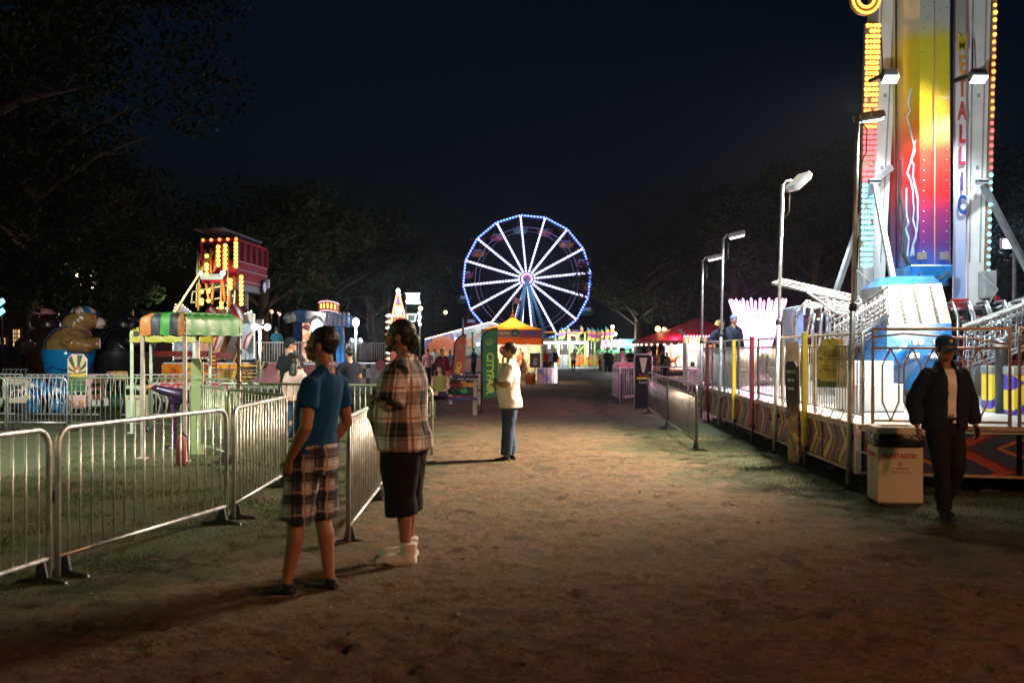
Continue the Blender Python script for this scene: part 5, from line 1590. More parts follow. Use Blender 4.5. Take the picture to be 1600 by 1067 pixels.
for sx in (-.1, .1): b.sph(c + Vector((sx, -.04, -.64)), (.06, .012, .07), 10, 6)
b.build('lower_bears', mat('poster_bear', (.35, .14, .05), .5), T)
n_ = NG('cartoon_panel', .4); x_, y_, zq = n_.coords(); n_.out(n_.ramp(n_.noise(3.2, 2, dist=1), [(.38, (.10, .05, .16)), (.47, (.45, .20, .04)), (.56, (.55, .30, .04)), (.62, (.20, .08, .22))], True))
board_sign('cartoon_board', 'orange and purple painted panel on the fence beside the yellow canopy', 183, 587, 24.6, .52, .22, n_.m, shape='rect')

# bin, canopies, ticket posts
bin_('green-lit litter bin seen through the left barriers', ((215 - 800) / 67, 23.3, 0), 4, m=mat('green_lit_plastic', (.50, .56, .34), .5, vary=.1))  # same bin, the green light on it put into the plastic colour
def canvas(name, stops, k, ax=0):
    n = NG(name, .55)
    x, y, z = n.coords()
    f = n.m_('ADD', n.m_('MULTIPLY', (x, y, z)[ax], k), n.m_('MULTIPLY', n.noise(2.5, 3), .12))
    n.bump(n.noise(9, 4), .5, .02)
    return n.out(n.ramp(f, stops, True))
GREENC = mat('green_canvas', (.012, .115, .018), .5, vary=.25, scale=3, bump=.5, bscale=10)
FLc, FRc = Vector((-4.77, 14.5, 0)), Vector((-4.22, 15.55, 0))
uu_ = (FRc - FLc); ul = uu_.length; uu_.normalize(); vv_ = Vector((-uu_.y, uu_.x, 0)); vl = .92
def canopy(label, A, u, v, ul, vl, zt, zb, fm, sm, posts, name='canopy_booth'):
    T = thing(name, label, 'canopy', A)
    P4 = [A, A + u * ul, A + u * ul + v * vl, A + v * vl]
    rnd_ = .10
    def skirt(p, q, m, nm):
        b = MB(); n = 16; nrm = Vector(((q - p).y, -(q - p).x, 0)).normalized()
        rows = []
        for (ins, z) in ((.34, zt), (.12, zt - .02), (.03, zt - .07), (0, zt - .14), (0, zb + .05)):
            rows.append([p.lerp(q, (ins + (1 - 2 * ins) * i / n if ins < .3 else ins + (1 - 2 * ins) * i / n)) - nrm * ins * .8 + nrm * .012 * math.sin(i * 1.7 + z * 9) + Vector((0, 0, z + .012 * math.sin(i * 2.1))) for i in range(n + 1)])
        rows.append([p.lerp(q, i / n) + nrm * .012 * math.sin(i * 1.7) + Vector((0, 0, zb - .022 * abs(math.sin(i * math.pi / 4)))) for i in range(n + 1)])
        vs = [x for r_ in rows for x in r_]; fs = []
        for j in range(len(rows) - 1):
            for i in range(n): fs.append((j * (n + 1) + i, j * (n + 1) + i + 1, (j + 1) * (n + 1) + i + 1, (j + 1) * (n + 1) + i))
        k = len(vs); vs += [v_ - nrm * .006 for v_ in vs]; fs += [tuple(k + i for i in f[::-1]) for f in fs[:]]
        b.add(vs, fs, 0, True); b.build(nm, m, T)
    skirt(P4[0], P4[1], fm, 'valance'); skirt(P4[3], P4[0], sm, 'valance'); skirt(P4[1], P4[2], fm, 'valance'); skirt(P4[2], P4[3], sm, 'valance')
    b = MB(); c = (P4[0] + P4[2]) / 2
    b.prism([(.1, .1), (ul - .1, .1), (ul - .1, vl - .1), (.1, vl - .1)], A + Vector((0, 0, zt - .02)), u, v, .03); b.build('roof', fm, T)
    for p in P4:
        q_ = p.lerp(c, .06)
        b = MB(); b.bar(q_, q_ + Vector((0, 0, zt - .08)), .05); b.rbox(q_ + Vector((0, 0, .01)), (.14, .14, .02), .004); b.build('post_tube', posts, T)
    return T
STRIPE = canvas('striped_canvas', [(0, (.40, .13, .010)), (.20, (.018, .016, .022)), (.40, (.035, .28, .02)), (.58, (.018, .016, .022)), (.78, (.40, .13, .010))], -1.22, 0)
CP = mat('worn_cream_post', (.46, .38, .32), .45, vary=.3)
n_ = MATS['striped_canvas']
canopy('small booth canopy, green with orange, black and green striped side', FLc, uu_, vv_, ul, vl, 2.19, 1.86, GREENC, STRIPE, CP)
YC = mat('yellow_green_canvas', (.34, .33, .02), .5, vary=.12, bump=.3, bscale=10)
pA = w(202, 547, 19.5); pA.z = 0
T = canopy('small yellow canopy with dark lettering behind the striped one', pA, Vector((1, 0, 0)), Vector((0, 1, 0)), 1.3, 1.1, 2.08, 1.80, YC, YC, mat('pale_green_post', (.45, .55, .42), .4))
text('ENTER', .12, 'lettering', INK, T, pA + Vector((.27, -.03, 1.95)), ext=.002, bold=.008)
# cable wound round the front right post
q_ = FRc.lerp((FLc + FRc + vv_ * vl) / 2, .0)
T = thing('cable', 'black cable wound down the right post of the striped canopy', 'cable', (FRc.x, FRc.y, 0))
b = MB(); pc_ = FRc.lerp(FLc + (uu_ * ul + vv_ * vl) / 2, .06)
b.tube([pc_ + Vector((math.cos(i * .55) * .042, math.sin(i * .55) * .042, 1.85 - i * .022)) for i in range(80)], .010, 5); b.build('wire', RUBBER, T)
# pale green panel post, exit sign, purple toy gun, extinguisher
c = g(307, 710); T = thing('panel_post', 'tall pale green padded board standing by the striped canopy', 'post', (c.x, c.y, 0))
b = MB(); b.prism([(-.075, 0), (.075, 0), (.075, 1.42), (.05, 1.50), (-.05, 1.50), (-.075, 1.42)], c, (1, .15, 0), (0, 0, 1), .06); b.build('board', mat('pale_lime_paint', (.38, .48, .22), .5, vary=.1), T)
b = MB(); b.bar(c + Vector((.085, .02, 0)), c + Vector((.085, .02, 1.45)), .03); b.build('side_rail', CP, T)
b = MB(); b.bar(c + Vector((-.075, -.035, 1.18)), c + Vector((.075, -.03, 1.18)), .012); b.build('strap', GREYPAINT, T)
for (px, lb) in ((272, 'left'), (345, 'right')):
    T, c, u = board_sign('exit_sign', 'white board with red EXIT letters on the barrier, %s of the lime board' % lb, px, 606, 17.6, .74 if px < 300 else .40, .20, mat('dirty_white_board', (.30, .26, .24), .5), shape='rect')
    text('EXIT', .20, 'lettering', mat('exit_red', (.36, .02, .03), .5), T, c + Vector((0, -.016, 0)), ext=.002, bold=.01, sx=1.2 if px < 300 else .75)
c = g(272, 700); T = thing('toy_water_gun', 'dark purple water gun on a thin pedestal behind the near barrier', 'game gun', (c.x, c.y, 0))
PUR = mat('dark_purple_gloss', (.028, .008, .036), .3, vary=.3, coat=.4)
b = MB(); b.lathe([(.16, 0), (.15, .03), (.05, .06), (.045, .78)], (c.x, c.y, 0), 14); b.build('pedestal', PUR, T)
b = MB(); g0 = w(240, 606, c.y); g1 = w(301, 622, c.y); ax_ = (g1 - g0); b.tube([g0, g0 + ax_ * .15, g0 + ax_ * .45, g0 + ax_ * .75, g1], [.05, .065, .085, .12, .10], 12); b.rbox(g0 + ax_ * .62 + Vector((0, 0, -.10)), (.26, .12, .12), .02); b.build('gun_body', PUR, T)
b = MB(); b.tube([g0, g0 - ax_.normalized() * .08], [.03, .045], 10); b.build('nozzle', mat('orange_nozzle', (.4, .12, .06), .4), T)
c = Vector((w(283, 680, 14).x, 14.0, 0)); T = thing('fire_extinguisher', 'red fire extinguisher on the grass behind the near barrier', 'fire extinguisher', c)
b = MB(); b.lathe([(.06, .02), (.07, .04), (.07, .36), (.045, .42), (.02, .44)], c, 14); b.build('tank', mat('extinguisher_red', (.14, .008, .008), .6), T)
b = MB(); b.rbox(c + Vector((0, 0, .47)), (.04, .12, .05), .01); b.tube([c + Vector((0, .05, .46)), c + Vector((.07, .05, .40)), c + Vector((.085, .03, .2))], .012, 6); b.build('valve', BLACKP, T)

# ---------------------------------------------------------------- the open bus ride
DB = 50.0
def XB(px, d=DB): return (px - 800) * d / F
def ZB(py, d=DB): return EYE + (HY - py) * d / F
BD = ZB(566, 50)
BR = thing('bus_ride', 'lifted red double deck bus ride with bulb sign and painted backdrop', 'fairground ride', (XB(345), 50, 0))
RB = mat('bus_red_gloss', (.46, .012, .035), .6, vary=.15, spec=.15)
bf0 = w(312, 420, 48.5); bf0 = Vector((bf0.x, 48.5, 0))
fL, fR = Vector((XB(314, 48.5), 48.6, 0)), Vector((XB(370, 48.0), 48.0, 0))
bkR = Vector((XB(417, 53.0), 53.0, 0)); bkL = bkR + (fL - fR)
zt0, zb0 = ZB(373, 48), ZB(441, 48)
def quad_prism(b, pts, z0, z1, m=0):
    vs = [(p.x, p.y, z0) for p in pts] + [(p.x, p.y, z1) for p in pts]; n = len(pts)
    b.add(vs, [list(range(n))[::-1], list(range(n, 2 * n))] + [[i, (i + 1) % n, n + (i + 1) % n, n + i] for i in range(n)], m); return b
zm = zb0 + (zt0 - zb0) * .52
quad = [fL, fR, bkR, bkL]
b = MB(); quad_prism(b, quad, zb0, zm); bus = b.build('bus_lower_body', RB, BR)
b = MB(); quad_prism(b, quad, zt0 - .10, zt0 + .04); b.build('bus_roof', RB, BR)
sd_ = bkR - fR; sn_ = Vector((sd_.y, -sd_.x, 0)).normalized(); sn_ = sn_ if sn_.x > 0 else -sn_
fd_ = fR - fL; fn_ = Vector((fd_.y, -fd_.x, 0)).normalized(); fn_ = fn_ if fn_.y < 0 else -fn_
for i in range(6):
    p = fR + sd_ * (i / 5 * .985 + .008); b = MB(); b.bar((p.x, p.y, zm), (p.x, p.y, zt0 - .1), .14, up=sd_); b.build('bus_pillar', RB, BR)
for i in range(5):
    p0 = fR + sd_ * ((i + .12) / 5); p1 = fR + sd_ * ((i + .9) / 5)
    b = MB(); b.prism([(0, 0), ((p1 - p0).length, 0), ((p1 - p0).length, zt0 - .14 - zm), (0, zt0 - .14 - zm)], p0 - sn_ * .10 + Vector((0, 0, zm + .02)), (p1 - p0).normalized(), (0, 0, 1), .01); b.build('window_pane', mat('bus_glass', (.10, .22, .24), .08, vary=.4, scale=1.5), BR)
for i in range(3):
    p = fL + fd_ * (i / 2); b = MB(); b.bar((p.x, p.y, zm), (p.x, p.y, zt0 - .1), .10); b.build('bus_pillar', RB, BR)
b = MB()
for z_, in ((zm - .05,), (zm - .45,), (zb0 + .12,)):
    b.bar(fR + sn_ * .02 + Vector((0, 0, z_)), bkR + sn_ * .02 + Vector((0, 0, z_)), .03, .045)
b.build('trim_stripe', mat('pink_white_trim', (.62, .42, .46), .4), bus)
text('TOURS', .34, 'lettering', mat('dull_pink_trim', (.42, .14, .18), .4), bus, (fR + bkR) / 2 + sn_ * .02 + Vector((0, 0, zb0 + .72)), rz=math.degrees(math.atan2(sd_.y, sd_.x)), ext=.01, sx=1.5)
p = fR + sd_ * .84
b = MB(); ax_ = sn_; b.tube([p + sn_ * -.1 + Vector((0, 0, zb0 + .02)), p + sn_ * .10 + Vector((0, 0, zb0 + .02))], .40, 20); wh = b.build('wheel', RUBBER, BR)
b = MB(); b.tube([p + sn_ * .09 + Vector((0, 0, zb0 + .02)), p + sn_ * .13 + Vector((0, 0, zb0 + .02))], .27, 18); b.build('rim', STEEL, wh)
b = MB(); p = bkR; b.rbox((p.x + .05, p.y - .1, zb0 + .25), (.2, .3, .5), .03); b.build('bumper', WPAINT, BR)
b = MB(); 
quad_prism(b, [fL.lerp(fR, .2), fR, bkR.lerp(fR, .08), bkL.lerp(bkR, .2)], zb0 - .35, zb0 - .02); b.build('underbody', mat('underbody_teal', (.05, .10, .10), .4), BR)
# roof rack with raised rail
b = MB()
r0, r1 = fL.lerp(fR, -.15) + Vector((0, -.5, zt0 + .36)), None
for f in (.15, .9):
    pA_, pB_ = fL.lerp(fR, f) + Vector((-.35, -.8, zt0 + .42)), bkL.lerp(bkR, f) + Vector((0, -.5, zt0 + .30))
    b.bar(pA_, pB_, .08, .10)
for i in range(14):
    f = i / 13
    a_, c_ = (fL.lerp(fR, .15) + Vector((-.35, -.8, zt0 + .42))).lerp(bkL.lerp(bkR, .15) + Vector((0, -.5, zt0 + .30)), f), (fL.lerp(fR, .9) + Vector((-.35, -.8, zt0 + .42))).lerp(bkL.lerp(bkR, .9) + Vector((0, -.5, zt0 + .30)), f)
    b.tube([a_, c_], .03, 5)
for f in (.2, .8):
    p = fR + sd_ * f; b.bar((p.x - .15, p.y, zt0), (p.x - .15, p.y, zt0 + .36), .05)
b.build('roof_rack', mat('rack_grey', (.24, .22, .26), .4, .4), BR)
b = MB()
for i in range(5): b.sph(fL.lerp(fR, .06 + i * .235) + fn_ * .06 + Vector((0, 0, zt0 - .02)), .085, 8, 6)
b.build('bulb_strip', em('orange_bulb', (1, .33, .10), 3.6), BR)
text('PRESIDENT', .34, 'lettering', mat('dull_blue_paint', (.10, .12, .17), .4), BR, (fL + fR) / 2 + fn_ * .03 + Vector((0, 0, zt0 - .34)), rz=math.degrees(math.atan2(fd_.y, fd_.x)), ext=.01, sx=.9) if False else None
# lift arm under the bus
b = MB(); c_ = (fR + bkL) / 2; b.bar((c_.x - .2, c_.y, BD), (c_.x, c_.y, zb0 - .3), .5, .5, m=0); b.bar((c_.x + .5, c_.y, BD), (c_.x + .5, c_.y, zb0 - .3), .25, .25); b.build('lift_arm', mat('lift_dark', (.06, .05, .05), .4), BR)
# bulb sign frame seen from behind: the letters read mirrored
dS = 47.0
FRM = mat('olive_frame', (.22, .20, .06), .45, .3)
so_ = MB()
for py0, py1, x0, x1 in ((402, 391, 308, 357), (420, 407, 309, 358), (456, 443, 300, 368), (473, 462, 300, 366)):
    so_.bar(w(x0, py0, dS), w(x1, py1, dS), .06)
for px, pa, pb in ((309, 392, 480), (312, 398, 485), (357, 386, 488), (368, 440, 475), (301, 456, 474)): so_.bar(w(px, pa, dS), w(px - 2, pb, dS), .06)
so_.bar(w(334, 393, dS - .2), w(270, 492, dS - .6), .09)
sg = so_.build('sign_frame', FRM, BR)
LET = mat('letter_orange', (.55, .20, .03), .4)
def strokes(lst, nm):
    for pts in lst:
        b = MB(); b.tube([w(px, py, dS - .1) for px, py in pts], .105, 6, sq=(1, .6), up=(0, 0, 1) if False else None); o = b.build(nm, LET, sg)
strokes([[(366, 377), (370, 388), (370, 404), (364, 419)], [(348, 380), (350, 424)], [(338, 385), (336, 421), (330, 428), (329, 388)], [(320, 390), (321, 428)],
         [(375, 430), (376, 474)], [(366, 432), (366, 448)], [(359, 437), (358, 478)], [(347, 438), (345, 478), (352, 470), (348, 438)], [(333, 442), (331, 475), (326, 466), (322, 443)], [(313, 445), (310, 482)]], 'sign_letter')
b = MB()
for px, ys in ((368.5, range(380, 420, 6)), (352, range(384, 424, 7)), (341, range(386, 416, 7)), (323, (400, 414, 420, 428)), (377, range(433, 476, 7)), (360, range(438, 456, 6)), (315, (456, 469, 474)), (326, (455, 470)), (346, (474, 480))):
    for py in ys: b.sph(w(px, py, dS - .35), .105, 8, 6)
b.build('bulb_strip', em('sign_bulb', (1, .50, .10), 2.8), sg)
for px, py, r_ in ((314, 427, .09), (348, 427, .12)):
    b = MB(); b.sph(w(px, py, dS - .6), r_, 10, 8); b.build('spot_lamp', em('white_spot', (.9, 1, .95), 8), sg)
b = MB(); b.prism([(-.62, .14), (.62, .14), (.5, -.12), (-.5, -.12)], w(331, 433, dS - .3), (1, 0, 0), (0, 0, 1), .05); b.build('name_plate', mat('plate_grey', (.10, .16, .12), .4), sg)
# painted backdrop flats edged with bulbs
def flat_mat(name, stops, sc_):
    n = NG(name, .4, coat=.2, emit=0)
    x, y, z = n.coords()
    return n.out(n.ramp(n.noise(sc_, 3, dist=1.4), stops))
FL1 = flat_mat('backdrop_city', [(.30, (.10, .22, .42)), (.42, (.30, .42, .52)), (.5, (.62, .60, .56)), (.58, (.55, .20, .28)), (.64, (.60, .48, .10)), (.75, (.15, .35, .50))], 1.1)
FL2 = flat_mat('backdrop_sky', [(.30, (.18, .36, .52)), (.48, (.40, .55, .62)), (.58, (.62, .55, .22)), (.70, (.62, .45, .06))], .7)
BULBW = em('warm_white_bulb', (1, .85, .55), 4)
def flat(label, outline, d, m, nm='backdrop_flat'):
    pts = [w(px, py, d) for px, py in outline]; o = pts[0]
    b = MB(); b.prism([((p - o).x, (p - o).z) for p in pts], o, (1, 0, 0), (0, 0, 1), .08); f = b.build(nm, m, BR)
    b = MB()
    for p, q in zip(pts, pts[1:] + pts[:1]):
        if min(p.z, q.z) < BD + .3 and abs(p.z - q.z) < .3: continue
        k = max(1, int((q - p).length / .13))
        for i in range(k): b.sph(p.lerp(q, i / k) + Vector((0, -.06, 0)), .036, 5, 4)
    b.build('bulb_strip', BULBW, f); return f
flat('left', [(271, 562), (271, 490), (275, 476), (282, 473), (290, 480), (302, 490), (330, 495), (330, 562)], 50.5, FL1)
flat('mid', [(326, 562), (326, 484), (345, 480), (366, 484), (372, 480), (378, 562)], 50.9, mat('backdrop_yellow', (.60, .50, .25), .4, two=(.5, .2, .1)))
flat('right', [(374, 562), (374, 492), (384, 490), (393, 486), (398, 492), (398, 562)], 50.4, FL2)
CAND = mat('candy_red', (.50, .03, .08), .3, coat=.5)
for pts in ([(335, 548), (346, 520), (352, 498)], [(382, 545), (388, 528), (394, 520)], [(364, 475), (372, 488), (378, 502)], [(326, 482), (332, 488), (330, 496)]):
    b = MB(); b.tube([w(px, py, 49.9) for px, py in pts], [.22, .28, .16], 10, sq=(1, .5)); o = b.build('painted_arm', CAND, BR)
    b = MB(); b.tube([w(px + 2, py, 49.7) for px, py in pts], [.08, .12, .05], 8); b.build('arm_stripe', WPAINT, o)
# ride base with orange skirt, deck, rails, steps
b = MB(); b.box((XB(345), 51.3, BD - .06), (XB(425) - XB(262), 4.2, .12)); b.build('ride_deck', mat('deck_grey', (.45, .46, .5), .45, vary=.25), BR)
n_ = NG('orange_skirt', .35, coat=.2); x_, y_, zq = n_.coords(); n_.out(n_.ramp(n_.noise(1.2, 4, dist=.8), [(.35, (.30, .06, .01)), (.5, (.62, .22, .02)), (.62, (.66, .40, .04)), (.7, (.40, .05, .03))]))
for i in range(4):
    b = MB(); a_, e_ = XB(262 + i * 35), XB(262 + (i + 1) * 35) - .04; b.box(((a_ + e_) / 2, 49.15, BD / 2), (e_ - a_, .05, BD - .14)); b.build('skirt_panel', n_.m, BR)
b = MB()
for px in range(264, 404, 7): b.tube([(XB(px), 49.2, BD), (XB(px), 49.2, BD + .45)], .02, 5)
b.build('railing', mat('black_rail', (.03, .03, .03), .4), BR)
b = MB(); b.bar((XB(250), 49.3, BD + .42), (XB(332), 49.3, BD + .42), .3, .28); b.bar((XB(345), 49.2, BD + .35), (XB(372), 49.2, BD + .35), .3, .3); b.build('bench_row', mat('maroon_panel', (.14, .02, .02), .4), BR)
for k in range(6):
    b = MB(); z_ = BD - (k + 1) * BD / 6; b.box((XB(402), 49.0 - k * .25, z_), (1.1, .28, .05)); b.build('step', mat('yellow_step', (.42, .32, .08), .5, vary=.4), BR)
for sx in (-.58, .58):
    b = MB(); b.bar((XB(402) + sx, 49.1, BD), (XB(402) + sx, 47.6, 0), .06, .16); b.bar((XB(402) + sx, 49.1, BD + .9), (XB(402) + sx, 47.6, .9), .04); b.bar((XB(402) + sx, 47.6, 0), (XB(402) + sx, 47.6, .9), .04)
    b.build('stair_rail', mat('yellow_step', (.42, .32, .08), .5, vary=.4), BR)
b = MB(); vs = [(XB(430), 49.0, BD - .02), (XB(452), 49.0, BD - .02), (XB(456), 47.0, .03), (XB(414), 47.0, .03)]; vs += [(x, y, max(0, z - .1)) for x, y, z in vs]
b.add(vs, [(3, 2, 1, 0), (4, 5, 6, 7), (0, 1, 5, 4), (1, 2, 6, 5), (2, 3, 7, 6), (3, 0, 4, 7)]); b.build('ramp', mat('purple_ramp', (.16, .05, .12), .4, vary=.5, two=(.28, .12, .05)), BR)
b = MB(); c_ = w(323, 588, 47.5); b.rbox((w(334, 588, 47.5).x, 47.5, .75), (.28, .1, 1.5), .02); b.build('menu_board', mat('maroon_panel', (.14, .02, .02), .4), BR)
b = MB()
for k in range(7): b.rbox((w(334, 588, 47.5).x, 47.44, .25 + k * .18), (.2, .03, .07), .01, k % 2)
b.build('menu_plate', [OPAINT, YPAINT], BR)
# white railing fence to the right of the bus deck
T = thing('deck_railing', 'white bar railing where the man in the blue hoodie stands', 'railing', (XB(440), 51, BD))
for d_ in (49.6, 53): 
    b = MB(); b.tube([(XB(400, d_), d_, BD), (XB(400, d_), d_, BD + 1.0), (XB(500, d_), d_, BD + 1.0), (XB(500, d_), d_, BD)], .035, 6)
    for k in range(24): x_ = XB(400, d_) + (XB(500, d_) - XB(400, d_)) * k / 24; b.tube([(x_, d_, BD), (x_, d_, BD + 1.0)], .022, 5)
    b.build('rail_run', WHITEB, T)
b = MB(); b.box((XB(452), 51.5, BD - .06), (3.6, 4.6, .1)); b.build('deck', mat('deck_grey', (.45, .46, .5), .45, vary=.25), T)
b = MB(); b.box((XB(462), 49.25, BD / 2 - .06), (2.6, .06, BD - .14)); b.build('skirt_panel', mat('maroon_panel', (.14, .02, .02), .4), T)
# twin globe lamp
c = Vector((w(406, 547, 45).x, 45, 0)); T = thing('globe_lamp', 'white post lamp with two glowing globes by the bus ride', 'lamp post', c)
b = MB(); b.tube([c, c + Vector((0, 0, ZB(500, 45)))], .055, 10); b.rbox(c + Vector((0, 0, ZB(503, 45))), (.30, .2, .24), .02); b.bar(c + Vector((-.3, 0, ZB(511, 45))), c + Vector((.3, 0, ZB(511, 45))), .05); b.build('pole', WPAINT, T)
for px in (398, 418):
    b = MB(); b.sph(w(px, 511, 44.9), .155, 14, 9); b.build('globe', em('white_globe', (1, .98, .92), 4), T)
lamp('globe_light', 'SPOT', c + Vector((0, -.3, ZB(513, 45))), 900, (1, .95, .85), .15, c + Vector((.6, .8, 0)), 150, .6)
lamp('bus_fill_light', 'SPOT', (XB(340), 42.0, 4.5), 2600, (1, .86, .74), .3, (XB(350), 50, 2.6), 62, .6)  # unseen spot added to brighten the bus ride
lamp('bear_ride_light', 'SPOT', (-9.6, 12.0, 5.2), 5200, (.92, 1, .90), .15, (-8.8, 17.2, .2), 112, .8)
# ---------------------------------------------------------------- ferris wheel
DW = 109.0
hubc = w(823, 437, DW); RW = 6.95
FW = thing('ferris_wheel', 'lit blue and white ferris wheel with sixteen light spokes', 'ferris wheel', (hubc.x, DW, 0))
WT = mat('wheel_blue_paint', (.05, .08, .38), .4)
RIMG = em('blue_halo_tube', (.02, .07, 1), 1.5); SPK = em('lavender_led', (.66, .66, 1), 3.2); RLED = em('blue_white_led', (.34, .50, 1), 2.2)  # rim and spoke tubes glow blue to imitate the halo of the LEDs
LILAC = mat('lilac_steel', (.32, .22, .34), .4)
def wp(a, r, dy=0): return hubc + Vector((math.cos(a) * r, dy, math.sin(a) * r))
ANG = [R(5.8 + 22.5 * k) for k in range(16)]
for k, a in enumerate(ANG):
    a2 = ANG[(k + 1) % 16] + (2 * math.pi if k == 15 else 0)
    p, q = wp(a, RW, -.9), wp(a2, RW, -.9)
    b = MB(); b.tube([p, q], .11, 6); seg = b.build('rim_segment', RIMG, FW)
    b = MB(); n = 8
    for i in range(n): b.tube([p.lerp(q, (i + .2) / n) + Vector((0, -.06, 0)), p.lerp(q, (i + .75) / n) + Vector((0, -.09, 0))], .092, 6)
    b.build('light_strip', RLED, seg)
    b = MB(); b.tube([wp(a, RW, .9), wp(a2, RW, .9)], .05, 5); b.build('rear_rim', WT, FW)
    b = MB(); b.tube([wp(a, .7, -.9), p], .09, 6); b.tube([wp(a, .7, .9), wp(a, RW, .9)], .045, 5, 1); sp__ = b.build('spoke', [em('blue_spoke_glow', (.04, .06, 1), .7), WT], FW)
    b = MB(); n = 18
    for i in range(n):
        f0, f1 = (i + .1) / n, (i + .80) / n
        b.tube([wp(a, .75 + (RW - .8) * f0, -.97), wp(a, .75 + (RW - .8) * f1, -.97)], .105, 6)
    b.build('light_strip', SPK, sp__)
b = MB()
for r_ in (5.62, 5.15):
    b.tube([wp(i * math.pi / 32, r_, -.8) for i in range(64)], .055 if r_ > 5.3 else .03, 6, closed=True)
b.build('inner_ring', LILAC, FW)
b = MB(); b.tube([hubc + Vector((0, -1.25, 0)), hubc + Vector((0, 1.2, 0))], .52, 24); hb = b.build('hub', mat('hub_pink', (.45, .05, .16), .3), FW)
b = MB(); b.tube([wp(i * math.pi / 12, .55, -1.26) for i in range(24)], .085, 6, closed=True); b.build('hub_ring', em('pink_led', (1, .62, .82), 2.2), hb)
for i, q_ in enumerate((R(70), R(190), R(310))):
    b = MB(); b.sph(wp(q_, .2, -1.27), .10, 8, 6); b.build('hub_bolt', DARKSTEEL, hb)
for sy in (-1.6, 1.6):
    for px in (806, 815, 838, 850):
        b = MB(); b.tube([hubc + Vector((0, sy * .9, 0)), Vector((XB(px, DW) + (px - 828) * .06, DW + sy * 1.6, 0))], .13, 8); b.build('tower_leg', mat('teal_lit_leg', (.08, .22, .22), .4), FW)  # teal green light on the legs is put into their colour
b = MB(); b.tube([hubc + Vector((-.2, -1.5, -.6)), Vector((hubc.x - .8, DW - 1.6, 0))], .07, 6); b.build('led_leg', SPK, FW)
b = MB(); b.box((hubc.x, DW, .4), (9, 6, .8)); b.build('wheel_base', mat('wheel_base_grey', (.25, .26, .3), .5), FW)
GC = [('gondola_red', (.40, .03, .05)), ('gondola_orange', (.48, .16, .03)), ('gondola_green', (.04, .22, .14)), ('gondola_plum', (.30, .03, .10)), ('gondola_yellow', (.50, .32, .05))]
order = [0, 3, 1, 0, 2, 0, 1, 3, 2, 0, 1, 0, 3, 4, 3, 2]
for k, a in enumerate(ANG):
    p = wp(a, RW); gmn, gcol = GC[order[k]]
    gm = mat(gmn, gcol, .35, coat=.4); zc = p.z - 1.5
    b = MB(); b.loft([(p.x, p.y, zc - .42, .45, .5), (p.x, p.y, zc - .30, .72, .7), (p.x, p.y, zc + .02, .80, .76), (p.x, p.y, zc + .08, .82, .78)], 16, pw=3)
    go = b.build('gondola', gm, FW)
    b = MB()
    for sx in (-1, 1):
        b.tube([(p.x + sx * .75, p.y, zc + .05), (p.x + sx * .80, p.y, zc + .32), (p.x + sx * .62, p.y, zc + .42)], .07, 6)
    b.tube([(p.x - .4, p.y, zc), (p.x - .12, p.y, p.z - .05)], .03, 5); b.tube([(p.x + .4, p.y, zc), (p.x + .12, p.y, p.z - .05)], .03, 5)
    b.build('gondola_frame', gm, go)
    b = MB(); b.tube([p + Vector((-.85, 0, .02)), p + Vector((.85, 0, .02))], .05, 6); b.build('cross_bar', mat('gondola_red', (.4, .03, .05)), go)
    b = MB(); b.rbox((p.x, p.y + .3, zc + .25), (.9, .1, .4), .04); b.rbox((p.x, p.y, zc + .12), (.9, .5, .1), .03); b.build('bench', WPAINT, go)
lamp('wheel_glow', 'POINT', hubc + Vector((0, -4, 0)), 1500, (.45, .5, 1), 3)

# ---------------------------------------------------------------- funhouse with the painted mural
DM = 80.0
n_ = NG('sunburst_mural', .4, coat=.2)
x_, y_, zq = n_.coords()
sx0, sz0 = XB(696, DM) , ZB(556, DM)
T0 = XB(722, DM)
dx = n_.m_('SUBTRACT', x_, sx0 - T0); dz_ = n_.m_('SUBTRACT', zq, sz0)
rr_ = n_.m_('SQRT', n_.m_('ADD', n_.m_('MULTIPLY', dx, dx), n_.m_('MULTIPLY', dz_, dz_)))
an_ = n_.m_('ARCTAN2', dz_, dx)
wob = n_.m_('ADD', rr_, n_.m_('ADD', n_.m_('MULTIPLY', n_.m_('SINE', n_.m_('MULTIPLY', an_, 17)), .13), n_.m_('MULTIPLY', n_.noise(1.6, 3, dist=1.5), .9)))
sun = n_.ramp(n_.m_('MULTIPLY', wob, .22), [(0, (.75, .36, .06)), (.165, (.70, .50, .25)), (.20, (.60, .12, .03)), (.38, (.58, .20, .08)), (.46, (.05, .10, .42)), (.52, (.36, .34, .44)), (.60, (.04, .12, .42)), (.68, (.40, .07, .05)), (.74, (.05, .20, .34))], True)
other = n_.ramp(n_.noise(.55, 4, dist=1.1), [(.28, (.04, .14, .28)), (.38, (.08, .26, .24)), (.45, (.30, .34, .34)), (.51, (.14, .30, .36)), (.57, (.45, .14, .04)), (.63, (.05, .26, .12)), (.74, (.38, .08, .10))])
mk = n_.ramp(n_.m_('ADD', x_, n_.m_('MULTIPLY', n_.noise(.8, 2), 1.6)), [(.0, (0, 0, 0)), (1, (1, 1, 1))])
mk2 = n_.m_('GREATER_THAN', n_.m_('ADD', x_, n_.m_('MULTIPLY', n_.noise(.8, 2), 1.4)), .55)
n_.out(n_.mix(mk2, sun, other))
FH = thing('funhouse', 'funhouse front with sunburst mural and sloping roofline', 'funhouse', (T0, DM, 0))
outl = [(664, 556), (664, 530), (690, 523), (720, 515), (745, 509), (763, 504), (775, 506), (786, 512), (786, 556)]
b = MB(); b.prism([(XB(px, DM) , ZB(py, DM)) for px, py in outl], (0, DM, 0), (1, 0, 0), (0, 0, 1), .5); b.build('mural_wall', n_.m, FH)
b = MB()
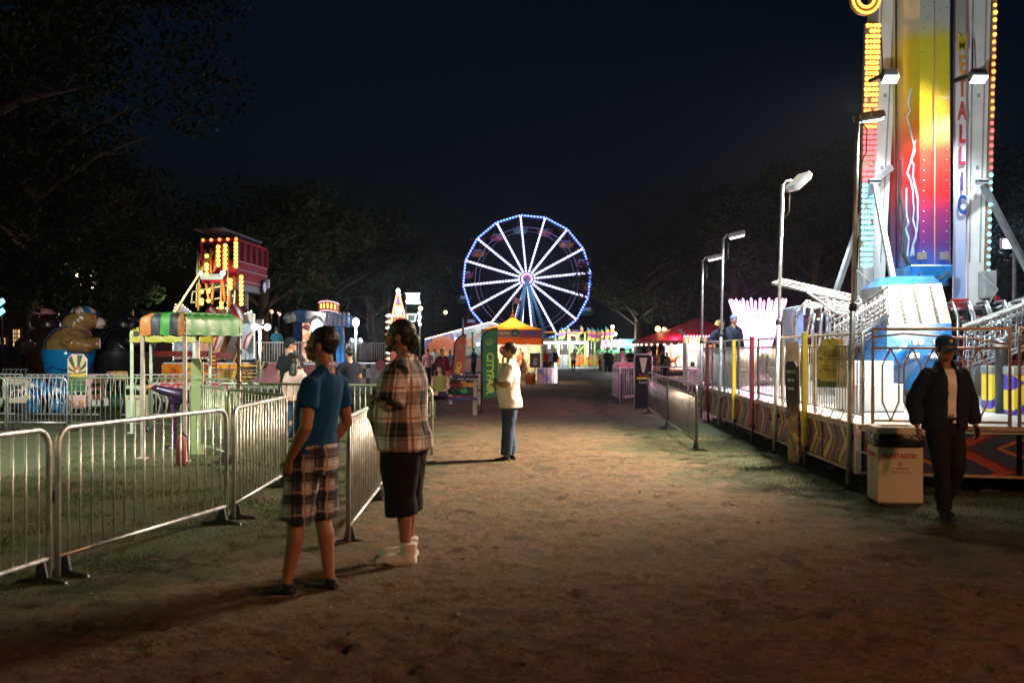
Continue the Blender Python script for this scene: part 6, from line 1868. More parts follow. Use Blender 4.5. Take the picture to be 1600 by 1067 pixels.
for p, q in zip(outl[1:-2], outl[2:-1]): b.tube([w(*p, DM - .3), w(*q, DM - .3)], .05, 5)
b.build('light_tube', em('warm_tube', (1, .85, .78), 2.5), FH)
b = MB(); b.box(((XB(664, DM) + XB(786, DM)) / 2, DM + 2.6, 1.3), (XB(786, DM) - XB(664, DM), 4.6, 2.4)); b.build('trailer', mat('trailer_grey', (.3, .3, .32), .5), FH)
b = MB(); b.box(((XB(664, DM) + XB(786, DM)) / 2, DM - .8, .45), (XB(786, DM) - XB(664, DM), 1.2, .9)); b.build('walkway', mat('brown_walkway', (.16, .07, .05), .5, vary=.4), FH)
b = MB()
for px in range(708, 784, 9): b.tube([w(px, 556, DM - 1.3), w(px, 545, DM - 1.3)], .03, 5)
b.tube([w(700, 545, DM - 1.3), w(784, 545, DM - 1.3)], .03, 5); b.build('handrail', mat('green_rail', (.2, .4, .25), .4), FH)
for (px, py) in ((717, 541), (735, 538), (754, 535), (770, 537)):
    b = MB(); c = w(px, py, DM - .35); b.rbox(c, (.55, .12, .62), .05); b.build('mural_window', mat('mural_pane_%d' % px, ((.10, .22, .26), (.45, .20, .06), (.12, .35, .22), (.40, .48, .5))[(px // 9) % 4], .25), FH)
for px in (705, 748):
    c = w(px, 541, DM - 3.2)
    lamp('mural_light', 'AREA', c + Vector((0, -3, 1.8)), 150, (1, .93, .88), 1.2, w(px, 535, DM))
c = w(747, 538, DM - .7); b = MB(); b.sph(c, .12, 8, 6); b.build('spot_lamp', em('white_spot', (.9, 1, .95), 8), FH)
# slim lamp post standing before the mural
c = Vector((w(738, 547, 62).x, 62, 0)); T = thing('slim_post', 'slim dark post in front of the funhouse mural', 'post', c)
b = MB(); b.tube([c, c + Vector((0, 0, ZB(523, 62)))], .04, 8); b.rbox(c + Vector((0, 0, .05)), (.3, .3, .1), .02); b.rbox(c + Vector((0, 0, ZB(521, 62))), (.16, .12, .12), .02); b.build('pole', DARKSTEEL, T)

# ---------------------------------------------------------------- yellow craft tent
DT = 50.0
tcx = XB(801, DT)
YT = thing('craft_tent', 'yellow peaked tent with blue corner and colourful name banner', 'tent', (tcx, DT, 0))
YCAN = mat('golden_canvas', (.55, .21, .02), .6, vary=.15, scale=2, bump=.3, bscale=6); translucent(YCAN, .55)
hwd = 1.5; ze, zv, zp = ZB(516, DT), ZB(538, DT), ZB(487, DT)
b = MB(); prof = []
rows = []
for k in range(9):
    f = k / 8; s_ = hwd * (1 - f) ** 2.5 + .035; z = ze + (zp - ze) * f
    rows.append([(tcx - s_, DT - s_, z), (tcx, DT - s_, z), (tcx + s_, DT - s_, z), (tcx + s_, DT, z), (tcx + s_, DT + s_, z), (tcx, DT + s_, z), (tcx - s_, DT + s_, z), (tcx - s_, DT, z)])
vs = [p for r_ in rows for p in r_]
b.add(vs, [(i * 8 + j, i * 8 + (j + 1) % 8, i * 8 + 8 + (j + 1) % 8, i * 8 + 8 + j) for i in range(8) for j in range(8)], 0, False); b.build('tent_roof', YCAN, YT)
for (ax, sg) in (('x', -1), ('x', 1), ('y', -1), ('y', 1)):
    b = MB(); n = 16; vs = []
    for i in range(n + 1):
        t = -hwd + 2 * hwd * i / n
        for z in (ze, zv - .04 * abs(math.sin(i * math.pi / 4))):
            o_ = hwd * 1.0 + .01 * math.sin(i * 1.9)
            vs.append((tcx + t, DT + sg * o_, z) if ax == 'y' else (tcx + sg * o_, DT + t, z))
    k = len(vs); vs += [(x, y + (.01 if ax == 'y' else 0), z) for x, y, z in vs]
    fs = [(2 * i, 2 * i + 1, 2 * i + 3, 2 * i + 2) for i in range(n)]; fs += [tuple(k + v for v in f[::-1]) for f in fs[:]]
    b.add(vs, fs); b.build('valance', YCAN, YT)
n_ = NG('banner_print', .5); x_, y_, zq = n_.coords()
n_.out(n_.ramp(n_.m_('ADD', n_.m_('MULTIPLY', x_, .30), n_.m_('ADD', .5, n_.m_('MULTIPLY', n_.noise(2, 2), .06))), [(0, (.03, .22, .45)), (.09, (.50, .14, .02)), (.56, (.55, .20, .02)), (.62, (.40, .05, .03)), (.92, (.35, .02, .04)), (.955, (.04, .25, .48))], True))
fz_ = DT - hwd - .05
b = MB(); b.box((tcx, fz_, (ze + ZB(529, DT)) / 2), (2 * hwd + .08, .02, ze - ZB(529, DT))); bn = b.build('name_banner', n_.m, YT)
zc_ = (ze + ZB(529, DT)) / 2 + .05
text('Create-', .26, 'lettering', mat('cream_print', (.62, .50, .30), .5), bn, (tcx - .52, fz_ - .012, zc_), bold=.012)
text('Candy', .27, 'lettering', mat('blue_print', (.03, .10, .35), .5), bn, (tcx + .86, fz_ - .012, zc_), bold=.012)
b = MB(); b.tube([(tcx + .12, fz_ - .012, zc_), (tcx + .12, fz_ - .03, zc_)], .20, 18); b.build('round_logo', mat('dark_green_print', (.02, .10, .06), .5), bn)
text('a', .26, 'lettering', YPAINT, bn, (tcx + .12, fz_ - .034, zc_), bold=.012)
text('sand art and sweets', .09, 'lettering', mat('cream_print', (.62, .50, .30), .5), bn, (tcx - .3, fz_ - .012, zc_ - .21))
for sx in (-1, 1):
    for sy in (-1, 1):
        b = MB(); b.bar((tcx + sx * (hwd - .06), DT + sy * (hwd - .06), 0), (tcx + sx * (hwd - .06), DT + sy * (hwd - .06), ze), .07); b.build('tent_pole', mat('tent_pole_white', (.55, .54, .55), .4), YT)
b = MB(); b.box((tcx, DT, ZB(512, DT) - .3), (.02, .02, .02)); 
b = MB(); b.tube([(tcx, DT, zp - .05), (tcx, DT, zp + .75)], .02, 6); fp_ = b.build('flagpole', STEEL, YT)
b = MB(); vs = []
for i in range(9):
    t = i / 8
    for z in (0, -.34): vs.append((tcx + .02 + t * .42, DT + .05 * math.sin(t * 7), zp + .74 + z * (1 - .3 * t) - .22 * t * t))
k = len(vs); vs += [(x, y + .006, z) for x, y, z in vs]; fs = [(2 * i, 2 * i + 1, 2 * i + 3, 2 * i + 2) for i in range(8)]; fs += [tuple(k + v for v in f[::-1]) for f in fs[:]]
b.add(vs, fs); b.build('flag', mat('mauve_flag', (.42, .25, .38), .6), fp_)
b = MB(); b.box((tcx, DT - .12, zp - .3), (.2, .02, .2)); b.build('roof_patch', mat('magenta_patch', (.38, .02, .10), .6), YT)
# back wall and counter
b = MB(); b.box((tcx, DT + hwd - .1, 1.25), (2 * hwd - .1, .03, 2.4)); b.build('back_wall', flat_mat('tent_back_mural', [(.3, (.05, .25, .30)), (.45, (.55, .45, .20)), (.52, (.62, .55, .40)), (.6, (.45, .12, .08)), (.7, (.10, .35, .40))], 1.6), YT)
b = MB(); b.rbox((tcx - .55, DT - 1.1, .98), (1.7, .5, .06), .01); b.box((tcx - .55, DT - 1.1, .5), (1.6, .42, .9)); b.build('counter', mat('lime_counter', (.42, .45, .08), .5, vary=.4), YT)
for i in range(6):
    b = MB(); c = Vector((tcx - 1.2 + i * .24, DT - 1.2, 1.01)); b.lathe([(.05, 0), (.06, .05), (.05, .25), (.02, .30)], c, 10); b.build('display_bottle', mat('sand_%d' % (i % 3), ((.5, .1, .05), (.1, .4, .3), (.55, .4, .08))[i % 3], .3), YT)
b = MB(); c = Vector((tcx - .4, DT - 1.25, 1.62)); b.tube([c, c + Vector((0, .05, 0))], .26, 20); b.build('round_sign', mat('red_round', (.45, .04, .04), .4), YT)
text('Spin', .17, 'lettering', CREAM, YT, c + Vector((0, -.01, 0)), bold=.01)
lamp('tent_lamp', 'POINT', (tcx, DT - .2, 2.25), 520, (1, .86, .62), .15)
# orange cone-shaped goods, black speaker, bucket, side table
c = w(836, 572, 47.8); T = thing('loudspeaker', 'black loudspeaker with yellow label beside the craft tent', 'loudspeaker', (c.x, c.y, 0))
b = MB(); b.rbox((c.x, c.y, 1.15), (.5, .4, .7), .03); b.build('cabinet', BLACKP, T); b = MB(); b.bar((c.x, c.y, 0), (c.x, c.y, .8), .05); b.rbox((c.x, c.y, .02), (.5, .5, .03), .01); b.build('stand', DARKSTEEL, T)
b = MB(); b.box((c.x + .02, c.y - .21, 1.2), (.18, .012, .12)); b.build('paper_label', YPAINT, T)
b = MB(); b.tube([(c.x, c.y - .2, 1.02), (c.x, c.y - .215, 1.02)], .11, 16); b.build('speaker_cone', GREYPAINT, T)
c = w(828, 593, 47); T = thing('orange_tub', 'orange plastic tub on the ground below the loudspeaker', 'tub', (c.x, c.y, 0))
b = MB(); b.lathe([(.20, 0), (.27, .40), (.29, .42), (.29, .45)], (c.x, c.y, 0), 18); b.build('tub', mat('bright_orange', (.62, .12, .02), .45), T)
b = MB(); 
for k in range(7): b.sph((c.x + rnd.uniform(-.16, .16), c.y + rnd.uniform(-.16, .16), .48), .11, 7, 5)
b.build('toy_heap', mat('toy_tan', (.5, .30, .16), .7), T)
c = w(855, 590, 46.5); T = thing('draped_table', 'narrow table under a pink and blue cloth at the tent corner', 'table', (c.x, c.y, 0))
b = MB(); b.rbox((c.x, c.y, .78), (.95, .6, .05), .01); b.build('tabletop', WPAINT, T)
b = MB(); vs = []; n = 24
for i in range(n + 1):
    for z in (.765, .08): vs.append((c.x - .48 + .96 * i / n, c.y - .32 + .03 * math.sin(i * 1.4) * (1 if z < .5 else .2), z))
k = len(vs); vs += [(x, y + .01, z) for x, y, z in vs]; fs = [(2 * i, 2 * i + 1, 2 * i + 3, 2 * i + 2) for i in range(n)]; fs += [tuple(k + v for v in f[::-1]) for f in fs[:]]
b.add(vs, fs, 0, True); b.build('cloth_front', flat_mat('pink_blue_cloth', [(.35, (.10, .18, .45)), (.45, (.55, .32, .36)), (.6, (.6, .4, .42))], 1.4), T)
for sx in (-.42, .42): b = MB(); b.bar((c.x + sx, c.y + .2, 0), (c.x + sx, c.y + .2, .76), .04); b.build('leg', DARKSTEEL, T)
c = w(868, 575, 46); T = thing('light_tube_post', 'short glowing white tube light standing at the tent table', 'light', (c.x, c.y, 0))
b = MB(); b.tube([(c.x, c.y, .12), (c.x, c.y, 1.05)], .06, 10); b.build('tube', em('white_tube', (1, .92, .9), 5), T); b = MB(); b.rbox((c.x, c.y, .06), (.22, .22, .12), .02); b.build('tube_base', DARKSTEEL, T)

# ---------------------------------------------------------------- feather banners and benches
def feather(label, px, d, ztop, zbot, wd, m, txt, inkm, lean=0, left=False):
    c = Vector(((px - 800) * d / F, d, 0)); T = thing('feather_banner', label, 'banner', c)
    ln = lambda z: lean * (z / ztop) ** 1.5
    b = MB(); b.tube([c + Vector((ln(z), 0, z)) for z in (0, ztop * .3, ztop * .6, ztop * .85)], .016, 6); b.rbox(c + Vector((0, 0, .015)), (.35, .35, .03), .006); b.build('pole', DARKSTEEL, T)
    H_ = ztop - zbot; out = []
    for i in range(9): a = math.pi * (1 - i / 16.0); out.append((wd + wd * math.cos(a) * 1.0, zbot + H_ * .80 + math.sin(a) * H_ * .20))
    out += [(wd, zbot + H_ * .02), (0, zbot)]
    out = [(x + ln(z), z) for x, z in out]
    b = MB(); b.prism(out, c + Vector((.015, -.01, 0)), (1, 0, 0), (0, 0, 1), .008); fl = b.build('banner_cloth', m, T)
    b = MB(); b.tube([c + Vector((x, -.012, z)) for x, z in out[:9]] , .022, 6); b.tube([c + Vector((x + .01, -.012, z)) for x, z in (out[-1], out[0])], .022, 6); b.build('sleeve', BLACKP, fl)
    mid = zbot + H_ * .36
    o = text(txt, wd * .62, 'lettering', inkm, fl, c + Vector((wd * .54 + ln(mid), -.02, mid)), ry=-90 - math.degrees(math.atan2(lean, ztop)) * 1.2, bold=.010, sx=1.0)
    b = MB(); cc_ = c + Vector((wd * .52 + ln(zbot + H_ * .80), -.018, zbot + H_ * .80))
    for k in range(6):
        a = k * math.pi / 3; b.tube([cc_ + Vector((math.cos(a + t) * wd * .24 * s_, 0, math.sin(a + t) * wd * .24 * s_)) for t, s_ in ((0, .25), (.35, .8), (0, 1.1), (-.35, .8), (0, .25))], .007, 4)
    b.build('flower_emblem', inkm, fl)
feather('tall green feather banner with yellow vertical lettering', 752, 25.0, 2.18, .42, .40, mat('banner_green', (.018, .105, .035), .6, vary=.2, scale=3, bump=.3, bscale=8), 'CITYFAIR', mat('banner_ink_yellow', (.45, .48, .05), .5))
feather('leaning orange red feather banner with yellow lettering', 705, 30.0, 2.10, .30, .33, mat('banner_rust', (.34, .055, .02), .6, vary=.2, scale=3, bump=.3, bscale=8), 'CityFair', mat('banner_ink_gold', (.55, .38, .04), .5), lean=.12)
c = Vector(((722 - 800) * 34 / F, 34, 0)); T = thing('feather_flag', 'thin upright flag, blue over orange, above the rust banner', 'flag', c)
b = MB(); b.tube([c, c + Vector((0, 0, 2.75))], .014, 6); b.build('pole', DARKSTEEL, T)
b = MB(); b.prism([(0, 2.05), (.07, 2.08), (.08, 2.4), (.03, 2.75), (0, 2.75)], c, (1, 0, 0), (0, 0, 1), .008, 0); b.build('flag_cloth', flat_mat('blue_orange_cloth', [(.4, (.04, .22, .40)), (.55, (.55, .16, .03))], 3), T)
def bench(label, x0, x1, d, seatm, backs):
    T = thing('painted_bench', label, 'bench', ((x0 + x1) / 2, d, 0), 'painted wooden benches')
    b = MB(); b.rbox(((x0 + x1) / 2, d, .44), (x1 - x0, .40, .05), .012); b.build('seat', seatm, T)
    b = MB(); b.rbox(((x0 + x1) / 2, d - .20, .475), (x1 - x0 - .1, .05, .025), .006); b.build('seat_stripe', mat('glossy_red_paint', (.35, .02, .06), .2, coat=.6), T)
    b = MB(); b.rbox(((x0 + x1) / 2, d + .22, .70), (x1 - x0 - .05, .04, .34), .012); bk = b.build('backrest', mat('bench_black', (.02, .018, .02), .35), T)
    for (fx, fz, s_, ww, cc, tx) in backs: text(tx, s_, 'lettering', cc, bk, (x0 + (x1 - x0) * fx, d + .19, fz), bold=.012, shear=.25, sx=ww)
    for x in (x0 + .08, x1 - .06):
        b = MB(); b.rbox((x, d - .1, .22), (.10, .07, .42), .01); b.rbox((x, d + .2, .45), (.09, .06, .88), .01); b.build('leg', mat('raw_timber', (.30, .22, .17), .7, vary=.3), T)
    b = MB(); b.tube([(x0, d + .24, .9), (x1, d + .24, .9)], .022, 6); b.build('top_rail', STEEL, T)
OW = mat('paint_orange', (.62, .22, .03), .4); RW_ = mat('paint_red', (.55, .05, .03), .4); GW_ = mat('paint_green', (.03, .30, .10), .4)
bench('blue seated bench with orange, red and green painted back', (672 - 800) * 24.6 / F, (746 - 800) * 24.6 / F, 24.6, mat('bench_blue', (.02, .07, .30), .35, coat=.3),
      [(.48, .77, .17, 1.2, RW_, 'Funny'), (.80, .78, .17, 1.1, OW, 'Crazy'), (.60, .62, .15, 1.3, GW_, 'Cash')])
bench('dark red painted bench behind the blue one', (700 - 800) * 29.5 / F, (752 - 800) * 29.5 / F, 29.5, mat('bench_red', (.20, .015, .03), .35, coat=.3), [(.5, .72, .18, 1.2, mat('paint_crimson', (.30, .02, .05), .4), 'Classic')])

# ---------------------------------------------------------------- blue swing ride, light tower, lit menu sign
DBm = 60.0
BLR = thing('cloud_ride', 'blue swing ride with cloud cars and brown lit ring sign', 'fairground ride', (XB(510, DBm), DBm, 0))
b = MB(); c = w(470, 492, DBm); b.prism([(w(px, py, DBm).x, w(px, py, DBm).z) for px, py in ((452, 490), (470, 485), (548, 492), (556, 505), (548, 512), (500, 508), (452, 500))], (0, DBm, 0), (1, 0, 0), (0, 0, 1), 1.2); b.build('boom', BPAINT, BLR)
for px, pa in ((462, 500), (470, 500), (527, 505), (533, 505)):
    b = MB(); b.bar(w(px, pa, DBm), Vector((w(px, pa, DBm).x + .15, DBm, 0)), .28); b.build('blue_leg', BPAINT2 if px < 500 else BPAINT, BLR)
n_ = NG('mosaic_lights', .4, emit=1.1); x_, y_, zq = n_.coords(); 
ck = n_.new('ShaderNodeTexVoronoi'); ck.inputs['Scale'].default_value = 3.2; ck.inputs['Randomness'].default_value = .15; n_.L.new(n_.vec, ck.inputs[0])
n_.out(n_.ramp(n_.voro(3.2, 'Color'), [(0, (.12, .03, .03)), (.32, (.80, .30, .14)), (.55, (1, .62, .40)), (.85, (.25, .04, .04))], True))
for px, wd in ((479, 11), (484, 9)):
    b = MB(); a_, e_ = w(px - wd / 2, 505, DBm - .8), w(px + wd / 2, 560, DBm - .8); b.box(((a_.x + e_.x) / 2, DBm - .8 - (px - 479) * .05, (a_.z + e_.z) / 2 - (px - 479) * .12), (e_.x - a_.x, .3, a_.z - e_.z)); b.build('light_column', n_.m, BLR)
PUFF = mat('cloud_white', (.58, .62, .62), .5, vary=.25)
for px, py in ((452, 496), (490, 500)):
    b = MB(); q_ = random.Random(px)
    for k in range(12): b.sph(w(px + q_.uniform(-7, 7), py + q_.uniform(-4, 4), DBm - .9 + q_.uniform(-.1, .2)), q_.uniform(.16, .26), 8, 6)
    b.build('cloud_car', PUFF, BLR)
for i in range(6):
    px = 511 + i * 6.6
    b = MB(); c = w(px, 501, DBm - .6); b.sph(c, (.10, .14, .34), 8, 7); b.sph(c + Vector((0, 0, .42)), (.09, .09, .11), 7, 5); b.rbox(c + Vector((0, .12, .1)), (.16, .08, .8), .03); b.build('seat_unit', mat('pale_lilac_seat', (.45, .42, .58), .35), BLR)
rc_ = w(515, 481, DBm)
b = MB(); vs = []; n = 14
for i in range(n + 1):
    a = math.pi * (1.12 + .76 * i / n); x_r, y_r = math.cos(a) * .66, math.sin(a) * .6
    for z in (.30, -.26): vs.append((rc_.x + x_r, rc_.y + y_r, rc_.z + z + .13 * math.sin(i * math.pi / n) - .1 * (i / n)))
k = len(vs); vs += [(x, y + .04, z) for x, y, z in vs]; fs = [(2 * i, 2 * i + 1, 2 * i + 3, 2 * i + 2) for i in range(n)]; fs += [tuple(k + v for v in f[::-1]) for f in fs[:]]
b.add(vs, fs, 0, True); b.build('ring_sign', em('brown_lit_sign', (.45, .09, .03), .5), BLR)
for e_, lab in ((0, 'u'), (1, 'l')):
    b = MB(); b.tube([vs[2 * i + e_] for i in range(n + 1)], .035, 6); b.build('sign_rim', em('pink_rim', (1, .62, .80), 1.3), BLR)
for i in (3, 5, 7, 9, 11):
    p = Vector(vs[2 * i]).lerp(Vector(vs[2 * i + 1]), .5); b = MB(); b.rbox(p + Vector((0, -.05, 0)), (.10, .05, .30), .02); b.build('sign_letter', em('sign_bulb', (1, .50, .10), 2.8), BLR)
b = MB(); b.box((XB(500, DBm), DBm, .45), (5.2, 3.6, .9)); b.build('ride_deck', mat('deck_purple_grey', (.20, .17, .24), .5), BLR)
for i in range(5):
    b = MB(); b.box((XB(470 + i * 14, DBm), DBm - 1.82, .45), (.5, .05, .8)); b.build('skirt_panel', flat_mat('mosaic_skirt', [(.4, (.30, .05, .05)), (.5, (.55, .45, .42)), (.6, (.15, .05, .2))], 4), BLR)
# bright lamps on short posts
for (px, py, d, r_, e, cc, lb) in ((495, 513, 46, .27, 700, (.75, .95, 1), 'white globe lamp post left of the nearest mans head'), (556, 505, 58, .20, 900, (.6, .95, 1), 'cold white lamp on a thin post right of the blue ride')):
    c = w(px, py, d); T = thing('globe_lamp', lb, 'lamp post', (c.x, c.y, 0))
    b = MB(); b.tube([(c.x, c.y, 0), (c.x, c.y, c.z)], .055, 8); b.build('pole', WPAINT, T)
    b = MB(); b.sph(c + Vector((0, 0, .05)), (r_, r_, r_ * 1.35), 12, 8); b.build('globe', em('cold_globe', (.72, .95, 1), 9), T)
    lamp('globe_light', 'SPOT', c + Vector((0, -.4, -.1)), e, cc, .15, c + Vector((0, -.6, -3)), 150, .6)
# checkered base with white railings
CKM = NG('red_white_check', .4); x_, y_, zq = CKM.coords()
ch = CKM.new('ShaderNodeTexChecker'); ch.inputs['Scale'].default_value = 3.4; CKM.L.new(CKM.vec, ch.inputs[0]); ch.inputs['Color1'].default_value = (.32, .03, .05, 1); ch.inputs['Color2'].default_value = (.6, .58, .56, 1)
CKM.L.new(ch.outputs[0], CKM.b.inputs['Base Color'])
CKB = NG('black_white_check', .4); x_, y_, zq = CKB.coords()
ch = CKB.new('ShaderNodeTexChecker'); ch.inputs['Scale'].default_value = 2.4; CKB.L.new(CKB.vec, ch.inputs[0]); ch.inputs['Color1'].default_value = (.02, .02, .02, 1); ch.inputs['Color2'].default_value = (.55, .53, .52, 1)
CKB.L.new(ch.outputs[0], CKB.b.inputs['Base Color'])
DCk = 44.0
T = thing('checkered_platform', 'ride platform with red and black checker skirt and white railings', 'ride deck', (XB(572, DCk), DCk, 0))
for (a_, e_, m) in ((536, 562, CKM.m), (562, 579, CKB.m), (579, 612, mat('white_grey_panel', (.45, .42, .44), .5, vary=.3))):
    b = MB(); b.box(((XB(a_, DCk) + XB(e_, DCk)) / 2, DCk, .55), (XB(e_, DCk) - XB(a_, DCk) - .03, .06, .95)); b.build('skirt_panel', m, T)
b = MB(); b.box((XB(574, DCk), DCk + 1.6, 1.0), (XB(612, DCk) - XB(536, DCk), 3.2, .1)); b.build('deck', mat('deck_grey', (.45, .46, .5), .45, vary=.25), T)
b = MB()
for (a_, e_) in ((538, 562), (564, 580), (582, 610)):
    b.tube([w(a_, 563, DCk - .05), w(a_, 536, DCk - .05), w(e_, 536, DCk - .05), w(e_, 563, DCk - .05)], .028, 6)
    for k in range(1, 9): x_ = a_ + (e_ - a_) * k / 9; b.tube([w(x_, 563, DCk - .05), w(x_, 537, DCk - .05)], .017, 5)
b.build('railing', WHITEB, T)
b = MB(); c = w(595, 571, DCk - .1); b.tube([c, c + Vector((0, -.04, 0))], .24, 18); b.build('round_badge', mat('red_badge', (.40, .03, .06), .4), T)
for px in (549, 563):
    b = MB(); c = w(px, 534, DCk + 1); b.sph(c, (.12, .12, .18), 8, 6); b.rbox(c + Vector((0, 0, -.4)), (.06, .06, .5), .01); b.build('car_finial', mat('bluish_white', (.45, .5, .6), .3), T)
# glowing tower with scalloped lights
DLt = 66.0
LT = thing('light_tower', 'tall narrow ride tower covered in red and white bulbs with white ball on top', 'fairground ride', (XB(619, DLt), DLt, 0))
b = MB(); b.prism([(w(px, py, DLt).x, w(px, py, DLt).z) for px, py in ((612, 580), (612, 500), (617, 475), (620, 462), (624, 462), (628, 476), (634, 500), (634, 580))], (0, DLt, 0), (1, 0, 0), (0, 0, 1), 1.0); tw_ = b.build('tower_body', mat('tower_dark_red', (.20, .03, .04), .4), LT)
OGL = em('orange_glow_bulb', (1, .36, .16), 3.2); WGL = em('pinkish_white_bulb', (1, .82, .76), 3.5)
b = MB()
for pts in ([(612, 540), (612, 500), (617, 475), (620, 462)], [(634, 540), (634, 500), (628, 476), (624, 462)], [(613, 494), (632, 494)], [(616, 478), (629, 478)], [(618, 500), (618, 540)], [(628, 500), (628, 540)]):
    for p, q in zip(pts, pts[1:]):
        k = max(2, int(math.dist(p, q) / 3))
        for i in range(k): f = (i + .5) / k; b.sph(w(p[0] + (q[0] - p[0]) * f, p[1] + (q[1] - p[1]) * f, DLt - .62), .075, 6, 4)
b.build('bulb_strip', OGL, LT)
b = MB(); c = w(622.5, 486, DLt - .58); b.rbox(c, (.42, .06, .5), .02); b.build('lit_panel', em('white_panel', (1, .9, .9), 2.2), LT)
text('WC', .30, 'lettering', INK, LT, c + Vector((0, -.05, 0)), bold=.01) if False else None
b = MB(); b.prism([(-.22, -.12), (.22, -.12), (.16, .25), (-.16, .25)], w(622, 472, DLt - .58), (1, 0, 0), (0, 0, 1), .06); b.build('purple_panel', em('purple_panel_glow', (.30, .20, .65), .8), LT)
b = MB(); c = w(622, 455, DLt); b.sph(c, (.15, .15, .20), 10, 8); b.sph(c + Vector((.03, 0, -.24)), (.17, .15, .12), 10, 7); b.build('ball_top', em('white_ball', (.95, .9, 1), 2.4), LT)
for i in range(8):
    py = 493 + i * 9.6
    b = MB(); c = w(608, py, DLt - .2)
    b.lathe([(.05, .10), (.22, .02), (.24, -.04), (.06, -.1)], c, 12); b.build('scallop_light', WGL if i % 2 == 0 else em('orange_scallop', (1, .55, .35), 2.4), LT)
    b = MB(); b.lathe([(.1, -.1), (.16, -.2), (.1, -.28)], c, 10); b.build('scallop_cup', mat('dark_cup', (.04, .05, .05), .4), LT)
b = MB(); c0 = w(608, 580, DLt); b.tube([(c0.x, c0.y - .2, 0), (c0.x, c0.y - .2, w(0, 480, DLt).z)], .06, 6); b.tube([w(608, 480, DLt - .2), w(608, 452, DLt - .2)], [.05, .01], 6); b.build('side_mast', DARKSTEEL, LT)
# lit sign panel and cage car
SGN = thing('lit_sign', 'white glowing sign board with bulb edge above a hanging car', 'illuminated sign', (XB(646, 62), 62, 0))
b = MB(); c = w(645, 465, 62); b.rbox(c, (.82, .12, .46), .02); b.build('light_box', em('white_light_box', (.92, 1, .98), 1.4), SGN)
b = MB()
for i in range(9):
    for z in (.25, -.25): b.sph(c + Vector((-.42 + i * .105, -.05, z)), .05, 6, 4)
b.build('bulb_strip', em('cool_bulb', (.6, .75, 1), 3.0), SGN)
b = MB(); c2 = w(646, 474, 61.9); b.rbox(c2, (.86, .1, .08), .02); b.build('lower_tube', em('cyan_tube', (.7, .95, 1), 4), SGN)
text('GAMES', .17, 'lettering', mat('blackish_ink', (.02, .02, .02), .5), SGN, c + Vector((0, -.064, .02))) if False else None
for px in (634, 656):
    b = MB(); p = w(px, 478, 62); b.bar(p, (p.x, p.y, 0), .07); b.build('sign_leg', DARKSTEEL, SGN)
b = MB(); pts = [w(px, py, 61.8) for px, py in ((636, 491), (637, 502), (648, 502), (650, 491))]; b.tube(pts, .05, 6); b.tube([pts[0], pts[3]], .04, 6); b.build('hanging_car', em('pale_car_rim', (.9, 1, .95), 1.6), SGN)
b = MB(); b.rbox(w(643, 496.5, 61.9), (.42, .2, .36), .03); b.build('car_body', mat('plum_green_paint', (.12, .06, .09), .4, two=(.02, .10, .04)), SGN)
c = w(657, 482, 60); T = thing('street_lamp', 'warm street lamp right of the lit white sign', 'street lamp', (c.x, c.y, 0))
b = MB(); b.tube([(c.x, c.y, 0), (c.x, c.y, c.z)], .05, 8); b.build('pole', DARKSTEEL, T)
b = MB(); b.sph(c, .13, 10, 8); b.build('globe', em('sodium_globe', (1, .66, .30), 9), T)
b = MB()
for k in range(4): b.sph(c + Vector((-.08 + .05 * (k % 2), 0, -.3 - k * .22)), .12, 8, 6)
b.build('string_lanterns', em('lilac_lantern', (.75, .72, .95), 1.2), T)

# ---------------------------------------------------------------- far right stalls, carousel, ticket booth
DO = 88.0
OS = thing('orange_ride_front', 'orange painted ride front with green frame, white tube lights and orange arch sign', 'fairground ride', (XB(896, DO), DO, 0))
n_ = NG('orange_flower_print', .4, coat=.2); x_, y_, zq = n_.coords(); n_.out(n_.ramp(n_.noise(.9, 2, dist=2), [(.36, (.60, .14, .02)), (.47, (.55, .06, .02)), (.53, (.62, .32, .03)), (.60, (.06, .26, .10)), (.66, (.55, .10, .05))], True))
for a_, e_ in ((848, 876), (889, 919), (920, 944)):
    b = MB(); b.box(((XB(a_, DO) + XB(e_, DO)) / 2, DO, .75), (XB(e_, DO) - XB(a_, DO), .1, 1.0)); b.build('front_panel', n_.m, OS)
b = MB(); b.box((XB(882, DO), DO - .02, .72), (XB(889, DO) - XB(876, DO), .08, 1.05)); b.build('gate_panel', mat('silver_gate', (.45, .44, .44), .4, .4), OS)
b = MB(); b.tube([w(850, 535.5, DO - .3), w(919, 535.5, DO - .3)], .10, 8); b.build('light_tube', em('cool_white_tube', (.80, 1, .98), 5), OS)
for px in (858, 872, 895, 918):
    b = MB(); b.tube([w(px, 537, DO - .3), w(px, 557, DO - .3)], .085, 8); b.build('light_tube', em('cool_white_tube', (.80, 1, .98), 5), OS)
for px in (868, 890, 914, 929):
    b = MB(); b.bar(w(px, 575, DO), w(px, 520, DO), .14); b.build('frame_post', mat('lime_post', (.36, .45, .06), .4), OS)
b = MB(); b.bar(w(898, 556, DO), w(912, 541, DO), .10); b.bar(w(899, 541, DO + .2), w(912, 556, DO + .2), .08); b.build('cross_brace', mat('lime_post', (.36, .45, .06), .4), OS)
b = MB(); b.bar(w(848, 519, DO), w(925, 519, DO), .10); b.build('top_beam', OPAINT, OS)
b = MB(); b.prism([(w(px, py, DO - .2).x, w(px, py, DO - .2).z) for px, py in ((884, 516), (890, 520), (898, 521), (906, 518), (908, 514), (905, 526), (902, 536), (899, 526), (892, 525), (888, 534), (886, 524))], (0, DO - .2, 0), (1, 0, 0), (0, 0, 1), .12); sg2 = b.build('arch_sign', OPAINT, OS)
text('FUN', .22, 'lettering', INK, sg2, w(897, 521.5, DO - .30), bold=.01, sx=1.6)
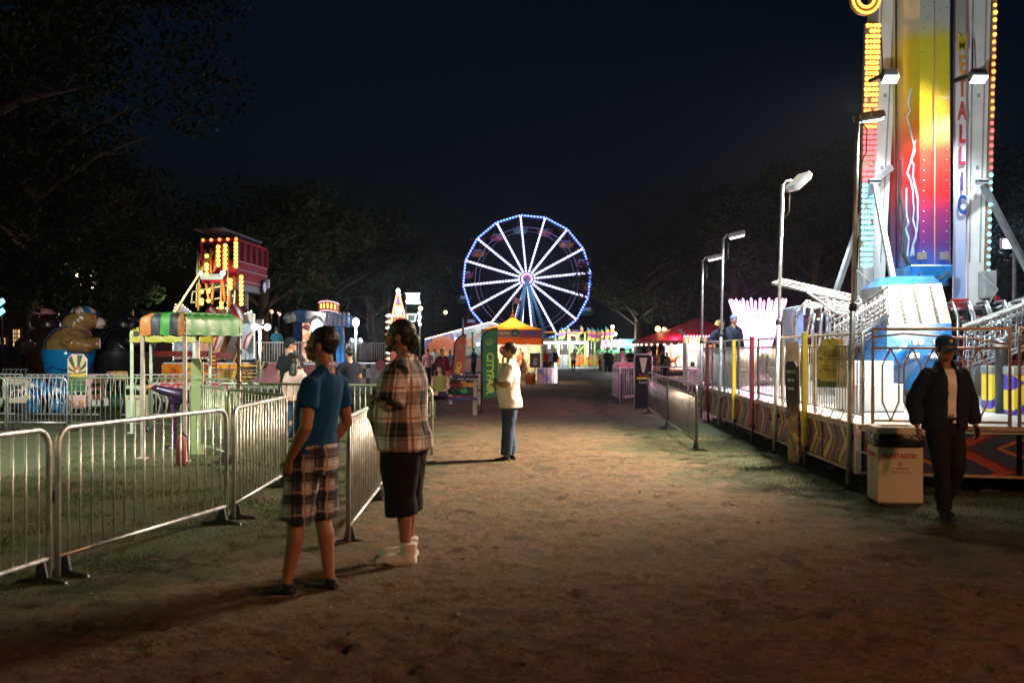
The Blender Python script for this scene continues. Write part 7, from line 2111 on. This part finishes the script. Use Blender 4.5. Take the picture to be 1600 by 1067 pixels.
b = MB(); b.box((XB(896, DO), DO + 3, 1.6), (5.4, .2, 2.4)); b.build('back_wall', flat_mat('dim_brown_mural', [(.35, (.05, .14, .10)), (.5, (.14, .06, .03)), (.6, (.30, .10, .05)), (.7, (.08, .22, .16))], .7), OS)
b = MB(); b.box((XB(896, DO), DO + 1.5, .2), (5.6, 3, .35)); b.build('ride_floor', mat('deck_grey', (.45, .46, .5), .45, vary=.25), OS)
lamp('ride_front_light', 'AREA', w(895, 530, DO - 2.5), 320, (.8, 1, .95), 2, w(895, 565, DO + 1))
def pennant(px, py, d, hh, label, lean=0):
    c = w(px, py, d); T = thing('pennant_flag', label, 'flag', (c.x, c.y, 0), 'feather pennants along the far stalls')
    b = MB(); b.tube([(c.x, c.y, 0), (c.x + lean, c.y, c.z + hh)], .025, 5); b.build('pole', STEEL, T)
    ms = (mat('pennant_teal', (.05, .30, .38), .6), mat('pennant_orange', (.62, .24, .05), .6), mat('pennant_magenta', (.35, .03, .18), .6), mat('pennant_yellow', (.62, .48, .05), .6))
    b = MB(); k = hh
    for i in range(4):
        z1_, z0_ = c.z + k * (1 - i * .25), c.z + k * (.75 - i * .25)
        wa, wb_ = (.0, .28, .36, .34, .18)[i] * k, (.0, .28, .36, .34, .18)[i + 1] * k
        lx = lambda z: c.x + lean * z / (c.z + hh)
        b.add([(lx(z0_), c.y, z0_), (lx(z0_) + wb_, c.y + .03, z0_), (lx(z1_) + wa, c.y + .03, z1_), (lx(z1_), c.y, z1_)], [(0, 1, 2, 3)], i)
        b.add([(lx(z0_), c.y + .02, z0_), (lx(z0_) + wb_, c.y + .05, z0_), (lx(z1_) + wa, c.y + .05, z1_), (lx(z1_), c.y + .02, z1_)], [(3, 2, 1, 0)], i)
    b.build('flag_cloth', list(ms), T)
PL = ['leaning by the tent corner', 'left of the arch sign', 'just left of the lettered arch', 'right of the lettered arch', 'leaning left at the ride front end', 'in the middle of the ride front end', 'leaning right at the ride front end', 'left of the pink stall', 'tallest above the pink stall', 'at the right of the pink stall']
for (px, py, hh, ln), l in zip(((868, 530, .9, .35), (879, 529, 1.0, -.1), (888, 525, .8, -.1), (905, 522, .8, .1), (920, 532, 1.2, -.15), (923, 533, 1.2, .1), (926, 534, 1.2, .4), (939, 529, .75, 0), (946, 530, .95, 0), (953, 529, .95, .02)), PL):
    pennant(px, py, DO - .6 if px < 930 else 74.5, hh, 'striped feather pennant ' + l, ln)
DP = 75.0
T = thing('food_stall', 'pink and turquoise food stall with lit signboards and green awning', 'stall', (XB(965, DP), DP, 0))
for (a_, e_, m, nm) in ((939, 953, em('pink_signboard', (.95, .42, .62), .75), 'signboard'), (955, 965, em('white_signboard', (.85, .88, .82), .8), 'signboard'), (966, 990, em('turquoise_signboard', (.20, .60, .68), .55), 'signboard')):
    b = MB(); pa, pb_ = w(a_, 531 if a_ < 960 else 530, DP), w(e_, 542 if a_ < 960 else 545, DP); b.box(((pa.x + pb_.x) / 2, DP, (pa.z + pb_.z) / 2), (pb_.x - pa.x, .2, pa.z - pb_.z)); so = b.build(nm, m, T)
    text({939: 'ICE', 955: 'HOT', 966: 'DRINKS'}[a_], .30, 'lettering', mat('deep_red_ink', (.35, .03, .06), .5) if a_ != 966 else WPAINT, so, ((pa.x + pb_.x) / 2, DP - .105, (pa.z + pb_.z) / 2), sx=.8)
b = MB(); pa, pb_ = w(936, 546, DP - .2), w(990, 550, DP - 1.4); b.add([(pa.x, DP, pa.z), (pb_.x, DP, pa.z), (pb_.x, DP - 1.3, pb_.z), (pa.x - .3, DP - 1.3, pb_.z), (pa.x, DP, pa.z - .06), (pb_.x, DP, pa.z - .06), (pb_.x, DP - 1.3, pb_.z - .06), (pa.x - .3, DP - 1.3, pb_.z - .06)], [(3, 2, 1, 0), (4, 5, 6, 7), (2, 3, 7, 6), (3, 0, 4, 7), (1, 2, 6, 5)]); b.build('awning', mat('stall_green', (.06, .36, .16), .5), T)
b = MB(); b.box((XB(965, DP), DP + .5, .75), (XB(990, DP) - XB(941, DP), .8, 1.0)); b.build('counter', mat('lime_stall', (.36, .55, .22), .5, vary=.3), T)
b = MB(); b.box((XB(965, DP), DP + 1.6, 1.3), (XB(990, DP) - XB(941, DP), .1, 2.4)); b.build('back_wall', mat('lit_cream_wall', (.55, .52, .45), .6), T)
for px in (942, 955, 966, 989): b = MB(); b.bar(w(px, 590, DP - .1), w(px, 543, DP - .1), .12); b.build('stall_post', WPAINT, T)
lamp('stall_light', 'POINT', (XB(965, DP), DP - 1.6, 2.3), 420, (.9, 1, .85), .15)
# carousel tent
DC = 62.0
ccx = XB(1108, DC)
CT = thing('carousel', 'small carousel under a deep red peaked canopy with bulbs and white panels', 'carousel', (ccx, DC + 3.8, 0))
cc0 = Vector((ccx, DC + 3.8, 0)); rc0 = 4.35; ze_ = ZB(532, DC); za_ = ZB(497, DC + 3.8)
RC = mat('crimson_canvas', (.33, .008, .035), .5, vary=.3, scale=1.2, bump=.2, bscale=6); translucent(RC, .5)
b = MB(); n = 16
vs = [cc0 + Vector((math.cos(2 * math.pi * i / n) * rc0, math.sin(2 * math.pi * i / n) * rc0, ze_)) for i in range(n)] + [cc0 + Vector((math.cos(2 * math.pi * i / n) * rc0 * .5, math.sin(2 * math.pi * i / n) * rc0 * .5, ze_ + (za_ - ze_) * .45)) for i in range(n)] + [cc0 + Vector((0, 0, za_))]
b.add(vs, [(i, (i + 1) % n, n + (i + 1) % n, n + i) for i in range(n)] + [(n + i, n + (i + 1) % n, 2 * n) for i in range(n)]); b.build('canopy', RC, CT)
b = MB(); b.lathe([(rc0, ze_ - .22), (rc0, ze_ + .0)], cc0, 32); 
b = MB()
for i in range(n):
    a0, a1 = 2 * math.pi * i / n, 2 * math.pi * (i + 1) / n
    p0, p1 = cc0 + Vector((math.cos(a0) * rc0, math.sin(a0) * rc0, 0)), cc0 + Vector((math.cos(a1) * rc0, math.sin(a1) * rc0, 0))
    m_ = (p0 + p1) / 2
    b.add([p0 + Vector((0, 0, ze_)), p1 + Vector((0, 0, ze_)), p1 + Vector((0, 0, ze_ - .18)), m_ + Vector((0, 0, ze_ - .32)), p0 + Vector((0, 0, ze_ - .18))], [(0, 1, 2, 3, 4)])
b.build('scalloped_edge', mat('maroon_scallop', (.14, .02, .04), .5), CT)
b = MB()
for i in range(56):
    a = 2 * math.pi * i / 56
    if math.sin(a) < .3: b.sph(cc0 + Vector((math.cos(a) * rc0 * 1.01, math.sin(a) * rc0 * 1.01, ze_ - .25)), .075, 6, 4)
b.build('bulb_strip', em('pinkish_orange_bulb', (1, .55, .40), 5), CT)
for k in range(5):
    a = R(205 + k * 26); p = cc0 + Vector((math.cos(a) * 2.2, math.sin(a) * 2.2, 0))
    b = MB(); b.rbox((p.x, p.y, 1.35), (1.05, .10, 1.9), .04, rz=a + math.pi / 2); b.build('rounding_panel', em('panel_glow', (1, .88, .80), .9) if k != 3 else em('orange_panel', (.9, .30, .14), .8), CT)
b = MB(); b.lathe([(3.9, .25), (3.9, .42)], cc0, 32); b.lathe([(.5, .4), (.5, ze_)], cc0, 14); b.build('turntable', mat('turntable_wood', (.25, .12, .08), .4), CT)
for k in range(9):
    a = R(190 + k * 20); p = cc0 + Vector((math.cos(a) * 3.4, math.sin(a) * 3.4, 0))
    b = MB(); b.tube([(p.x, p.y, .4), (p.x, p.y, ze_ + .1)], .035, 6); po = b.build('pole', mat('brass', (.65, .42, .16), .25, .9), CT)
    b = MB(); z = 1.0 + .15 * (k % 2); ca, sa = -math.sin(a), math.cos(a); d_ = Vector((ca, sa, 0))
    q0 = Vector((p.x, p.y, z))
    b.tube([q0 - d_ * .38, q0 - d_ * .15, q0 + d_ * .2, q0 + d_ * .36], [.12, .17, .16, .10], 9)
    b.tube([q0 + d_ * .28, q0 + d_ * .46 + Vector((0, 0, .28))], [.11, .07], 7); b.tube([q0 + d_ * .42 + Vector((0, 0, .30)), q0 + d_ * .66 + Vector((0, 0, .18))], [.07, .04], 7)
    for f in (-.3, .25):
        for s_ in (-.08, .08): b.tube([q0 + d_ * f + Vector((-d_.y * s_, d_.x * s_, -.08)), q0 + d_ * (f + .12) + Vector((-d_.y * s_, d_.x * s_, -.32)), q0 + d_ * (f - .02) + Vector((-d_.y * s_, d_.x * s_, -.5))], [.05, .035, .025], 6)
    b.tube([q0 - d_ * .38, q0 - d_ * .52 + Vector((0, 0, -.25))], [.04, .015], 5)
    b.build('horse', mat('horse_paint_%d' % (k % 3), ((.55, .5, .48), (.12, .06, .04), (.45, .22, .08))[k % 3], .3, coat=.5), CT)
lamp('carousel_light', 'POINT', cc0 + Vector((-2, -3.2, 2.2)), 420, (1, .60, .42), .3)
lamp('canopy_light', 'POINT', cc0 + Vector((-1.5, -5.8, 3.1)), 130, (1, .55, .45), .2)
lamp('tower_bulb_light', 'POINT', (XB(616, 64), 63.4, 3.0), 700, (1, .55, .36), .4)
lamp('sign_light', 'POINT', w(650, 478, 59), 420, (.85, 1, .96), .3)
lamp('platform_fill', 'POINT', (XB(572, DCk), DCk + .8, 3.0), 420, (.95, .95, 1), .2)  # unseen lamp added to brighten the checkered platform
DK2 = 47.0
TB = thing('ticket_booth', 'white ticket booth with lit TICKETS sign on top', 'ticket booth', (XB(1087, DK2), DK2, 0))
b = MB(); b.box((XB(1087, DK2), DK2, 1.0), (1.05, 1.0, 2.0)); b.build('booth_body', mat('booth_white', (.66, .64, .64), .4, vary=.1), TB)
b = MB(); c = w(1090, 532, DK2 - .56); b.rbox(c, (.86, .14, .26), .02); sb = b.build('sign_box', em('cream_light_box', (1, .70, .42), .5), TB)
text('TICKETS', .22, 'lettering', mat('orange_ink', (.40, .07, .01), .5), sb, c + Vector((0, -.075, 0)), bold=.008)
b = MB(); c = w(1071, 532, DK2 - .5); b.rbox(c, (.12, .5, .26), .02); b.build('sign_box', em('cream_light_box', (1, .70, .42), .5), TB)
b = MB()
for i in range(9): b.sph(w(1070 + i * 4.8, 525.5, DK2 - .56), .05, 6, 4)
b.build('bulb_strip', em('pink_bulb', (1, .70, .85), 3), TB)
b = MB(); c = w(1082, 560, DK2 - .52); b.rbox((c.x, c.y, 1.15), (.42, .03, .75), .01); wn = b.build('window', em('booth_glow', (1, .92, .85), .9), TB)
b = MB(); b.sph((c.x, c.y - .02, .98), (.11, .02, .13), 8, 6); b.build('clerk_shape', mat('olive_notice', (.06, .08, .04), .5), wn) if False else b.build('notice', mat('olive_notice', (.06, .08, .04), .5), wn)
b = MB(); b.box((c.x, c.y - .04, .74), (.5, .1, .06)); b.build('sill', RPAINT, TB)
b = MB(); b.prism([(-.55, 2.0), (.55, 2.0), (.35, 2.2), (-.35, 2.2)], (XB(1087, DK2), DK2, 0), (1, 0, 0), (0, 0, 1), 1.0); b.bar(w(1062, 514, DK2 + .3), w(1072, 525, DK2), .2, .08); b.build('booth_roof', mat('booth_roof_grey', (.35, .33, .36), .5), TB)
lamp('booth_light', 'POINT', (XB(1082, DK2), DK2 - 1.2, 2.1), 60, (1, .8, .7), .1)
# barriers, bin-high board and sign on the right
BARD = mat('tarnished_steel', (.20, .175, .155), .36, .8, vary=.35, scale=7)
barrier((2.97, 16.0), (3.22, 20.6), 'long silver barrier nearest the ride deck', BARD, 1.06, 'silver barriers by the ride deck', 26)
barrier((3.24, 20.7), (3.50, 25.6), 'farther silver barrier by the dark ride board', BARD, 1.06, 'silver barriers by the ride deck', 26)
for i, (a_, e_, l) in enumerate((((3.30, 30.5), (3.35, 33.2), 'pinkish barrier end on at the left of the stack by the path'), ((3.45, 31.2), (4.35, 31.4), 'front barrier of the leaning stack by the path'), ((3.5, 31.6), (4.4, 32.2), 'second barrier of the leaning stack by the path'),
                                 ((3.55, 32.2), (4.5, 32.9), 'rear barrier of the leaning stack by the path'), ((4.35, 31.0), (4.62, 33.2), 'barrier beside the tall dark ride board'), ((4.9, 35.0), (7.2, 34.6), 'pink lit barrier below the ticket booth'), ((7.2, 34.6), (9.4, 34.2), 'pink lit barrier right of the ticket booth'), ((5.2, 29.6), (7.0, 29.0), 'pink lit barrier between the silver barriers and the carousel'))):
    barrier(a_, e_, l, WHITEB, 1.15 if i < 5 else 1.05, 'pale barriers in front of the carousel', 12)
T, c, u = board_sign('warning_board', 'small white board with red letters on the barrier stack', 976, 571, 30.9, .62, .20, mat('dirty_white_board', (.55, .48, .44), .5), shape='rect')
text('EXITED', .15, 'lettering', mat('exit_red', (.36, .02, .03), .5), T, c + Vector((0, -.016, 0)), bold=.006)
c = Vector((w(1005, 547, 27.5).x, 27.5, 0)); T = thing('ride_board', 'tall dark board with white spike shape and yellow stripe by the silver barriers', 'sign', c)
b = MB(); b.prism([(-.22, .02), (.22, .02), (.22, 1.45), (.18, 1.5), (-.18, 1.5), (-.22, 1.45)], c, (1, 0, 0), (0, 0, 1), .05); b.build('board', mat('board_dark', (.012, .009, .012), .75, spec=.15), T)
b = MB(); b.prism([(-.11, 1.42), (.11, 1.42), (.03, 1.02), (-.03, 1.02)], c + Vector((0, -.03, 0)), (1, 0, 0), (0, 0, 1), .012); b.build('white_spike', CREAM, T)
b = MB(); b.box(c + Vector((0, -.03, .86)), (.36, .012, .05)); b.build('yellow_stripe', YPAINT, T)
text('RIDE', .12, 'lettering', RPAINT, T, c + Vector((0, -.028, .94))); text('RULES', .09, 'lettering', CREAM, T, c + Vector((0, -.028, .74)))
b = MB(); b.tube([c + Vector((x, 0, z)) for x, z in ((.24, 0), (.24, 1.45), (.18, 1.52), (-.18, 1.52), (-.24, 1.45), (-.24, 0))], .018, 6); b.build('rim', mat('pale_pink_rim', (.5, .4, .42), .4), T)

# ---------------------------------------------------------------- buildings and far lamps
def building(label, x0, x1, d, h, wins, m, lit):
    T = thing('building', label, 'building', ((x0 + x1) / 2, d, 0))
    b = MB(); b.box(((x0 + x1) / 2, d + 4, h / 2), (x1 - x0, 8, h)); b.box(((x0 + x1) / 2, d + 4, h + .15), (x1 - x0 + .5, 8.5, .3)); b.build('wall', m, T)
    for (px, py, ww, hh) in wins:
        c = w(px, py, d - .06)
        b = MB(); b.rbox(c, (ww + .25, .16, hh + .25), .02); fo = b.build('window_frame', mat('window_frame_brown', (.16, .09, .05), .5), T)
        b = MB(); b.box(c + Vector((0, -.05, 0)), (ww, .10, hh)); b.build('pane', lit, fo)
        b = MB()
        for k in range(1, 4): b.box(c + Vector((-ww / 2 + ww * k / 4, -.105, 0)), (.05, .03, hh)); b.box(c + Vector((0, -.105, -hh / 2 + hh * k / 4)), (ww, .03, .05))
        b.build('muntin', mat('window_frame_brown', (.16, .09, .05), .5), fo)
WARMW = em('warm_window', (1, .62, .26), 1.3); BRK = mat('dark_brick', (.06, .045, .035), .8, vary=.4, scale=3)
building('brick building behind the bears with a warmly lit window', XB(140, 55) - 1, XB(205, 55), 55, 3.6, [(174, 533, .85, 1.15)], BRK, WARMW)
building('low brick building with two small lit windows at the left edge', XB(-30, 52), XB(60, 52), 52, 3.4, [(27, 528, .32, .85), (5, 533, .3, .3)], BRK, WARMW)
T = thing('tower_block', 'unlit office tower silhouette left of the ferris wheel', 'building', (XB(691, 300), 300, 0))
b = MB(); b.box((XB(691, 300), 304, ZB(427, 300) / 2), (XB(704, 300) - XB(679, 300), 8, ZB(427, 300))); b.box((XB(691, 300), 304, ZB(424, 300)), (3.2, 5, 1.2)); b.build('wall', mat('dark_concrete', (.05, .05, .055), .8), T)
for i in range(10):
    b = MB(); b.box((XB(691, 300), 299.9, 5 + i * 2.1), (4.2, .2, .7)); b.build('window_band', mat('dark_glass', (.02, .025, .03), .15), T)
for (px, py, d, hh, c_, lb, e) in ((696, 488, 120, .22, (1, .62, .30), 'distant warm street lamp right of the dark tower block', 8), (424, 487, 82, .16, (1, .45, .25), 'small orange lamp between bus and blue ride, left one', 5), (436, 490, 84, .18, (1, .42, .34), 'small reddish lamp between bus and blue ride, right one', 5), (1028, 514, 66, .19, (1, .5, .2), 'larger orange lamp above the left slope of the red tent', 7), (1038, 515, 67, .15, (1, .5, .2), 'smaller orange lamp above the left slope of the red tent', 7),
                                   (957, 511, 90, .18, (1, .8, .6), 'warm white lamp above the pink stall', 7), (961, 522, 80, .16, (.8, 1, .95), 'cool white lamp above the pink stall', 8), (1124, 507, 70, .32, (1, .48, .12), 'orange lamp glowing behind the leaning boys pole', 3), (126, 436, 46, .28, (1, .70, .42), 'warm lamp shining through leaves above the bear, left one', 6), (138, 440, 46, .40, (1, .66, .36), 'warm lamp shining through leaves above the bear, right one', 6)):
    c = w(px, py, d); T = thing('street_lamp', lb, 'street lamp', (c.x, c.y, 0))
    b = MB(); b.tube([(c.x, c.y, 0), (c.x, c.y, c.z)], .05, 6); b.build('pole', DARKSTEEL, T)
    b = MB(); b.sph(c, hh, 10, 7); b.build('globe', em('far_globe_%d' % px, c_, e), T)
    lamp('street_light', 'POINT', c + Vector((0, -.5, .2)), 30, c_, .2)
c = w(3, 480, 45); T = thing('turquoise_light', 'turquoise glowing double light at the far left frame edge', 'light', (c.x, c.y, 0))
b = MB(); b.tube([(c.x, c.y, 0), (c.x, c.y, c.z + .4)], .05, 6); b.build('pole', DARKSTEEL, T)
for dz in (.22, -.22): b = MB(); b.rbox(c + Vector((0, -.1, dz)), (.35, .1, .22), .03, rot=Matrix.Rotation(R(-35), 3, 'Y')); b.build('light_panel', em('turquoise_panel', (.2, .95, 1), 3.5), T)
# ---------------------------------------------------------------- the crowd
def wear(c, **k): return dict(mat=c, disp=0, **k)
def gp(px, py): q = g(px, py); return (q.x, q.y, 0)
HB = dict(mat=BLACKHAIR, style='short'); HBr = dict(mat=BROWNHAIR, style='short')
PINKW = cloth('pink_white_top', (.62, .42, .36)); BLK = cloth('black_tee', (.014, .014, .016)); WHT = WHITE_CLOTH; MAR = cloth('maroon_hoodie', (.10, .008, .02))
DRK = TROUSER; TEALH = cloth('teal_blue_hoodie', (.03, .16, .24)); OLV = cloth('olive_top', (.26, .22, .06)); GRY = cloth('grey_trousers', (.12, .12, .13)); CAPB = cloth('black_cap', (.012, .012, .014))
SH = dict(mat=BLACK_SHOE); CROSS = dict(elL=(-.27, .05, 1.14), wrL=(-.02, .20, 1.16), hdL=(1, .1, .1), palmL=(0, -1, 0), elR=(.27, .05, 1.14), wrR=(.03, .22, 1.12), hdR=(-1, -.1, .1), palmR=(0, -1, 0))
person('man in black t-shirt and black cap with his arm round a woman', (w(453, 0, 18.2).x, 18.2, 0), -48, 1.82, vox=.016, fat=1.2, yaw_=0 if False else None) if False else None
person('man in black t-shirt and black cap standing behind the long haired woman', (w(453, 0, 18.3).x, 18.3, 0), -40, 1.84, pose=dict(yaw=-25, elR=(.27, .06, 1.15), wrR=(.10, .22, 1.05)), vox=.016, fat=1.25, belly=.05,
       shirt=dict(mat=BLK, inf=.02, lo=.86, sleeve=.7, disp=.01), pants=dict(mat=DRK, inf=.015, to=1.95), shoes=SH, hair=HB, cap=dict(mat=CAPB), group=None)
person('woman with long dark hair, pink and white top and orange hem', (w(462, 0, 17.7).x, 17.7, 0), -20, 1.50, pose=dict(yaw=-10), vox=.016, fat=1.12,
       shirt=dict(mat=PINKW, inf=.018, lo=.86, sleeve=1.7, disp=.01, flare=.02), pants=dict(mat=DENIM, inf=.008, to=1.95), shoes=SH, hair=dict(mat=BLACKHAIR, style='long', len=.22))
lk = bpy.data.objects[-1] if False else None
rt = [o for o in bpy.data.objects if o.get('label', '').startswith('woman with long dark hair, pink')][0]
b = MB(); b.loft([(0, -.005, .73, .185, .14), (0, -.005, .80, .188, .142)], 20); o = b.build('shirt_hem', mat('orange_hem', (.60, .12, .04), .7), None); o.parent = rt
person('man in teal blue hoodie leaning on the white railing, back to the camera', (w(432, 0, 50.6).x, 50.6, BD), 6, 1.74, pose=dict(elL=(-.27, .08, 1.18), wrL=(-.20, .28, 1.06), elR=(.27, .08, 1.18), wrR=(.20, .28, 1.06), pitch=-6), vox=.025, fat=1.12,
       shirt=wear(TEALH, inf=.03, lo=.84, sleeve=1.9), pants=dict(mat=GRY, inf=.02, to=1.96), shoes=SH, hair=HB, cap=dict(mat=TEALH))
SIT = dict(hipR=(.09, 0, .52), hipL=(-.09, 0, .52), neck=(0, .05, 1.07), head=(0, .10, 1.19), shR=(.175, .035, 1.0), shL=(-.175, .035, 1.0),
           elR=(.23, .10, .74), wrR=(.10, .30, .66), elL=(-.23, .10, .74), wrL=(-.08, .30, .64), hdR=(-.6, .5, 0), hdL=(.6, .5, 0), palmR=(0, 0, 1), palmL=(0, 0, 1),
           kneR=(.14, .44, .55), ankR=(.14, .44, .10), kneL=(-.14, .45, .60), ankL=(.16, .56, .62), footL=(.8, .5, -.3), pitch=-28)
person('seated woman in olive top on the blue bench, legs crossed, looking down', (w(689, 0, 24.5).x, 24.52, 0), 168, 1.66, pose=SIT, vox=.014, fat=1.15, seated=True, skin=(.48, .28, .20),
       shirt=dict(mat=OLV, inf=.012, lo=.86, sleeve=.15, disp=.008), pants=dict(mat=cloth('navy_leggings', (.02, .022, .04)), inf=.01, to=1.3), shoes=dict(mat=mat('tan_shoe', (.40, .30, .22), .6)), hair=dict(mat=cloth('brown_red_hair', (.05, .02, .015)), style='long', len=.2))
b = MB(); 
person('person in maroon hoodie with a red bag behind the seated woman', gp(693, 618) if False else (w(691, 0, 34).x, 34, 0), 200, 1.68, pose=dict(elR=(.27, .05, 1.14), wrR=(.20, .22, 1.02)), vox=.02, fat=1.1, shirt=wear(MAR, inf=.025, lo=.84, sleeve=1.9), pants=dict(mat=DRK, inf=.012, to=1.95), shoes=SH, hair=dict(mat=BLACKHAIR, style='bun'))
c = Vector((w(698, 0, 33.4).x, 33.4, .82)); T = thing('handbag', 'red shoulder bag beside the person in maroon', 'bag', c)
b = MB(); b.rbox(c, (.36, .16, .28), .05); b.build('bag_body', mat('red_leather', (.42, .02, .03), .4), T); b = MB(); b.tube([c + Vector((-.15, 0, .12)), c + Vector((-.1, 0, .5)), c + Vector((.05, 0, .55)), c + Vector((.15, 0, .12))], .012, 5); b.build('strap', mat('red_leather', (.42, .02, .03), .4), T)
far = [  # px, depth, face, height, shirt, trousers, label, extras
    (679, 58, 185, 1.75, WHT, DRK, 'man in white shirt standing before the funhouse mural', {}),
    (703, 56, 120, 1.62, cloth('teal_shirt', (.05, .22, .28)), DRK, 'person in teal shirt left of the rust banner', {}),
    (740, 58, 60, 1.75, cloth('dark_teal_shirt', (.02, .09, .11)), DRK, 'person in dark teal top between the two banners', {}),
    (668, 46, 20, 1.7, cloth('pink_shirt', (.5, .2, .2)), DRK, 'person in pink shirt half hidden by the plaid man', {}),
    (812, 51.0, 100, 1.72, cloth('orange_red_shirt', (.55, .08, .03)), DRK, 'person in orange red shirt serving inside the craft tent', {}),
    (822, 52, 200, 1.7, cloth('cobalt_shirt', (.02, .18, .40)), DRK, 'person in cobalt shirt at the back of the craft tent', {}),
    (852, 66, 170, 1.7, cloth('red_shirt', (.45, .03, .03)), DRK, 'person in red shirt right of the craft tent pole', {}),
    (858, 68, 185, 1.74, cloth('blue_white_shirt', (.30, .40, .60)), DRK, 'person in blue and white shirt right of the craft tent', {}),
    (867, 72, 150, 1.75, BLK, DRK, 'person all in black beside the glowing tube light', {}),
    (896, 78, 20, 1.74, cloth('pale_pink_shirt', (.58, .45, .42)), DRK, 'man in pale shirt watching the orange ride front', {}),
    (939, 76, 200, 1.72, cloth('cream_tee', (.6, .52, .48)), DRK, 'person in cream shirt at the right end of the orange ride front', {}),
    (949, 72, 160, 1.72, BLK, DRK, 'person in black beside the pink stall', {}),
    (955, 71, 230, 1.66, NAVY_CLOTH, DRK, 'person in navy with orange cap beside the pink stall', dict(cap=dict(mat=OW))),
    (972, 33.5, 270, 1.70, cloth('white_pink_shirt', (.62, .46, .46)), DRK, 'man in dark cap and white shirt behind the barrier stack', dict(cap=dict(mat=CAPB))),
    (985, 60, 150, 1.72, BLK, DRK, 'person in black in front of the turquoise sign', {}),
    (1014, 33, 250, 1.66, cloth('plum_jacket', (.08, .03, .09)), DRK, 'person in plum jacket leaning beside the dark ride board', {}),
    (1036, 56, 100, 1.66, BLK, DRK, 'person in black before the carousel', {}),
    (1042, 57, 200, 1.50, cloth('pale_top', (.5, .4, .38)), DRK, 'short person in pale top before the carousel', {}),
    (803, 62, 180, 1.72, cloth('white_vest', (.6, .55, .5)), DRK, 'person in white behind the craft tent', {}),
    (546, 19.5, 30, 1.66, NAVY_CLOTH, DRK, 'person in navy hoodie half hidden behind the blue-shirted man', dict()),
]
for (px, d, fc, hh, s_, t_, lb, ex) in far:
    person(lb, (w(px, 0, d).x, d, 0), fc, hh, pose=dict(elR=(.26, .0, 1.14), wrR=(.22, .18, 1.0)) if rnd.random() < .5 else CROSS if rnd.random() < .4 else None, vox=.03, fat=rnd.uniform(1.0, 1.2), shirt=wear(s_, inf=.022, lo=.86, sleeve=rnd.choice((.6, .7, 1.8))), pants=dict(mat=t_, inf=.015, to=1.95, disp=0), shoes=SH, hair=HB, skin=(.36, .19, .12), **ex)
# two boys leaning over the deck rail
q = sp(11.9, -.45, DK)
lean = dict(neck=(0, .16, 1.42), head=(0, .22, 1.53), shR=(.178, .15, 1.35), shL=(-.178, .15, 1.35), elR=(.27, .30, 1.12), wrR=(.12, .46, 1.11), elL=(-.27, .30, 1.12), wrL=(-.12, .46, 1.11), hdR=(-1, .2, 0), hdL=(1, .2, 0), pitch=-4)
person('boy in dark jacket leaning on the deck rail, looking this way', q, 150, 1.66, pose=lean, vox=.016, shirt=wear(NAVY_CLOTH, inf=.028, lo=.86, sleeve=1.9), pants=dict(mat=DRK, inf=.015, to=1.95), shoes=SH, hair=HB, fat=1.1)
q = sp(12.3, -.75, DK)
person('boy in patterned cap standing behind the leaning boy', q, 200, 1.70, vox=.018, shirt=wear(NAVY_CLOTH, inf=.028, lo=.86, sleeve=1.9), pants=dict(mat=DRK, inf=.015, to=1.95), shoes=SH, hair=HB, cap=dict(mat=cloth('blue_grey_cap', (.10, .13, .25))))
# rider strapped in the left seat row
# ---------------------------------------------------------------- lamps of the fair outside the picture
lamp('sodium_floodlight', 'SPOT', (8.5, .5, 4.8), 1900, (1, .47, .22), .35, (1.6, 6.8, 0), 135, 1)
lamp('booth_tube', 'SPOT', (-9, 6.5, 3.4), 380, (.80, 1, .40), .4, (-3.2, 10, 1.0), 85, .8)
# ---------------------------------------------------------------- thin haze added to imitate lens bloom round the lamps
b = MB(); b.box((0, 190, 14.5), (540, 480, 31))
m = bpy.data.materials.new('bloom_haze'); m.use_nodes = True; nt = m.node_tree
nt.nodes.remove(nt.nodes['Principled BSDF']); v = nt.nodes.new('ShaderNodeVolumePrincipled')
v.inputs['Density'].default_value = .0003; v.inputs['Anisotropy'].default_value = .86; v.inputs['Color'].default_value = (.70, .84, 1, 1)
nt.links.new(v.outputs[0], nt.nodes['Material Output'].inputs['Volume'])
tag(b.build('haze', m), 'thin haze added to imitate lens bloom round the lamps', 'haze', kind='stuff')
bpy.data.scenes.remove(TMP)
